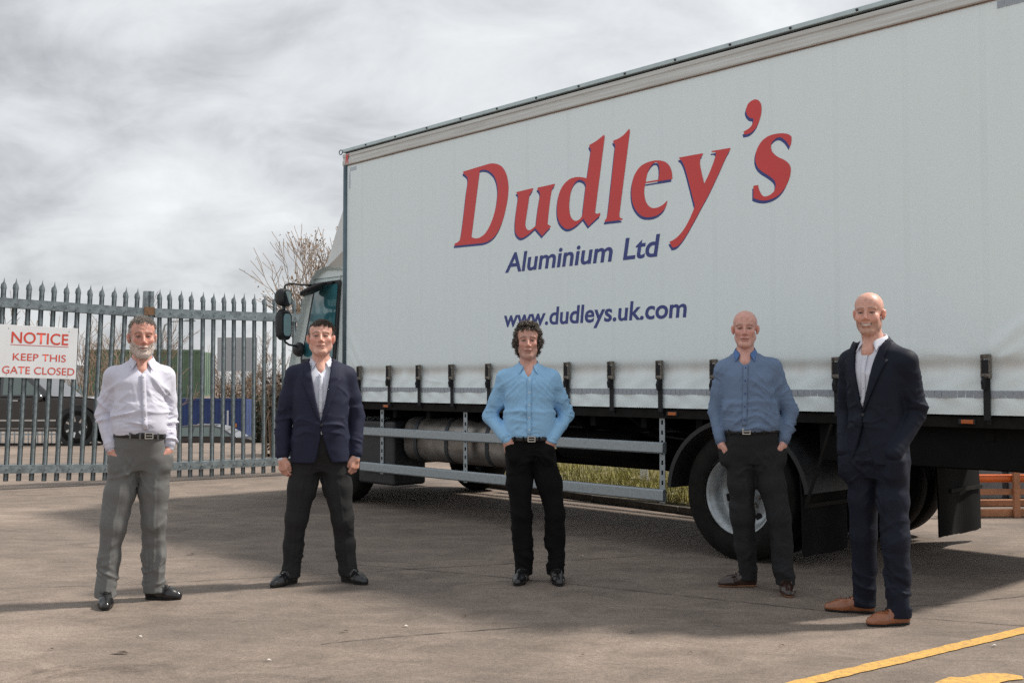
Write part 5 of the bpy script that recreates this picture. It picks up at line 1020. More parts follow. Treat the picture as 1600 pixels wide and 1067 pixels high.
class Field:
    def __init__(s, lo, hi, h, fine=()):
        s.ax = []
        for a in range(3):
            c = [lo[a]]
            while c[-1] < hi[a]:
                st_ = h
                for (fa, f0, f1, fh) in fine:
                    if fa == a and f0 <= c[-1] <= f1: st_ = min(st_, fh)
                c.append(c[-1] + st_)
            s.ax.append(np.array(c))
        s.D = np.full([len(c) for c in s.ax], 9.0)
        s.h = h
    def _win(s, lo, hi, m):
        sl = []
        for a in range(3):
            i0 = int(np.searchsorted(s.ax[a], lo[a]-m)); i1 = int(np.searchsorted(s.ax[a], hi[a]+m))
            sl.append(slice(max(0, i0-1), min(len(s.ax[a]), i1+1)))
        g = (s.ax[0][sl[0]][:, None, None], s.ax[1][sl[1]][None, :, None], s.ax[2][sl[2]][None, None, :])
        return tuple(sl), g
    def _join(s, sl, d, k, op):
        a = s.D[sl]
        if a.size == 0: return
        if op == 'add':
            if k <= 0: s.D[sl] = np.minimum(a, d)
            else:
                h = np.clip(0.5 + 0.5*(d-a)/k, 0, 1); s.D[sl] = d*(1-h) + a*h - k*h*(1-h)
        else:
            d = -d
            if k <= 0: s.D[sl] = np.maximum(a, d)
            else:
                h = np.clip(0.5 - 0.5*(d-a)/k, 0, 1); s.D[sl] = d*(1-h) + a*h + k*h*(1-h)
    def cone(s, a, b, ra, rb, k=0.02, op='add', sc=(1, 1, 1)):
        a, b = v3(a), v3(b); sc = v3(sc); r = max(ra, rb)
        lo = np.minimum(a, b) - r/np.minimum(sc, 1); hi = np.maximum(a, b) + r/np.minimum(sc, 1)
        sl, g = s._win(lo, hi, k + 3*s.h)
        ba = (b-a)*sc; l2 = max(1e-9, ba @ ba)
        px, py, pz = (g[0]-a[0])*sc[0], (g[1]-a[1])*sc[1], (g[2]-a[2])*sc[2]
        t = np.clip((px*ba[0]+py*ba[1]+pz*ba[2])/l2, 0, 1)
        d = np.sqrt((px-t*ba[0])**2 + (py-t*ba[1])**2 + (pz-t*ba[2])**2) - (ra + (rb-ra)*t)
        s._join(sl, d, k, op); return s
    def chain(s, pts, rs, k=0.02, sc=(1, 1, 1)):
        for i in range(len(pts)-1): s.cone(pts[i], pts[i+1], rs[i], rs[i+1], k, sc=sc)
        return s
    def ell(s, c, r, k=0.02, op='add', R=None):
        c, r = v3(c), v3(r); m = r.max()
        sl, g = s._win(c-m, c+m, k + 3*s.h)
        x, y, z = g[0]-c[0], g[1]-c[1], g[2]-c[2]
        if R is not None:
            R = np.array(R); x, y, z = (R[0,0]*x+R[1,0]*y+R[2,0]*z, R[0,1]*x+R[1,1]*y+R[2,1]*z, R[0,2]*x+R[1,2]*y+R[2,2]*z)
        k0 = np.sqrt((x/r[0])**2+(y/r[1])**2+(z/r[2])**2); k1 = np.sqrt((x/r[0]**2)**2+(y/r[1]**2)**2+(z/r[2]**2)**2)
        d = k0*(k0-1)/np.maximum(k1, 1e-6)
        s._join(sl, d, k, op); return s
    def loft(s, secs, k=0.02, op='add'):
        """secs: (z, cx, cy, half width, half depth front, half depth back, power)"""
        S = np.array(sorted(tuple(r_) for r_ in secs)); zz = np.linspace(S[0, 0], S[-1, 0], 120)
        P = np.stack([smooth_interp(zz, S[:, 0], S[:, i]) for i in range(1, 7)])
        r = max(S[:, 3].max(), S[:, 4].max(), S[:, 5].max())
        lo = (S[:, 1].min()-r, S[:, 2].min()-r, S[0, 0]); hi = (S[:, 1].max()+r, S[:, 2].max()+r, S[-1, 0])
        sl, g = s._win(lo, hi, k + 3*s.h)
        zc = np.clip(s.ax[2][sl[2]], S[0, 0], S[-1, 0])
        q = [np.interp(zc, zz, P[i])[None, None, :] for i in range(6)]
        dy = g[1]-q[1]; b = np.where(dy < 0, q[3], q[4]); p = q[5]
        e = ((np.abs(g[0]-q[0])/q[2])**p + (np.abs(dy)/b)**p)**(1/p)
        d = (e-1)*np.minimum(q[2], b)
        d = np.maximum(d, np.maximum(S[0, 0]-g[2], g[2]-S[-1, 0]))
        s._join(sl, d, k, op); return s
    def cut(s, fn, lo, hi, k=0.004):
        sl, g = s._win(lo, hi, 0.0); s._join(sl, fn(*g), k, 'sub'); return s
    def keep(s, fn):
        g = (s.ax[0][:, None, None], s.ax[1][None, :, None], s.ax[2][None, None, :]); s.D = np.maximum(s.D, fn(*g)); return s
    def mesh(s, smooth=1):
        D = s.D; ins = D < 0
        c = [ins[i:ins.shape[0]-1+i, j:ins.shape[1]-1+j, k:ins.shape[2]-1+k] for i in (0, 1) for j in (0, 1) for k in (0, 1)]
        cnt = sum(x.astype(np.int8) for x in c); act = (cnt > 0) & (cnt < 8)
        idx = np.full(act.shape, -1, np.int64); I = np.argwhere(act); idx[act] = np.arange(len(I))
        acc = np.zeros((len(I), 3)); n = np.zeros(len(I))
        offs = [(i, j, k) for i in (0, 1) for j in (0, 1) for k in (0, 1)]
        def pos(o): return np.stack([s.ax[a][I[:, a]+o[a]] for a in range(3)], 1)
        def val(o): return D[I[:, 0]+o[0], I[:, 1]+o[1], I[:, 2]+o[2]]
        for o in offs:
            for a in range(3):
                if o[a]: continue
                o2 = list(o); o2[a] = 1
                v0, v1 = val(o), val(o2); m = (v0 < 0) != (v1 < 0)
                t = np.where(m, v0/np.where(m, v0-v1, 1), 0)[:, None]
                acc += np.where(m[:, None], pos(o)*(1-t) + pos(o2)*t, 0); n += m
        V = acc/n[:, None]; F = []
        for a in range(3):
            b, c_ = (a+1) % 3, (a+2) % 3
            s0 = [slice(None)]*3; s1 = [slice(None)]*3; s0[a] = slice(0, -1); s1[a] = slice(1, None)
            e0, e1 = ins[tuple(s0)], ins[tuple(s1)]
            E = np.argwhere(e0 != e1)
            ok = (E[:, b] > 0) & (E[:, c_] > 0) & (E[:, b] < D.shape[b]-1) & (E[:, c_] < D.shape[c_]-1); E = E[ok]
            fl = e0[E[:, 0], E[:, 1], E[:, 2]]
            q = []
            for (db, dc) in ((-1, -1), (0, -1), (0, 0), (-1, 0)):
                T = E.copy(); T[:, b] += db; T[:, c_] += dc; q.append(idx[T[:, 0], T[:, 1], T[:, 2]])
            q = np.stack(q, 1); q[~fl] = q[~fl][:, ::-1]; F.append(q)
        F = np.concatenate(F)
        for _ in range(smooth): V = laplace(V, F, 0.5)
        return V, F

def smooth_interp(x, xp, fp):
    n = len(xp); m = np.zeros(n)
    d = np.diff(fp)/np.diff(xp)
    m[0], m[-1] = d[0], d[-1]
    for i in range(1, n-1): m[i] = 0 if d[i-1]*d[i] <= 0 else 2*d[i-1]*d[i]/(d[i-1]+d[i])
    i = np.clip(np.searchsorted(xp, x)-1, 0, n-2); h = xp[i+1]-xp[i]; t = (x-xp[i])/h
    return (2*t**3-3*t**2+1)*fp[i]+(t**3-2*t**2+t)*h*m[i]+(-2*t**3+3*t**2)*fp[i+1]+(t**3-t**2)*h*m[i+1]

def laplace(V, F, w):
    A = np.zeros_like(V); n = np.zeros(len(V))
    for i in range(4):
        j = (i+1) % 4
        np.add.at(A, F[:, i], V[F[:, j]]); np.add.at(n, F[:, i], 1)
        np.add.at(A, F[:, j], V[F[:, i]]); np.add.at(n, F[:, j], 1)
    return V*(1-w) + w*A/n[:, None]

def vnormals(V, F):
    fn = np.cross(V[F[:, 2]]-V[F[:, 0]], V[F[:, 3]]-V[F[:, 1]]); N_ = np.zeros_like(V)
    for i in range(4): np.add.at(N_, F[:, i], fn)
    return N_/np.maximum(1e-12, np.linalg.norm(N_, axis=1))[:, None]

_perm = np.random.default_rng(5).random((32, 32, 32))
def vnoise(P):
    i = np.floor(P).astype(int); f = P-i; f = f*f*(3-2*f); r = 0
    for a in (0, 1):
        for b in (0, 1):
            for c in (0, 1):
                w = (f[:, 0] if a else 1-f[:, 0])*(f[:, 1] if b else 1-f[:, 1])*(f[:, 2] if c else 1-f[:, 2])
                r = r + w*_perm[(i[:, 0]+a) % 32, (i[:, 1]+b) % 32, (i[:, 2]+c) % 32]
    return r
def ridge(P): return np.clip(1-np.abs(2*vnoise(P)-1)*2.2, 0, 1)**1.6

def to_mesh(name, V, F, mat, parent, colors=None):
    me = bpy.data.meshes.new(name); me.from_pydata(V.tolist(), [], F.tolist()); me.update()
    me.polygons.foreach_set('use_smooth', [True]*len(me.polygons))
    if colors is not None:
        ca = me.color_attributes.new('tint', 'FLOAT_COLOR', 'POINT')
        ca.data.foreach_set('color', np.concatenate([colors, np.ones((len(V), 1))], 1).astype(np.float32).ravel())
    return put(name, me, mat, parent)

def skin_material():
    if 'skin' in MATS: return MATS['skin']
    m = bpy.data.materials.new('skin'); m.use_nodes = True
    N, L, B = nodes_of(m)
    a = N.new('ShaderNodeAttribute'); a.attribute_name = 'tint'
    tc = N.new('ShaderNodeTexCoord'); n = N.new('ShaderNodeTexNoise'); n.inputs['Scale'].default_value = 55; n.inputs['Detail'].default_value = 4
    L.new(tc.outputs['Object'], n.inputs['Vector'])
    r = N.new('ShaderNodeValToRGB'); r.color_ramp.elements[0].position = 0.3; r.color_ramp.elements[0].color = (0.86, 0.80, 0.78, 1)
    r.color_ramp.elements[1].position = 0.7; r.color_ramp.elements[1].color = (1.06, 1.04, 1.03, 1); L.new(n.outputs['Fac'], r.inputs[0])
    x = N.new('ShaderNodeMix'); x.data_type = 'RGBA'; x.blend_type = 'MULTIPLY'; x.inputs[0].default_value = 1
    L.new(a.outputs['Color'], x.inputs[6]); L.new(r.outputs[0], x.inputs[7]); L.new(x.outputs[2], B.inputs['Base Color'])
    B.inputs['Roughness'].default_value = 0.42; B.inputs['Subsurface Weight'].default_value = 0.06; B.inputs['Subsurface Scale'].default_value = 0.01
    B.inputs['Subsurface Radius'].default_value = (1, 0.35, 0.2)
    b = N.new('ShaderNodeBump'); b.inputs['Strength'].default_value = 0.12; b.inputs['Distance'].default_value = 0.004
    L.new(n.outputs['Fac'], b.inputs['Height']); L.new(b.outputs[0], B.inputs['Normal'])
    MATS['skin'] = m; return m

def cloth(name, base, rough=0.85, weave=900, stripe=None, fleck=None, var=0.12, crease=0.45):
    m = material(name, base, rough, spec=0.2, sheen=0.0)
    N, L, B = nodes_of(m)
    tc = N.new('ShaderNodeTexCoord')
    n = N.new('ShaderNodeTexNoise'); n.inputs['Scale'].default_value = 9; n.inputs['Detail'].default_value = 5; L.new(tc.outputs['Object'], n.inputs['Vector'])
    r = N.new('ShaderNodeMapRange'); r.inputs[3].default_value = 1-var; r.inputs[4].default_value = 1+var; L.new(n.outputs['Fac'], r.inputs[0])
    src = N.new('ShaderNodeRGB'); src.outputs[0].default_value = (*base, 1); out = src.outputs[0]
    if stripe:
        c2, freq, wd = stripe
        sx = N.new('ShaderNodeSeparateXYZ'); L.new(tc.outputs['Object'], sx.inputs[0])
        k = N.new('ShaderNodeMath'); k.operation = 'MULTIPLY'; k.inputs[1].default_value = freq; L.new(sx.outputs[0], k.inputs[0])
        fr = N.new('ShaderNodeMath'); fr.operation = 'FRACT'; L.new(k.outputs[0], fr.inputs[0])
        lt = N.new('ShaderNodeMath'); lt.operation = 'LESS_THAN'; lt.inputs[1].default_value = wd; L.new(fr.outputs[0], lt.inputs[0])
        x = N.new('ShaderNodeMix'); x.data_type = 'RGBA'; x.inputs[7].default_value = (*c2, 1); L.new(lt.outputs[0], x.inputs[0]); L.new(out, x.inputs[6]); out = x.outputs[2]
    if fleck:
        c2, sc_, th = fleck
        vo = N.new('ShaderNodeTexVoronoi'); vo.inputs['Scale'].default_value = sc_; L.new(tc.outputs['Object'], vo.inputs['Vector'])
        lt = N.new('ShaderNodeMath'); lt.operation = 'LESS_THAN'; lt.inputs[1].default_value = th; L.new(vo.outputs['Distance'], lt.inputs[0])
        x = N.new('ShaderNodeMix'); x.data_type = 'RGBA'; x.inputs[7].default_value = (*c2, 1); L.new(lt.outputs[0], x.inputs[0]); L.new(out, x.inputs[6]); out = x.outputs[2]
    mu = N.new('ShaderNodeVectorMath'); mu.operation = 'SCALE'; L.new(out, mu.inputs[0]); L.new(r.outputs[0], mu.inputs[3])
    L.new(mu.outputs[0], B.inputs['Base Color'])
    w = N.new('ShaderNodeTexNoise'); w.inputs['Scale'].default_value = weave; L.new(tc.outputs['Object'], w.inputs['Vector'])
    n3 = N.new('ShaderNodeTexNoise'); n3.inputs['Scale'].default_value = 26; n3.inputs['Detail'].default_value = 4; n3.inputs['Distortion'].default_value = 0.8; L.new(tc.outputs['Object'], n3.inputs['Vector'])
    ma = N.new('ShaderNodeMath'); ma.operation = 'MULTIPLY_ADD'; ma.inputs[1].default_value = 0.08; L.new(w.outputs['Fac'], ma.inputs[0]); L.new(n3.outputs['Fac'], ma.inputs[2])
    b = N.new('ShaderNodeBump'); b.inputs['Strength'].default_value = 0.22; b.inputs['Distance'].default_value = 0.004
    L.new(ma.outputs[0], b.inputs['Height'])
    mpc = N.new('ShaderNodeMapping'); mpc.inputs['Rotation'].default_value = (0.3, 0.5, 0.2); mpc.inputs['Scale'].default_value = (1.0, 1.0, 1.7); L.new(tc.outputs['Object'], mpc.inputs[0])
    rg_ = N.new('ShaderNodeTexNoise'); rg_.noise_type = 'RIDGED_MULTIFRACTAL'; rg_.inputs['Scale'].default_value = 5.5; rg_.inputs['Detail'].default_value = 2.5; rg_.inputs['Roughness'].default_value = 0.45; rg_.inputs['Distortion'].default_value = 0.5
    L.new(mpc.outputs[0], rg_.inputs['Vector'])
    b2 = N.new('ShaderNodeBump'); b2.inputs['Strength'].default_value = crease; b2.inputs['Distance'].default_value = 0.012
    L.new(rg_.outputs['Fac'], b2.inputs['Height']); L.new(b.outputs[0], b2.inputs['Normal']); L.new(b2.outputs[0], B.inputs['Normal'])
    return m

def wrinkle(V, F, specs, seed=0, gain=1.0):
    """specs: (centre, radius, axis direction of the limb, amplitude, folds per metre): creases run across the axis"""
    Nn = vnormals(V, F); d = np.zeros(len(V)); base = (vnoise(V*6+seed)-0.5)*0.006 + (vnoise(V*np.array((11, 11, 15))+seed*3)-0.5)*0.004
    for (c, r, ax, amp, fr) in specs:
        c = v3(c); ax = v3(ax); ax = ax/np.linalg.norm(ax)
        P = V-c; al = P @ ax; w = np.exp(-np.sum(P*P, 1)/(r*r))
        Q = np.stack([al*fr, (P[:, 0]+P[:, 2]*0.3)*fr*0.22, P[:, 1]*fr*0.22], 1) + vnoise(V*6+seed)[:, None]*1.3 + seed*1.7 + 40
        br_ = np.clip((vnoise(V*8.5+seed*2+al[:, None]*0)-0.32)*3.2, 0, 1)
        d += 1.55*amp*w*br_*(1.3*(ridge(Q)-0.22) + 0.6*(ridge(Q*1.9+9)-0.22))
    return V + Nn*(d*gain+base)[:, None]

# ---------------------------------------------------------------- head
def head_ops(f, H, s, o):
    """H: function head space -> person space (head space: x right, -y forward, z up, origin between the ears)."""
    R = H.R
    def E(c, r, k=0.015, op='add'): f.ell(H(c), [q*w_ for q, w_ in zip(r, H.sc)], k*s, op, R)
    def K(a, b, ra, rb, k=0.012, op='add'): f.cone(H(a), H(b), ra*s, rb*s, k*s, op)
    jw, fl = o.get('jaw', 1.0), o.get('full', 1.0)
    E((0, 0.018, 0.045), (0.077, 0.096, 0.085))
    E((0, -0.040, 0.052), (0.064, 0.052, 0.062), 0.03)          # forehead
    E((0, -0.028, -0.040), (0.062*fl, 0.066, 0.072), 0.03)       # mid face
    K((-0.046*jw, 0.002, -0.058), (-0.020*jw, -0.066, -0.104), 0.019, 0.017, 0.03)
    K((0.046*jw, 0.002, -0.058), (0.020*jw, -0.066, -0.104), 0.019, 0.017, 0.03)
    E((0, -0.074, -0.108), (0.025*jw, 0.020, 0.018), 0.025)      # chin
    for sx in (-1, 1):
        E((sx*0.041*fl, -0.064, -0.018), (0.021, 0.020, 0.019), 0.025)   # cheek bone
        K((sx*0.012, -0.0900, 0.030), (sx*0.044, -0.074, 0.029), 0.0095, 0.008, 0.012)  # brow
        E((sx*0.031, -0.094, 0.007), (0.019, 0.013, 0.0120), 0.010, 'sub')
        E((sx*0.031, -0.0765, 0.0060), (0.0155, 0.0130, 0.0130), 0.003)      # lids over the eyeball
        K((sx*0.020, -0.0900, 0.0050), (sx*0.042, -0.0840, 0.0050), 0.0056, 0.0046, 0.0015, 'sub')   # eye opening
        K((sx*0.022, -0.0845, 0.0050), (sx*0.040, -0.0800, 0.0050), 0.0036, 0.0032, 0.0015, 'sub')
        E((sx*0.0130, -0.0985, -0.0345), (0.0085, 0.0095, 0.0075), 0.008)    # nostril wings
        E((sx*0.0070, -0.1010, -0.0420), (0.0040, 0.0050, 0.0040), 0.002, 'sub')
        E((sx*0.076, 0.012, -0.008), (0.009, 0.018, 0.031), 0.008)
        E((sx*0.084, 0.015, 0.003), (0.0075, 0.022, 0.025), 0.008)
        E((sx*0.093, 0.006, -0.002), (0.0075, 0.009, 0.015), 0.004, 'sub')
        K((sx*0.024, -0.097, -0.042), (sx*0.038, -0.084, -0.074), 0.003, 0.003, 0.010, 'sub')  # fold beside mouth
    K((0, -0.088, 0.024), (0, -0.112, -0.024), 0.0075, 0.0110, 0.012)
    E((0, -0.1125, -0.029), (0.0115, 0.010, 0.0095), 0.007)
    sm_ = bool(o.get('smile')); mw = 0.030 if sm_ else 0.026; mc = 0.008 if sm_ else -0.001
    K((-mw+0.008, -0.0925, -0.0600), (mw-0.008, -0.0925, -0.0600), 0.0055, 0.0055, 0.010)
    K((0, -0.0960, -0.0605), (0, -0.0960, -0.0605), 0.0050, 0.0050, 0.010)
    K((-mw+0.010, -0.0925, -0.0740), (mw-0.010, -0.0925, -0.0740), 0.0062, 0.0062, 0.010)
    for sx in (-1, 1):
        K((0, -0.1015, -0.0668), (sx*mw, -0.0890, -0.0668+mc), 0.0058 if sm_ else 0.0020, 0.0020, 0.002, 'sub')
    E((0, 0.040, -0.045), (0.056, 0.050, 0.060), 0.03)           # nape
    for j, zz in enumerate((0.050, 0.061, 0.073)):              # forehead lines
        K((-0.030, -0.0900+0.004*j, zz-0.002), (0, -0.0965+0.004*j, zz), 0.0016, 0.0020, 0.004, 'sub'); K((0, -0.0965+0.004*j, zz), (0.030, -0.0900+0.004*j, zz-0.002), 0.0020, 0.0016, 0.004, 'sub')
    for sx in (-1, 1):
        K((sx*0.020, -0.0865, -0.0105), (sx*0.044, -0.0775, -0.0085), 0.0026, 0.0020, 0.005, 'sub')   # under the eye
        K((sx*0.006, -0.0985, 0.026), (sx*0.005, -0.0965, 0.040), 0.0018, 0.0012, 0.003, 'sub')       # frown
        K((sx*0.049, -0.071, 0.006), (sx*0.060, -0.060, 0.010), 0.0015, 0.0012, 0.003, 'sub')          # crow's foot
        K((sx*0.049, -0.071, 0.002), (sx*0.060, -0.060, -0.002), 0.0015, 0.0012, 0.003, 'sub')
        if sm_: E((sx*0.044, -0.074, -0.034), (0.018, 0.016, 0.016), 0.015)

class Frame:
    def __init__(s, o, yaw, pitch, roll, sc):
        s.R = np.array((Matrix.Rotation(yaw, 3, 'Z') @ Matrix.Rotation(pitch, 3, 'X') @ Matrix.Rotation(roll, 3, 'Y'))); s.o = v3(o); s.sc = v3(sc)
    def __call__(s, p): return s.o + s.R @ (v3(p)*s.sc)
    def inv(s, V): return ((V-s.o) @ s.R)/s.sc

def face_tint(Q, o):
    skin = np.array(o.get('skin', (0.56, 0.30, 0.22))); n = len(Q)
    C_ = np.tile(skin, (n, 1)); x, y, z = np.abs(Q[:, 0]), Q[:, 1], Q[:, 2]
    def mix(w, c): 
        nonlocal C_
        w = np.clip(w, 0, 1)[:, None]; C_ = C_*(1-w) + np.array(c)*w
    g = lambda cx, cy, cz, rx, ry, rz: np.exp(-((x-cx)/rx)**2-((y-cy)/ry)**2-((z-cz)/rz)**2)
    red = (skin[0]*1.0, skin[1]*0.72, skin[2]*0.70)
    mt = (vnoise(Q*60+2)-0.5) + 0.7*(vnoise(Q*150+8)-0.5); C_ = C_*(1 + np.stack([0.06*mt, 0.14*mt, 0.14*mt], 1))
    mix(0.5*g(0.045, -0.07, -0.025, 0.025, 0.05, 0.025), red); mix(0.45*g(0, -0.115, -0.03, 0.018, 0.03, 0.018), red)
    mix(0.6*g(0.088, 0.01, 0.0, 0.02, 0.04, 0.04), red)
    fr = (y < -0.05)
    if o.get('stubble'):
        b = fr*np.clip((-0.045-z)/0.02, 0, 1)*np.clip((z+0.135)/0.02, 0, 1) + (x > 0.05)*(y > -0.06)*(y < 0.0)*np.clip((-0.02-z)/0.03, 0, 1)*(z > -0.11)
        mix(o['stubble'][1]*b, o['stubble'][0])
    if o.get('beard'):
        t = vnoise(Q*300+3)
        b = fr*np.clip((-0.048-z + 0.9*np.clip(x-0.03, 0, 1))/0.008, 0, 1)*(z > -0.14) + (x > 0.055)*(y > -0.07)*(y < -0.005)*np.clip((0.0-z)/0.02, 0, 1)
        mix(np.clip(b, 0, 1)*(0.55+0.45*t), o['beard'])
    mw = 0.030 if o.get('smile') else 0.026; mc = 0.008 if o.get('smile') else -0.001
    zl = -0.0668 + mc*(x/mw)**2
    lip = fr*np.exp(-((z-zl)/0.0085)**4)*np.exp(-(x/(mw*0.92))**6); mix(0.70*lip, o.get('lip', (0.40, 0.15, 0.13)))
    mix(0.95*fr*np.exp(-((z-zl)/(0.0050 if o.get('smile') else 0.0026))**4)*(x < mw), (0.10, 0.035, 0.03))
    br = fr*np.exp(-((z-0.0315-0.06*x + np.clip(x-0.034, 0, 1)*0.7)/0.0056)**4)*(x > 0.010)*(x < 0.052)*(0.65+0.35*vnoise(Q*400))
    mix(o.get('brow_w', 0.8)*br, o.get('brow', (0.10, 0.07, 0.05)))
    socket_shade = fr*np.exp(-((x-0.031)/0.021)**4)*np.exp(-((z-0.006)/0.014)**4); mix(0.25*socket_shade, (skin[0]*0.5, skin[1]*0.36, skin[2]*0.36))  # dark circles plus eye-socket shade painted into the skin colour

    ey = fr*np.exp(-((x-0.031)/0.0155)**6)*np.exp(-((z-0.0058)/0.0052)**4); mix(0.95*ey, (0.045, 0.026, 0.022))
    if o.get('smile'):
        te = fr*np.exp(-((z-zl-0.0008)/0.0046)**6)*np.exp(-(x/0.0245)**8); mix(0.98*te, (0.82, 0.77, 0.70))
    if o.get('hair'):
        mix(o.get('hair_w', 0.85)*np.clip(scalp_zone(Q, o['hair'])/0.008, 0, 1), o['hair_tint'])
    return C_

def hand_ops(f, wrist, d, side, palm_n, s=1.0, curl=0.9, thumb=True):
    """relaxed, slightly closed hand: palm + four bent fingers of unequal length + thumb from the side of the palm"""
    w = v3(wrist); d = v3(d)/np.linalg.norm(d); n = v3(palm_n); n = n - d*(n@d); n /= np.linalg.norm(n); sd = np.cross(d, n)*side
    f.cone(w, w+d*0.03, 0.027*s, 0.030*s, 0.02)
    for i, (off, ln, r) in enumerate(((-0.032, 0.92, 0.0098), (-0.011, 1.0, 0.0102), (0.011, 0.95, 0.0098), (0.031, 0.78, 0.0088))):
        k0 = w + d*(0.088 - 0.004*abs(i-1))*s + sd*off*s*1.02
        f.cone(w + d*0.02 + sd*off*0.55*s, k0, 0.017*s, 0.0135*s, 0.012)
        a = 0.45*curl; q = k0; seg = [0.040*ln, 0.026*ln, 0.021*ln]; dr = d
        for j, L_ in enumerate(seg):
            ang = a + (0.75*curl)*j
            dr = d*cos(ang) + n*sin(ang); q2 = q + dr*L_*s
            f.cone(q, q2, (r - 0.0006*j)*s, (r - 0.0006*(j+1))*s, 0.0025); q = q2
    if thumb:
        b = w + d*0.022*s - sd*0.026*s; m = b + (d*0.75 - sd*0.45 + n*0.35)*0.042*s; t = m + (d*0.88 + n*0.35 + sd*0.12)*0.032*s; t2 = t + (d*0.85 + n*0.35 + sd*0.30)*0.026*s
        f.cone(b, m, 0.0165*s, 0.0130*s, 0.012); f.cone(m, t, 0.0120*s, 0.0108*s, 0.003); f.cone(t, t2, 0.0108*s, 0.0085*s, 0.003)

def shoe(root, ank, toe, mat, sole_mat, s=1.0, lace=True, nm='shoe'):
    """ank: heel-side ankle centre on the floor (x, y), toe: point of the toe"""
    a = v3((*ank, 0)); t = v3((*toe, 0)); d = t-a; L_ = np.linalg.norm(d); d /= L_; sd = np.array((-d[1], d[0], 0)); up = np.array((0, 0, 1.0))
    hl = a - d*0.055*s
    lo = np.minimum(hl, t)-0.09; hi = np.maximum(hl, t)+0.09; lo[2] = -0.002; hi[2] = 0.17
    f = Field(lo, hi, 0.0055)
    P = lambda u, w_, z: a + d*u*s + sd*w_*s + up*z*s
    Lf = L_/s
    f.cone(P(-0.028, 0, 0.052), P(0.03, 0, 0.055), 0.034*s, 0.036*s, 0.02)
    f.cone(P(0.0, 0, 0.085), P(0.012, 0, 0.112), 0.038*s, 0.042*s, 0.03)
    f.cone(P(0.03, 0, 0.062), P(Lf*0.62, 0.002, 0.036), 0.038*s, 0.030*s, 0.03)
    f.cone(P(Lf*0.55, 0.008, 0.030), P(Lf*0.60, -0.010, 0.030), 0.036*s, 0.036*s, 0.03)
    f.cone(P(Lf*0.6, 0, 0.030), P(Lf-0.028, 0, 0.026), 0.036*s, 0.024*s, 0.03)
    f.cone(P(-0.026, 0, 0.024), P(0.03, 0, 0.024), 0.032*s, 0.031*s, 0.02); f.cone(P(0.03, 0, 0.022), P(Lf*0.58, 0, 0.022), 0.030*s, 0.037*s, 0.02); f.cone(P(Lf*0.58, 0, 0.020), P(Lf-0.027, 0, 0.018), 0.036*s, 0.026*s, 0.02)
    f.keep(lambda x, y, z: 0.012 - z + 0*x + 0*y)
    V, F = f.mesh(2)
    o = to_mesh(nm, V, F, mat, root)
    f2 = Field(lo, hi, 0.0055)
    f2.cone(P(-0.026, 0, 0.012), P(0.03, 0, 0.012), 0.033*s, 0.031*s, 0.01); f2.cone(P(0.03, 0, 0.012), P(Lf*0.58, 0, 0.012), 0.030*s, 0.038*s, 0.02); f2.cone(P(Lf*0.58, 0, 0.012), P(Lf-0.028, 0, 0.012), 0.038*s, 0.027*s, 0.02)
    f2.keep(lambda x, y, z: np.maximum(z-0.017, 0.001-z) + 0*x + 0*y)
    V, F = f2.mesh(1); to_mesh('sole', V, F, sole_mat, o)
    if lace:
        lb = MB()
        for i in range(4):
            u = 0.062 + i*0.019; z = 0.098 - i*0.0095
            lb.tube([P(u, -0.020, z-0.008), P(u+0.004, -0.008, z+0.0035), P(u+0.004, 0.008, z+0.0035), P(u, 0.020, z-0.008)], 0.0024, 5)
        for sg in (-1, 1): lb.tube([P(0.058, 0, 0.103), P(0.060, sg*0.016, 0.110), P(0.052, sg*0.030, 0.098), P(0.07, sg*0.032, 0.080)], 0.0022, 5)
        lb.build('laces', material('lace_dark', (0.01, 0.01, 0.01), 0.8), o, smooth=True)
    return o

class Lofted:
    """a garment trunk: sections (z, cx, cy, halfwidth, front, back, power), with its front/back surface"""
    def __init__(s, secs): s.S = np.array(sorted(tuple(r_) for r_ in secs))
    def at(s, z):
        z = np.clip(z, s.S[0, 0], s.S[-1, 0]); return [float(smooth_interp(np.array([z]), s.S[:, 0], s.S[:, i])[0]) for i in range(1, 7)]
    def pt(s, ang, z, off=0.0):
        cx, cy, a, bf, bb, p = s.at(z); c, sn = cos(ang), sin(ang)
        b = bf if sn < 0 else bb
        r = (abs(c)**p + abs(sn)**p)**(-1/p)
        return (cx + (a+off)*c*r, cy + (b+off)*sn*r, z)
    def front(s, x, z, off=0.0):
        cx, cy, a, bf, bb, p = s.at(z); t = min(0.995, abs(x-cx)/a)
        return (x, cy - (bf*(1-t**p)**(1/p)) - off, z)
    def grown(s, da, db=None):
        S = s.S.copy(); S[:, 3] += da; S[:, 4] += da if db is None else db; S[:, 5] += da if db is None else db
        return Lofted(S)

def ribbon(name, A, Bp, mat, parent, thick=0.0025, div=4, bulge=0.0):
    """strip between two 3D polylines"""
    n = len(A); mb = MB()
    for a, b in zip(A, Bp):
        a, b = Vector(a), Vector(b)
        for j in range(div+1):
            p = a.lerp(b, j/div); p.y -= bulge*4*(j/div)*(1-j/div); mb.v.append(tuple(p))
    m = div+1
    for i in range(n-1):
        for j in range(div): mb.f.append((i*m+j, i*m+j+1, (i+1)*m+j+1, (i+1)*m+j))
    o = mb.build(name, mat, parent, smooth=True)
    sd = o.modifiers.new('solid', 'SOLIDIFY'); sd.thickness = thick; sd.offset = 0
    return o

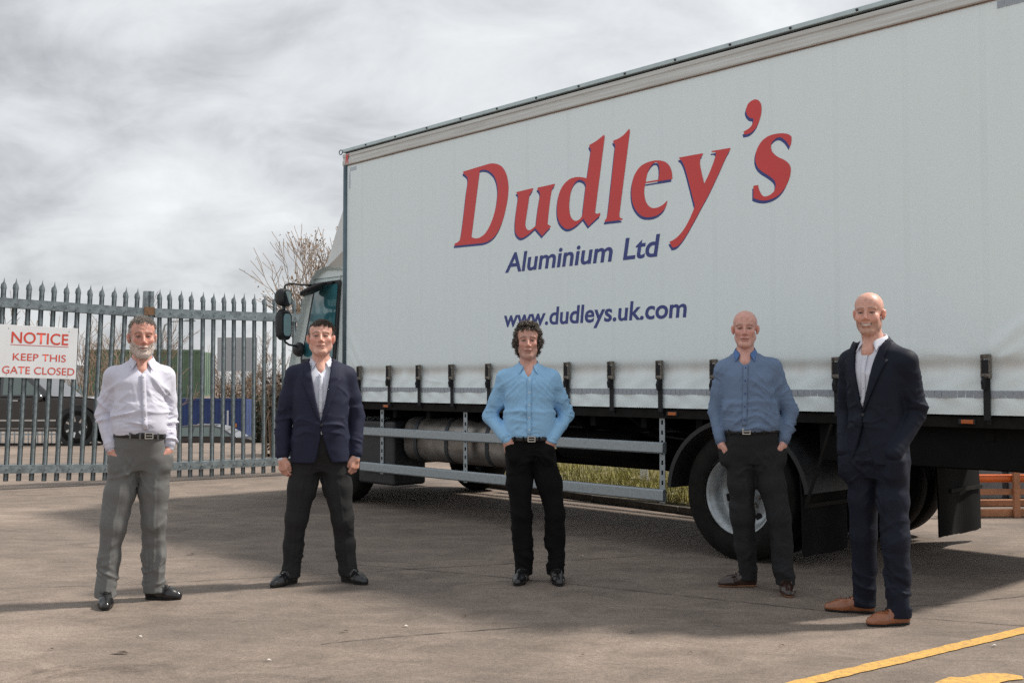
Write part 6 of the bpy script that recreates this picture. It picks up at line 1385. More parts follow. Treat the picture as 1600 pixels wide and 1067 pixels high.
def ring_band(name, lf, z0, z1, off, mat, parent, tilt=0.0, n=72, thick=0.003, rows=3):
    mb = MB()
    for r in range(rows+1):
        for k in range(n):
            a = 2*pi*k/n; z = z0+(z1-z0)*r/rows; p = lf.pt(a, z, off); mb.v.append((p[0], p[1], z + tilt*p[0]))
    for r in range(rows):
        for k in range(n): mb.f.append((r*n+k, r*n+(k+1) % n, (r+1)*n+(k+1) % n, (r+1)*n+k))
    o = mb.build(name, mat, parent, smooth=True); sd = o.modifiers.new('solid', 'SOLIDIFY'); sd.thickness = thick; sd.offset = 1
    return o

m_skin = skin_material()
m_belt = material('belt_leather', (0.012, 0.011, 0.011), 0.4, bump=0.1, bscale=200)
m_bucklep = material('belt_buckle', (0.62, 0.60, 0.56), 0.25, metal=1.0)
m_button = material('shirt_button', (0.75, 0.77, 0.80), 0.3)
m_blacksh = material('shoe_black', (0.010, 0.010, 0.011), 0.30, var=0.3, vscale=40, coat=0.3)
m_soleb = material('sole_black', (0.012, 0.012, 0.012), 0.8)
m_soled = material('heel_tan', (0.22, 0.10, 0.05), 0.7)

def scalp_zone(q, kind):
    """how far inside the hair-bearing part of the head the head-space points lie (>0 inside)"""
    x, y, z = np.abs(q[:, 0]), q[:, 1], q[:, 2]
    line = 0.088 - 0.22*np.clip(x-0.03, 0, 1)                     # hairline over the forehead
    if kind == 'low': line = line - 0.012; kind = 'short'
    line = line + 0.006*np.sin(q[:, 0]*210) + 0.004*np.sin(q[:, 0]*97+1)
    top = np.where(y < -0.035, z-line, z-0.035 + 0.55*np.clip(-y-0.005, -0.06, 1))
    side = np.minimum(np.minimum(x-0.045, y+0.030+0.25*np.clip(z-0.02, -0.1, 1)), z+ (0.012 if kind != 'long' else 0.075))
    ear = np.sqrt((y-0.012)**2 + (z+0.003)**2) - 0.036
    if kind != 'long': side = np.where(x > 0.06, np.minimum(side, np.where(z < 0.03, ear, 1)), side)
    back = np.minimum(y-0.035, z+(0.070 if kind != 'long' else 0.10))
    return np.maximum(np.maximum(top, side), back)

def hair_on(name, body, pick, mat, parent, seed, count, length, flow, curl, thick):
    V, Nn, Q, H = body; rg = random.Random(seed); ids = np.nonzero(pick(Q))[0]; mb = MB()
    if len(ids) == 0: return None
    R = Matrix(H.R.tolist())
    for _ in range(count):
        i = ids[rg.randrange(len(ids))]; n = Vector(Nn[i]); q = Vector(Q[i]); ln = length(q, rg)
        if ln <= 0: continue
        p = Vector(V[i]) + Vector((rg.gauss(0, .003), rg.gauss(0, .003), rg.gauss(0, .003))) - n*0.003
        fl = (R @ Vector(flow(q))).normalized(); fl = (fl + Vector((rg.gauss(0, .25), rg.gauss(0, .25), rg.gauss(0, .25)))).normalized()
        if curl > 0.5:      # corkscrew locks
            u = fl.orthogonal().normalized(); v = fl.cross(u); ph = rg.uniform(0, 6.3); cr_ = rg.uniform(0.003, 0.0065); tn = rg.uniform(0.6, 1.2)*rg.choice((-1, 1)); pts = []; K_ = 9
            for j in range(K_+1):
                t = j/K_; pts.append(p + n*((0.014 if q.z > 0.06 else 0.008)*rg.uniform(0.5, 1.3)*math.sin(min(1, t*2)*1.57)) + fl*(ln*t*0.62) + (u*cos(ph+6.28*tn*t) + v*sin(ph+6.28*tn*t))*cr_*min(1, t*3))
            w = thick*rg.uniform(0.7, 1.3); mb.tube(pts, [w*(1-0.6*(j/K_)**3) for j in range(K_+1)], 4, caps=False); continue
        k = 6 if curl else 3; d = (n*0.55 + fl*0.7).normalized(); ax = Vector((rg.gauss(0, 1), rg.gauss(0, 1), rg.gauss(0, 1))).normalized(); pts = []
        for j in range(k+1):
            pts.append(p.copy()); d = (d*0.5 + fl*0.5 + n*0.12 + (ax.cross(d)*curl if curl else Vector((0, 0, 0)))).normalized(); p = p + d*(ln/k)
        w = thick*rg.uniform(0.7, 1.3); mb.tube(pts, [w*(1-0.7*(j/k)**2) for j in range(k+1)], 3, caps=False)
    return mb.build(name, mat, parent, smooth=True)

def person(o):
    """o: everything that sets one man apart. Person space: x right in the view, -y towards the camera, z up."""
    s = o.get('hs', 1.0)
    yaw = o.get('yaw', 0.0)
    H = Frame(o['head'], o.get('hyaw', 0), o.get('hpitch', 0), o.get('hroll', 0), (s*o.get('hw', 1.0), s, s))
    hx, hy, hz = o['head']
    # ---------------- body: one continuous skin surface
    fine = [(0, hx-0.115, hx+0.115, 0.0042), (2, hz-0.16*s, hz+0.15*s, 0.0042), (1, hy-0.13, hy+0.13, 0.0052)]
    hands = o.get('hands_out')
    if hands:
        zz = [h_[2] for h_ in o['wrists']]; fine += [(2, min(zz)-0.14, max(zz)+0.02, 0.005)]
        for w in o['wrists']: fine += [(0, w[0]-0.06, w[0]+0.06, 0.005)]
    f = Field((-0.50, -0.34, 0.0), (0.48, 0.30, hz+0.15*s), 0.013, fine)
    T = Lofted(o['trunk'])
    inner = T.grown(-0.024); cz = o['crotch_z']+0.07
    f.loft([(cz, *T.grown(-0.035).at(cz))] + [tuple(r) for r in inner.S if r[0] > cz+0.03], 0.03)
    # throat and upper chest close under the open collar
    f.cone(v3(o['neck']) + v3((0, -0.012, 0.0)), v3(o['neck']) + v3((0, -0.055, -0.075)), 0.050, 0.045, 0.03)
    nb = v3(o['neck']); ht = H((0, 0.012, -0.06)); f.cone(nb + v3((0, 0.01, -0.05)), ht, 0.064*s, 0.058*s, 0.02)
    f.cone(nb + v3((-0.09, 0.015, -0.065)), nb + v3((0.09, 0.015, -0.065)), 0.035, 0.035, 0.05)
    for i in (0, 1):
        sh, el, wr = o['shoulders'][i], o['elbows'][i], o['wrists'][i]
        f.cone(sh, el, 0.038, 0.033, 0.03); f.cone(el, wr, 0.033, 0.026, 0.015)
        hp, kn, an = o['hips'][i], o['knees'][i], o['ankles'][i]
        f.cone(hp, kn, 0.064, 0.044, 0.03); f.cone(kn, an, 0.044, 0.030, 0.02)
        f.cone(v3(an)+v3((0, 0, -0.03)), v3((*o['toes'][i], 0.03))*0.6+v3((an[0], an[1], 0.04))*0.4, 0.022, 0.014, 0.01)
        hd = v3(o['hand_dir'][i]); side = -1 if i == 0 else 1
        hand_ops(f, wr, hd, side*-1 if o.get('flip_thumb') else side, o['palm'][i], o.get('hand_s', 1.0), o.get('curl', 0.8))
    head_ops(f, H, s, o)
    V, F = f.mesh(1)
    Q = H.inv(V); hm = (Q[:, 2] > -0.16)
    colr = np.tile(np.array(o.get('skin', (0.56, 0.30, 0.22))), (len(V), 1))
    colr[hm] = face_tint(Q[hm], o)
    for i in (0, 1):   # slightly redder hands and knuckles
        w = np.exp(-np.sum((V-v3(o['wrists'][i])-v3(o['hand_dir'][i])*0.09)**2, 1)/0.06**2)[:, None]*0.5
        colr = colr*(1-w) + np.array((0.52, 0.25, 0.18))*w
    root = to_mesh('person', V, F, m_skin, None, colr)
    root.location = o['at']; root.rotation_euler = (0, 0, yaw)
    tag(root, o['label'], 'person', None)
    root.scale = (o.get('xs', 1.0), 1, 1)
    body = (V, vnormals(V, F), H.inv(V), H)
    eye = MB()
    em = bpy.data.meshes.get('eye_mesh')
    if em is None:
        eb = MB().lathe([(0.0001, -0.0122), (0.0062, -0.0106)], 14)
        eb.lathe([(0.0062, -0.0106), (0.0085, -0.0088), (0.0112, -0.0050), (0.0122, 0.0), (0.0085, 0.0088), (0.0001, 0.0122)], 14)
        em = eb.mesh('eye_mesh'); em.materials.append(material('iris', (0.035, 0.03, 0.028), 0.15)); em.materials.append(material('sclera', (0.40, 0.35, 0.33), 0.25))
        for p in em.polygons: p.material_index = 0 if p.index < 14 else 1; p.use_smooth = True
    for sx in (-1, 1):
        e_ = put('eye', em, None, root, tuple(H((sx*0.031, -0.0725, 0.0055)))); e_.rotation_euler = Matrix(H.R.tolist()).to_euler(); e_.scale = (s, s, s)
    # ---------------- trousers
    tm = o['trouser_mat']; wz = o['waist_z']
    f = Field((-0.48, -0.32, 0.02), (0.46, 0.30, wz+0.06), 0.0068)
    S = T.S; pel = [tuple(r) for r in T.grown(0.002).S if r[0] <= wz+0.021]
    pel.append((wz+0.02, *T.grown(0.002).at(wz+0.02)))
    pel = sorted({r[0]: r for r in pel}.values())
    cz = o['crotch_z']+0.055; q_ = T.at(cz)
    f.loft([(cz, q_[0], q_[1], q_[2]*0.90, q_[3]*0.78, q_[4]*0.84, 2.1)] + [(r[0], r[1], r[2], r[3], r[4]*(0.90 if r[0] < o['crotch_z']+0.16 else 1), r[5], r[6]) for r in pel if r[0] >= cz+0.06], 0.07)
    wd = o.get('leg', 1.0); sp = []
    for i in (0, 1):
        hp, kn, an = v3(o['hips'][i]), v3(o['knees'][i]), v3(o['ankles'][i])
        tz = o.get('hem_z', 0.075); an2 = an.copy(); an2[2] = tz
        mid = hp*0.5+kn*0.5; cal = kn*0.5+an2*0.5 + v3((0, 0.012, 0))
        rr = o['leg_r']
        f.chain([hp, mid, kn, cal, an2 + v3((0, -0.006, 0.0))], [rr[0], rr[1], rr[2], rr[3], rr[4]], 0.028)
        f.cone(an2 + v3((0, 0, -0.05)), an2 + v3((0, 0, -0.05)) + (v3((*o['toes'][i], tz))-an2)*0.16, rr[4]*0.98, rr[4]*0.86, 0.02); f.cone(an2 + v3((0, 0, -0.06)), an2 + v3((0, 0, 0.02)), rr[4]*0.98, rr[4], 0.01)
        if o.get('pocket', (1, 1))[i]:
            w_, hd_ = v3(o['wrists'][i]), v3(o['hand_dir'][i]); hd_ = hd_/np.linalg.norm(hd_)
            f.cone(w_+hd_*0.060, w_+hd_*0.125, o.get('pocket_r', 0.034), o.get('pocket_r', 0.034)+0.008, 0.04)
        ax = an-kn
        sg = 1 if i else -1
        sp += [(kn + v3((0, -0.02, 0.03)), 0.10, (kn-hp) + v3((sg*0.25, 0, 0)), 0.008, 13), (an2 + v3((0, 0, 0.07)), 0.10, ax + v3((sg*0.12, 0, 0)), 0.016, 16), (an2 + v3((0, 0, 0.20)), 0.13, ax + v3((-sg*0.25, 0, 0)), 0.010, 11),
               (cal, 0.20, (1, 0, 0.18*sg), 0.008, 13), (kn + v3((0, 0, 0.16)), 0.20, (1, 0, -0.2*sg), 0.007, 12),
               (v3((hp[0]*0.4, -0.1, o['crotch_z']+0.05)), 0.13, (sg*0.8, 0, 0.6), 0.012, 14), (mid, 0.15, (sg*0.8, 0, 0.8), 0.008, 9), (hp + v3((0, -0.05, -0.02)), 0.14, (0.25*sg, 0, 1), 0.008, 13)]
    f.keep(lambda x, y, z: np.maximum(o.get('hem_z', 0.075)-0.03 - z, z-(wz+0.012)) + 0*x + 0*y)
    V, F = f.mesh(1); V = wrinkle(V, F, sp, o['seed'], 0.72)
    # pressed crease down the front of each leg
    Nn = vnormals(V, F)
    if o.get('crease', True):
        for i in (0, 1):
            kn, an, hp = v3(o['knees'][i]), v3(o['ankles'][i]), v3(o['hips'][i])
            zz = V[:, 2]; cx = np.where(zz > kn[2], np.interp(zz, [kn[2], hp[2]], [kn[0], hp[0]]), np.interp(zz, [an[2], kn[2]], [an[0], kn[0]]))
            w = np.exp(-((V[:, 0]-cx)/0.010)**2)*(Nn[:, 1] < -0.4)*np.clip((o['crotch_z']+0.05-zz)/0.1, 0, 1); V[:, 1] -= 0.005*w
    tr = to_mesh('trousers', V, F, tm, root); tr['label'] = o['trouser_label']
    # ---------------- shirt
    smt = o['shirt_mat']; jacket = o.get('jacket')
    f = Field((-0.52, -0.34, 0.60), (0.50, 0.30, nb[2]+0.06), 0.0068)
    shl = [tuple(r) for r in T.S if r[0] >= wz-0.02]
    f.loft(shl, 0.03)
    if not jacket:
        f.loft([(wz+dz, *T.grown(gr).at(wz+dz)) for dz, gr in ((0.006, 0.004), (0.025, 0.013), (0.06, 0.015), (0.11, 0.010), (0.18, 0.002))], 0.03)     # blousing over the belt
    sp = []
    ar = o.get('sleeve_r', (0.070, 0.060, 0.050, 0.040))
    for i in (0, 1):
        sh, el, wr = v3(o['shoulders'][i]), v3(o['elbows'][i]), v3(o['wrists'][i]); sg = -1 if i == 0 else 1
        if not jacket:
            f.cone(v3((nb[0]+sg*0.045, nb[1]+0.014, nb[2]-0.052)), sh, 0.042, ar[0]*0.84, 0.05)
            f.cone(sh, sh*0.45+el*0.55, ar[0]*0.94, ar[1], 0.03); f.cone(sh*0.45+el*0.55, el, ar[1], ar[1]*0.92, 0.02); f.cone(el, wr*0.8+el*0.2, ar[1]*0.9, ar[3]*1.08, 0.02); f.cone(wr*0.8+el*0.2, wr, ar[3]*0.98, ar[3]*0.92, 0.012)
            axu, axl = el-sh, wr-el
            sp += [(el, 0.10, axu+axl, 0.018, 17), (wr*0.7+el*0.3, 0.10, axl, 0.012, 20), (sh*0.5+el*0.5, 0.12, axu + v3((sg*0.1, 0, 0.1)), 0.010, 12), (sh + v3((-sg*0.05, -0.05, -0.1)), 0.13, (sg*0.8, 0, 0.7), 0.009, 13),
                   (v3((nb[0]+sg*0.10, -0.12, wz+0.10)), 0.13, (sg*0.35, 0, 1), 0.011, 15), (v3((nb[0]+sg*0.13, -0.06, wz+0.25)), 0.13, (sg*0.8, 0, 1), 0.008, 12)]
        else:
            f.cone(v3((nb[0]+sg*0.05, nb[1]+0.012, nb[2]-0.055)), sh + v3((-sg*0.03, 0, -0.02)), 0.045, 0.045, 0.05)
            f.cone(el*0.3+wr*0.7, wr + (wr-el)*0.03, 0.033, 0.033, 0.01)
    sp += [(v3((nb[0], -0.12, wz+0.05)), 0.16, (0.1, 0, 1), 0.007, 18), (v3((nb[0], -0.13, nb[2]-0.2)), 0.12, (1, 0, 0.4), 0.005, 11)]
    f.cone(nb + v3((0, 0.008, -0.06)), nb + v3((0, 0.012, 0.000)), 0.074*s, 0.064*s, 0.03)
    zv = nb[2] - o.get('neck_v', 0.095)
    f.cut(lambda x, y, z: np.maximum(np.abs(x-nb[0]) - 0.046*np.clip((z-zv)/0.11, 0, 1.2), np.maximum(zv-z, y-(nb[1]-0.015))), (nb[0]-0.1, -0.34, zv), (nb[0]+0.1, nb[1], nb[2]+0.06), 0.003)     # open neck
    f.cone(nb + v3((0, 0.0, 0.045)), nb + v3((0, 0.01, 0.12)), 0.07, 0.09, 0.006, 'sub')
    V, F = f.mesh(2); V = wrinkle(V, F, sp, o['seed']+5)
    shirt = to_mesh('shirt', V, F, smt, root); shirt['label'] = o['shirt_label']
    front = V[vnormals(V, F)[:, 1] < -0.25]
    def fy(x, z, r=0.016):
        m = (np.abs(front[:, 0]-x) < r) & (np.abs(front[:, 2]-z) < r)
        return float(np.percentile(front[m][:, 1], 15)) if m.any() else -0.12
    px = o.get('placket_x', nb[0]); zt = zv+0.004; zb = wz + (0.03 if not jacket else 0.12)
    A, Bb = [], []
    for i in range(26):
        z = zt + (zb-zt)*i/25; x = px + o.get('placket_lean', 0)*(zt-z)
        A.append((x-0.015, fy(x-0.015, z)-0.0035, z)); Bb.append((x+0.015, fy(x+0.015, z)-0.0035, z))
    ribbon('placket', A, Bb, smt, shirt, 0.003, 2)
    bt = MB().lathe([(0, -0.0035), (0.0045, -0.003), (0.0055, 0)], 10).mesh('button'); bt.materials.append(o.get('button_mat', m_button))
    for i in range(6):
        z = zt - 0.02 - i*0.085
        if z < zb+0.01: break
        x = px + o.get('placket_lean', 0)*(zt-z); put('button', bt, None, shirt, (x, fy(x, z)-0.006, z))
    # collar: two leaves falling from the stand, open at the throat
    for sg in (-1, 1):
        A, Bb = [], []; n = 18
        for i in range(n+1):
            t = i/n; an = rad(90) - sg*rad(156*t)           # from the nape round to the throat
            cx, cy = nb[0], nb[1]+0.006
            r1 = 0.0645*s; r2 = 0.084*s
            zt_ = nb[2] + 0.036 - 0.050*t**1.8
            top = [cx + r1*cos(an)*1.05, cy + r1*sin(an)*1.10, zt_]
            zb_ = zt_ - 0.034 - 0.024*t**2
            bot = [cx + r2*cos(an)*1.08, cy + r2*sin(an)*1.10, zb_]
            if t > 0.6:
                w = (t-0.6)/0.4; w = w*w*(3-2*w)
                tx = nb[0] + sg*(0.062 + 0.004*w); bot[0] = bot[0]*(1-w) + tx*w
                bot[1] = bot[1]*(1-w) + (fy(bot[0], zb_, 0.02) - 0.007)*w
            A.append(tuple(top)); Bb.append(tuple(bot))
        ribbon('collar', A, Bb, o.get('collar_mat', smt), shirt, 0.004, 5, 0.005)
    # cuffs
    for i in (0, 1):
        el, wr = v3(o['elbows'][i]), v3(o['wrists'][i]); d = (wr-el)/np.linalg.norm(wr-el)
        r = (ar[3]*0.97 if not jacket else 0.034)
        MB().tube([wr - d*0.055, wr - d*0.05, wr + d*0.006, wr + d*0.008, wr+d*0.004], [r*0.9, r*1.06, r*1.03, r*0.98, r*0.8], 22, caps=False).build('cuff', smt, shirt, smooth=True)
    # ---------------- belt
    TT = T.grown(0.006)
    if not o.get('no_belt'):
        bl = ring_band('belt', TT, wz-0.020, wz+0.014, 0.001, m_belt, root, o.get('belt_tilt', 0))
        bx = o.get('buckle_x', nb[0]); p = TT.front(bx, wz-0.003, 0.008)
        bk = MB(); 
        for (x0, x1, z0, z1) in ((-0.026, 0.026, 0.014, 0.019), (-0.026, 0.026, -0.019, -0.014), (-0.026, -0.021, -0.014, 0.014), (0.021, 0.026, -0.014, 0.014), (-0.02, 0.018, -0.002, 0.002)): bk.box((x0, -0.004, z0), (x1, 0.001, z1))
        b_ = bk.build('belt_buckle', m_bucklep, bl); b_.location = (p[0], p[1]-0.002, wz-0.003 + o.get('belt_tilt', 0)*p[0])
        for k in (-1, 1):
            for dx in (0.055, 0.115):
                q = TT.front(bx + k*dx, wz, 0.0055); MB().box((-0.006, -0.0045, -0.025), (0.006, 0.0, 0.013)).build('belt_loop', tm, tr, loc=(q[0], q[1], wz + o.get('belt_tilt', 0)*q[0]))
    # fly seam, pocket mouths
    zc = o['crotch_z']
    # ---------------- jacket
    if jacket:
        jm = o['jacket_mat']; J = Lofted(o['jacket_trunk']); jb = o['jacket_button']; vtop = nb[2]-0.02
        f = Field((-0.52, -0.36, 0.58), (0.52, 0.32, nb[2]+0.05), 0.0068)
        f.loft([tuple(r) for r in J.S], 0.03)
        sp = []
        for i in (0, 1):
            sh, el, wr = v3(o['shoulders'][i]), v3(o['elbows'][i]), v3(o['wrists'][i]); sg = -1 if i == 0 else 1
            f.cone(v3((nb[0]+sg*0.055, nb[1]+0.018, nb[2]-0.040)), sh + v3((sg*0.006, 0, 0.012)), 0.042, 0.056, 0.05)
            e2 = wr - (wr-el)/np.linalg.norm(wr-el)*o.get('sleeve_short', 0.018)
            f.cone(sh, sh*0.5+el*0.5, 0.072, 0.066, 0.03); f.cone(sh*0.5+el*0.5, el, 0.066, 0.060, 0.02); f.cone(el, e2, 0.060, 0.047, 0.012)
            axu, axl = el-sh, wr-el
            sp += [(el, 0.12, axu+axl, 0.016, 15), (sh*0.5+el*0.5, 0.12, axu, 0.008, 10), (wr*0.6+el*0.4, 0.1, axl, 0.009, 16), (sh + v3((-sg*0.02, -0.05, -0.12)), 0.1, (sg*0.5, 0, 1), 0.008, 14),
                   (v3((jb[0]+sg*0.09, -0.14, jb[1]-0.01)), 0.12, (sg*0.3, 0, 1), 0.010, 13)]
        hv = o.get('v_half', 0.075)
        zl = jb[1]
        def vee(x, y, z):
            t = np.clip((z-zl)/(vtop-zl), 0, 1.2); cx = jb[0] + (nb[0]-jb[0])*t
            w = hv*t**0.85
            return np.maximum(np.abs(x-cx) - w, np.maximum(zl-z, y-(nb[1]-0.02))) + 0*y
        f.cut(vee, (nb[0]-0.2, -0.36, zl), (nb[0]+0.2, nb[1]-0.0, nb[2]+0.05), 0.005)
        zh = o['jacket_hem']
        def skirt(x, y, z):     # cut-away front below the button
            t = np.clip((zl-z)/(zl-zh), 0, 1.3); w = 0.004 + o.get('cutaway', 0.05)*t**2.0
            return np.maximum(np.abs(x-jb[0]-o.get('cut_dx', 0.02)*t) - w, np.maximum(z-zl+0.01, y-(-0.04))) + 0*y
        f.cut(skirt, (jb[0]-0.2, -0.36, zh-0.03), (jb[0]+0.2, -0.02, zl), 0.006)
        f.cone(nb + v3((0, 0.005, -0.02)), nb + v3((0, 0.005, 0.08)), 0.068, 0.075, 0.01, 'sub')
        f.keep(lambda x, y, z: (zh + 0.03*np.clip((y+0.12)/0.2, 0, 1) - z) + 0*x if False else zh - z + 0*x + 0*y) if False else None
        V, F = f.mesh(2); V = wrinkle(V, F, sp, o['seed']+9, 0.85)
        jk = to_mesh('jacket', V, F, jm, root); jk['label'] = o['jacket_label']
        front = V[vnormals(V, F)[:, 1] < -0.15]
        # lapels with a notch, lying on the chest
        for sg in (-1, 1):
            A, Bb = [], []; n = 22
            for i in range(n+1):
                t = i/n; z = zl + (vtop-zl)*t; cx = jb[0] + (nb[0]-jb[0])*t; w = hv*t**0.85
                xi = cx + sg*(w - 0.003); wid = 0.006 + 0.078*min(1, t/0.72)**0.9 if t < 0.72 else 0.052 - 0.02*(t-0.72)
                xo = xi + sg*wid; zo = z + (0.030*min(1, t/0.72) if t < 0.72 else 0.012)
                yi = min(fy2(front, xi + sg*0.012, z), -0.05 if t < 0.9 else 9) - 0.007; yo = fy2(front, xo, zo) - 0.007
                A.append((xi, yi, z)); Bb.append((xo, yo, zo))
            ribbon('lapel', A, Bb, jm, jk, 0.005, 5, 0.003)
        # collar behind the neck
        A, Bb = [], []
        for i in range(25):
            an = rad(-38 + 256*i/24); e_ = abs(i-12)/12
            A.append((nb[0]+0.072*cos(an)*1.06, nb[1]+0.014+0.072*sin(an)*1.08, nb[2]+0.020-0.045*e_**2.5)); Bb.append((nb[0]+0.096*cos(an)*1.10, nb[1]+0.014+0.094*sin(an)*1.1, nb[2]-0.020-0.050*e_**2.2))
        ribbon('jacket_collar', A, Bb, jm, jk, 0.006, 3, 0.0)
        b2 = MB().lathe([(0, -0.004), (0.009, -0.004), (0.011, 0)], 14).mesh('button'); b2.materials.append(material('jacket_button', (0.015, 0.015, 0.02), 0.4))
        put('button', b2, None, jk, (jb[0]+0.004, fy2(front, jb[0]+0.004, zl-0.012)-0.006, zl-0.012))
        for i in (0, 1):
            el, wr = v3(o['elbows'][i]), v3(o['wrists'][i])
        if o.get('pockets', True):
            for sg in (-1, 1):
                x = jb[0] + sg*0.125; z = zh + 0.17
                A = [(x-0.06+0.12*j/6, fy2(front, x-0.06+0.12*j/6, z)-0.004, z - 0.004*sg*j/6) for j in range(7)]; Bb = [(p[0], fy2(front, p[0], z-0.04)-0.005, p[2]-0.045) for p in A]
                ribbon('pocket_flap', A, Bb, jm, jk, 0.004, 2)
    # ---------------- shoes
    for i in (0, 1):
        an = o['ankles'][i]
        shoe(root, (an[0], an[1]), o['toes'][i], o['shoe_mat'], o.get('sole_mat', m_soleb), o.get('shoe_s', 1.0))
    return root, body

def fy2(front, x, z, r=0.018):
    for rr in (r, r*2, r*4):
        m = (np.abs(front[:, 0]-x) < rr) & (np.abs(front[:, 2]-z) < rr)
        if m.any(): return float(np.percentile(front[m][:, 1], 20))
    return -0.1
# ---------------------------------------------------------------- the five men
GROUND_MEN = []
grey = (0.16, 0.16, 0.165)
P_ = 2.4
c_white = cloth('shirt_white_dots', (0.62, 0.62, 0.72), fleck=((0.42, 0.44, 0.62), 130, 0.16))
c_white2 = cloth('shirt_white_plain', (0.68, 0.71, 0.80))
c_sky = cloth('shirt_sky_blue', (0.27, 0.51, 0.77), stripe=((0.34, 0.58, 0.82), 260, 0.4))
c_denim = cloth('shirt_blue_stripe', (0.105, 0.170, 0.295), stripe=((0.235, 0.305, 0.42), 170, 0.42))
c_collar4 = cloth('shirt_blue_plain', (0.11, 0.21, 0.44))
c_greytr = cloth('trousers_mid_grey', (0.150, 0.152, 0.150), 0.55, crease=0.6)
c_chartr = cloth('trousers_charcoal', (0.022, 0.022, 0.023), 0.8, crease=0.6)
c_blacktr = cloth('jeans_black', (0.0045, 0.0045, 0.005), 0.9, crease=0.7)
c_slate = cloth('trousers_slate', (0.022, 0.023, 0.025), 0.8, crease=0.6)
c_navy = cloth('jacket_navy', (0.020, 0.023, 0.046), 0.75, crease=0.5)
c_suit = cloth('suit_dark_navy', (0.008, 0.011, 0.022), 0.65, crease=0.5)
m_brownsh = material('shoe_dark_brown', (0.035, 0.016, 0.012), 0.28, var=0.3, vscale=30, coat=0.3)
m_tansh = material('shoe_tan', (0.30, 0.105, 0.045), 0.30, var=0.3, vscale=25, coat=0.4)

def hair_mat(nm, c): return material(nm, c, 0.55, var=0.35, vscale=60)

man1 = dict(
    at=(-2.326, 6.851, 0), yaw=0.327, xs=0.96, seed=1, label='grey-bearded man in a white shirt and grey trousers with hands in pockets',
    head=(-0.005, -0.025, 1.648), hs=1.0, hw=1.05, hyaw=0.10, hpitch=0.02, jaw=1.08, full=1.04, skin=(0.62, 0.33, 0.26), beard=(0.66, 0.61, 0.56), brow=(0.14, 0.105, 0.085), hair='short', hair_tint=(0.33, 0.30, 0.28),
    neck=(-0.003, 0.005, 1.512),
    trunk=[(0.78,-0.01,0,0.165,0.110,0.125,P_),(0.90,-0.01,0,0.178,0.125,0.125,P_),(1.04,-0.012,-0.005,0.156,0.135,0.105,P_),(1.20,-0.012,-0.008,0.162,0.140,0.105,P_),(1.36,-0.01,0,0.172,0.128,0.115,P_),(1.44,-0.006,0.01,0.150,0.100,0.105,P_),(1.488,-0.003,0.015,0.085,0.065,0.075,2.2)],
    shoulders=[(-0.172,0.012,1.405),(0.138,0.012,1.405)], elbows=[(-0.236,0.060,1.165),(0.172,0.060,1.150)], wrists=[(-0.182,-0.035,0.955),(0.170,-0.030,0.962)],
    hand_dir=[(0.22,-0.10,-1),(-0.20,-0.10,-1)], palm=[(1,0.2,0),(-1,0.2,0)],
    hips=[(-0.098,0,0.875),(0.085,0,0.875)], knees=[(-0.168,-0.015,0.49),(0.080,0.02,0.49)], ankles=[(-0.207,-0.01,0.08),(0.090,0.07,0.08)], toes=[(-0.200,-0.225),(0.262,-0.005)],
    waist_z=1.045, crotch_z=0.765, leg_r=(0.100,0.092,0.076,0.068,0.066), belt_tilt=-0.04, buckle_x=0.045, placket_x=0.005, placket_lean=0.05, sleeve_r=(0.070,0.059,0.05,0.039),
    trouser_mat=c_greytr, trouser_label='mid-grey pressed trousers', shirt_mat=c_white, shirt_label='white shirt with fine lilac dots', shoe_mat=m_blacksh)
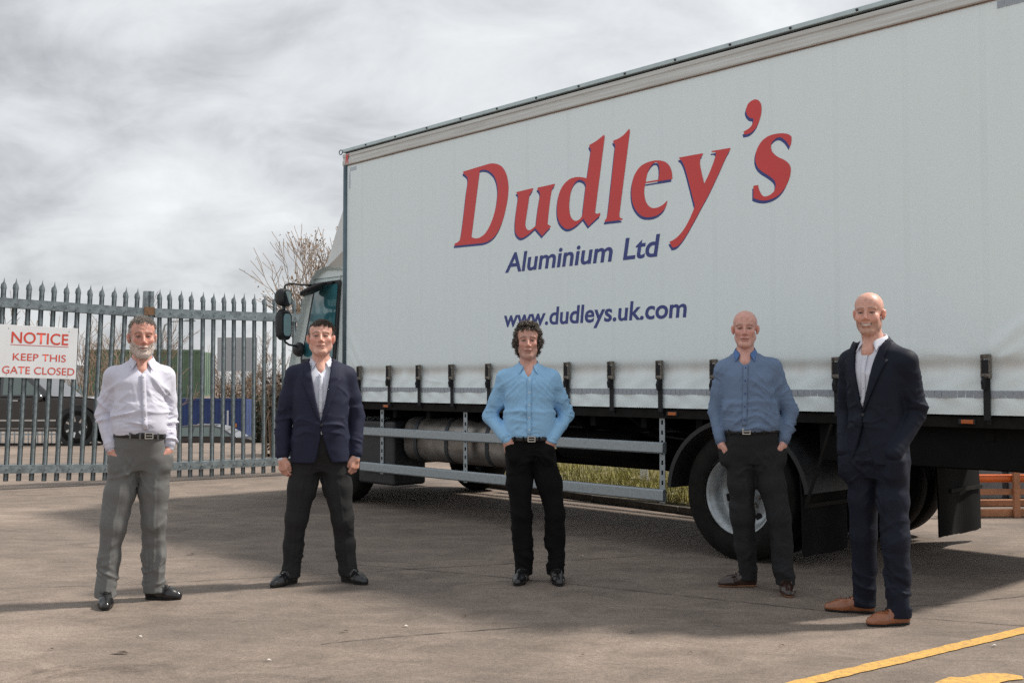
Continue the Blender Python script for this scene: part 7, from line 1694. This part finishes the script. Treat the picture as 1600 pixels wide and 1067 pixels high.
man2 = dict(
    at=(-1.31, 7.479, 0), yaw=0.173, seed=2, label='man in an open navy jacket and white shirt standing with legs apart', xs=0.985,
    head=(-0.005, -0.020, 1.668), hs=0.97, hw=1.14, hyaw=0.0, hpitch=-0.12, jaw=1.12, full=1.10, skin=(0.70, 0.405, 0.32), brow=(0.11, 0.075, 0.055), brow_w=0.8, hair='low', hair_tint=(0.085, 0.065, 0.052),
    neck=(-0.004, 0.008, 1.520),
    trunk=[(0.70,0,0,0.160,0.110,0.12,P_),(0.88,0,0,0.175,0.125,0.12,P_),(1.02,-0.003,-0.01,0.165,0.142,0.105,P_),(1.20,-0.003,-0.01,0.168,0.150,0.11,P_),(1.36,0,0,0.170,0.132,0.115,P_),(1.45,0,0.01,0.15,0.10,0.105,P_),(1.505,0,0.015,0.085,0.065,0.075,2.2)],
    shoulders=[(-0.176,0.012,1.412),(0.170,0.012,1.402)], elbows=[(-0.253,0.045,1.13),(0.243,0.045,1.13)], wrists=[(-0.262,-0.03,0.865),(0.240,-0.03,0.870)],
    hand_dir=[(0.10,-0.12,-1),(-0.12,-0.12,-1)], palm=[(0.75,0.65,0),(-0.75,0.65,0)], hands_out=True, pocket=(0, 0), hand_s=1.0, curl=1.0,
    hips=[(-0.095,0,0.86),(0.092,0,0.86)], knees=[(-0.163,-0.01,0.44),(0.152,-0.01,0.44)], ankles=[(-0.200,0.03,0.08),(0.192,0.03,0.08)], toes=[(-0.325,-0.125),(0.318,-0.125)],
    waist_z=1.04, crotch_z=0.70, leg_r=(0.102,0.094,0.076,0.068,0.062), no_belt=True,
    trouser_mat=c_chartr, trouser_label='charcoal trousers', shirt_mat=c_white2, shirt_label='white open-necked shirt', shoe_mat=m_blacksh,
    jacket=True, jacket_mat=c_navy, jacket_label='navy single-button jacket', jacket_button=(-0.002, 1.095), v_half=0.078, jacket_hem=0.83, cutaway=0.055, cut_dx=0.02, pockets=False,
    jacket_trunk=[(0.825,-0.003,0,0.205,0.155,0.150,2.6),(0.95,-0.003,-0.003,0.200,0.162,0.140,2.6),(1.10,-0.003,-0.005,0.188,0.168,0.130,2.5),(1.25,-0.002,-0.005,0.190,0.165,0.130,2.5),(1.38,0,0,0.188,0.148,0.132,2.5),(1.465,0,0.008,0.165,0.112,0.118,2.4),(1.52,0,0.012,0.090,0.075,0.085,2.2)])
man3 = dict(
    at=(0.190, 7.575, 0), yaw=-0.015, seed=3, label='curly-haired man in a sky blue shirt and black jeans',
    head=(-0.080, -0.020, 1.650), hs=0.97, hw=1.03, hyaw=0.02, hpitch=0.0, jaw=0.98, full=0.95, skin=(0.64, 0.37, 0.30), brow=(0.06, 0.045, 0.035), stubble=((0.30, 0.19, 0.15), 0.35), hair='long', hair_tint=(0.05, 0.042, 0.036),
    neck=(-0.076, 0.008, 1.495),
    trunk=[(0.78,-0.064,0,0.155,0.105,0.12,P_),(0.88,-0.066,0,0.170,0.115,0.12,P_),(1.0,-0.068,0,0.160,0.118,0.105,P_),(1.15,-0.066,0,0.168,0.122,0.105,P_),(1.33,-0.066,0,0.182,0.124,0.115,P_),(1.425,-0.070,0.01,0.158,0.10,0.105,P_),(1.48,-0.075,0.015,0.085,0.065,0.075,2.2)],
    shoulders=[(-0.232,0.012,1.388),(0.084,0.012,1.392)], elbows=[(-0.345,0.095,1.130),(0.192,0.095,1.142)], wrists=[(-0.224,-0.085,0.975),(0.086,-0.085,0.975)],
    hand_dir=[(0.35,-0.02,-1),(-0.35,-0.02,-1)], palm=[(0.3,1,0),(-0.3,1,0)],
    hips=[(-0.150,0,0.87),(0.020,0,0.87)], knees=[(-0.122,-0.015,0.46),(0.107,-0.015,0.46)], ankles=[(-0.108,0.0,0.08),(0.110,0.0,0.08)], toes=[(-0.158,-0.215),(0.138,-0.22)],
    waist_z=0.985, crotch_z=0.77, leg_r=(0.090,0.084,0.067,0.061,0.058), buckle_x=-0.055, crease=False, placket_x=-0.070, sleeve_r=(0.070,0.059,0.05,0.038),
    trouser_mat=c_blacktr, trouser_label='black jeans', shirt_mat=c_sky, shirt_label='sky blue button-down shirt', shoe_mat=m_blacksh)
man4 = dict(
    at=(1.65, 7.249, 0), yaw=-0.224, seed=4, label='bald man in a blue striped shirt standing before the rear wheel', xs=0.975,
    head=(-0.095, -0.020, 1.722), hs=0.96, hw=1.10, hyaw=-0.03, hpitch=0.04, jaw=1.06, full=1.0, skin=(0.69, 0.395, 0.33), brow=(0.16, 0.10, 0.08), brow_w=0.7,
    neck=(-0.096, 0.008, 1.576),
    trunk=[(0.78,-0.055,0,0.165,0.110,0.125,P_),(0.90,-0.055,0,0.180,0.122,0.125,P_),(1.05,-0.054,0,0.174,0.128,0.11,P_),(1.20,-0.066,0,0.176,0.130,0.11,P_),(1.38,-0.080,0,0.186,0.126,0.118,P_),(1.485,-0.090,0.01,0.160,0.10,0.105,P_),(1.55,-0.096,0.015,0.085,0.065,0.075,2.2)],
    shoulders=[(-0.236,0.012,1.452),(0.078,0.012,1.462)], elbows=[(-0.298,0.055,1.175),(0.202,0.055,1.170)], wrists=[(-0.262,-0.02,0.972),(0.152,-0.02,0.980)],
    hand_dir=[(0.22,-0.08,-1),(-0.18,-0.08,-1)], palm=[(1,0.2,0),(-1,0.2,0)],
    hips=[(-0.140,0,0.90),(0.035,0,0.90)], knees=[(-0.117,0.02,0.48),(0.116,-0.02,0.48)], ankles=[(-0.090,0.10,0.08),(0.154,-0.03,0.08)], toes=[(-0.292,0.055),(0.178,-0.250)],
    waist_z=1.055, crotch_z=0.78, leg_r=(0.098,0.092,0.077,0.068,0.060), buckle_x=-0.09, crease=False, placket_x=-0.092, belt_tilt=0.04, placket_lean=-0.03, sleeve_r=(0.070,0.060,0.05,0.039), button_mat=m_blue,
    trouser_mat=c_slate, trouser_label='dark slate trousers', shirt_mat=c_denim, collar_mat=c_collar4, shirt_label='blue striped shirt', shoe_mat=m_brownsh, sole_mat=m_soled)
man5 = dict(
    at=(2.138, 6.372, 0), yaw=-0.316-0.56, seed=5, label='smiling bald man in a dark navy suit and tan brogues',
    head=(-0.022, -0.045, 1.768), hs=0.98, hw=1.06, hyaw=0.38, hpitch=0.02, jaw=1.0, full=1.0, skin=(0.70, 0.405, 0.32), brow=(0.17, 0.105, 0.075), brow_w=0.7, stubble=((0.34, 0.20, 0.14), 0.45), smile=True,
    neck=(-0.015, -0.005, 1.620),
    trunk=[(0.74,0,0,0.160,0.110,0.125,P_),(0.93,0,0,0.172,0.12,0.12,P_),(1.08,0,0,0.152,0.118,0.105,P_),(1.25,0,0,0.160,0.122,0.108,P_),(1.42,-0.004,0,0.17,0.12,0.115,P_),(1.525,-0.010,0.008,0.15,0.10,0.10,P_),(1.578,-0.015,0.008,0.085,0.065,0.075,2.2)],
    shoulders=[(-0.180,0.01,1.484),(0.176,0.005,1.484)], elbows=[(-0.240,0.06,1.185),(0.192,0.085,1.190)], wrists=[(-0.178,-0.070,0.975),(0.158,-0.080,0.975)],
    hand_dir=[(0.12,0.16,-1),(-0.14,0.18,-1)], palm=[(1,0.2,0),(-1,0.2,0)],
    hips=[(-0.092,0,0.89),(0.092,0,0.89)], knees=[(-0.125,0.03,0.47),(0.128,-0.045,0.47)], ankles=[(-0.150,0.075,0.08),(0.155,-0.050,0.08)], toes=[(-0.335,-0.060),(0.060,-0.235)],
    waist_z=1.105, crotch_z=0.76, leg_r=(0.093,0.086,0.074,0.067,0.063), no_belt=True, pocket_r=0.052, hand_s=0.82, sleeve_short=-0.012, pockets=False, hem_z=0.07,
    trouser_mat=c_suit, trouser_label='dark navy suit trousers', shirt_mat=c_white2, shirt_label='white open-necked shirt', shoe_mat=m_tansh,
    jacket=True, jacket_mat=c_suit, jacket_label='dark navy suit jacket', jacket_button=(-0.012, 1.195), v_half=0.088, jacket_hem=0.90, cutaway=0.075, cut_dx=-0.01,
    jacket_trunk=[(0.895,0,0,0.184,0.138,0.140,2.5),(1.02,0,0,0.175,0.140,0.130,2.5),(1.18,0,0,0.164,0.138,0.118,2.4),(1.34,0,0,0.174,0.136,0.124,2.4),(1.46,-0.003,0.003,0.180,0.126,0.126,2.4),(1.54,-0.010,0.006,0.158,0.102,0.108,2.4),(1.595,-0.014,0.006,0.090,0.075,0.085,2.2)])

r1_, b1_ = person(man1)
hg = hair_mat('hair_grey', (0.42, 0.39, 0.36)); hg2 = hair_mat('hair_white', (0.50, 0.48, 0.46)); hd = hair_mat('hair_dark', (0.085, 0.064, 0.052)); hdg = hair_mat('hair_side_grey', (0.20, 0.18, 0.165))
hc = hair_mat('hair_curly', (0.060, 0.046, 0.037)); hcg = hair_mat('hair_curly_grey', (0.22, 0.19, 0.165))
top_flow = lambda q: (q.x*3, -0.35, 1.0) if q.z > 0.07 else (q.x*4, 0.5, -0.6)
hair_on('hair', b1_, lambda Q: (scalp_zone(Q, 'short') > 0.002) & (Q[:, 2] > 0.055), hg, r1_, 1, 4200, lambda q, r: 0.017*r.uniform(0.6, 1.3), lambda q: (0.3+q.x*3, -0.6, 0.35), 0.3, 0.0012)
hair_on('hair', b1_, lambda Q: (scalp_zone(Q, 'short') > 0.002) & (Q[:, 2] <= 0.055), hg2, r1_, 2, 3000, lambda q, r: 0.010*r.uniform(0.7, 1.2), top_flow, 0, 0.0010)
def beard_pick(Q):
    x, y, z = np.abs(Q[:, 0]), Q[:, 1], Q[:, 2]
    lower = (y < -0.03) & (z < -0.050 + 0.5*np.clip(x-0.028, 0, 1)) & (z > -0.135) & ~((np.abs(z+0.067) < 0.010) & (x < 0.022))
    burn = (x > 0.055) & (y < -0.003) & (y > -0.06) & (z < 0.01) & (z > -0.1)
    return lower | burn
hair_on('beard', b1_, beard_pick, hair_mat('beard_white', (0.68, 0.65, 0.61)), r1_, 3, 4500, lambda q, r: 0.0052*r.uniform(0.5, 1.2), lambda q: (q.x*2, -0.1, -1), 0, 0.0010)
r2_, b2_ = person(man2)
hair_on('hair', b2_, lambda Q: (scalp_zone(Q, 'low') > 0.002) & (Q[:, 2] > 0.055), hd, r2_, 4, 4200, lambda q, r: 0.021*r.uniform(0.5, 1.1), lambda q: (0.9+q.x*2, -0.45, 0.15), 0.1, 0.0012)
hair_on('hair', b2_, lambda Q: (scalp_zone(Q, 'low') > 0.002) & (Q[:, 2] <= 0.062), hdg, r2_, 5, 3000, lambda q, r: 0.011*r.uniform(0.7, 1.2), top_flow, 0, 0.0010)
hair_on('hair', b2_, lambda Q: (scalp_zone(Q, 'low') > 0.002), hdg, r2_, 8, 1500, lambda q, r: 0.019*r.uniform(0.5, 1.1), lambda q: (0.9+q.x*2, -0.45, 0.25), 0.1, 0.0011)
r3_, b3_ = person(man3)
cf = lambda q: (q.x*9 + 0.25, 0.1 if q.z < 0.06 else -0.45, 0.25 if q.z > 0.10 else -0.75)
hair_on('hair', b3_, lambda Q: (scalp_zone(Q, 'long') > 0.0), hc, r3_, 6, 2200, lambda q, r: 0.036*r.uniform(0.5, 1.2), cf, 0.85, 0.0022)
hair_on('hair', b3_, lambda Q: (scalp_zone(Q, 'long') > 0.0), hcg, r3_, 7, 1000, lambda q, r: 0.040*r.uniform(0.5, 1.2), cf, 0.9, 0.0020)
r4_, b4_ = person(man4)
r5_, b5_ = person(man5)
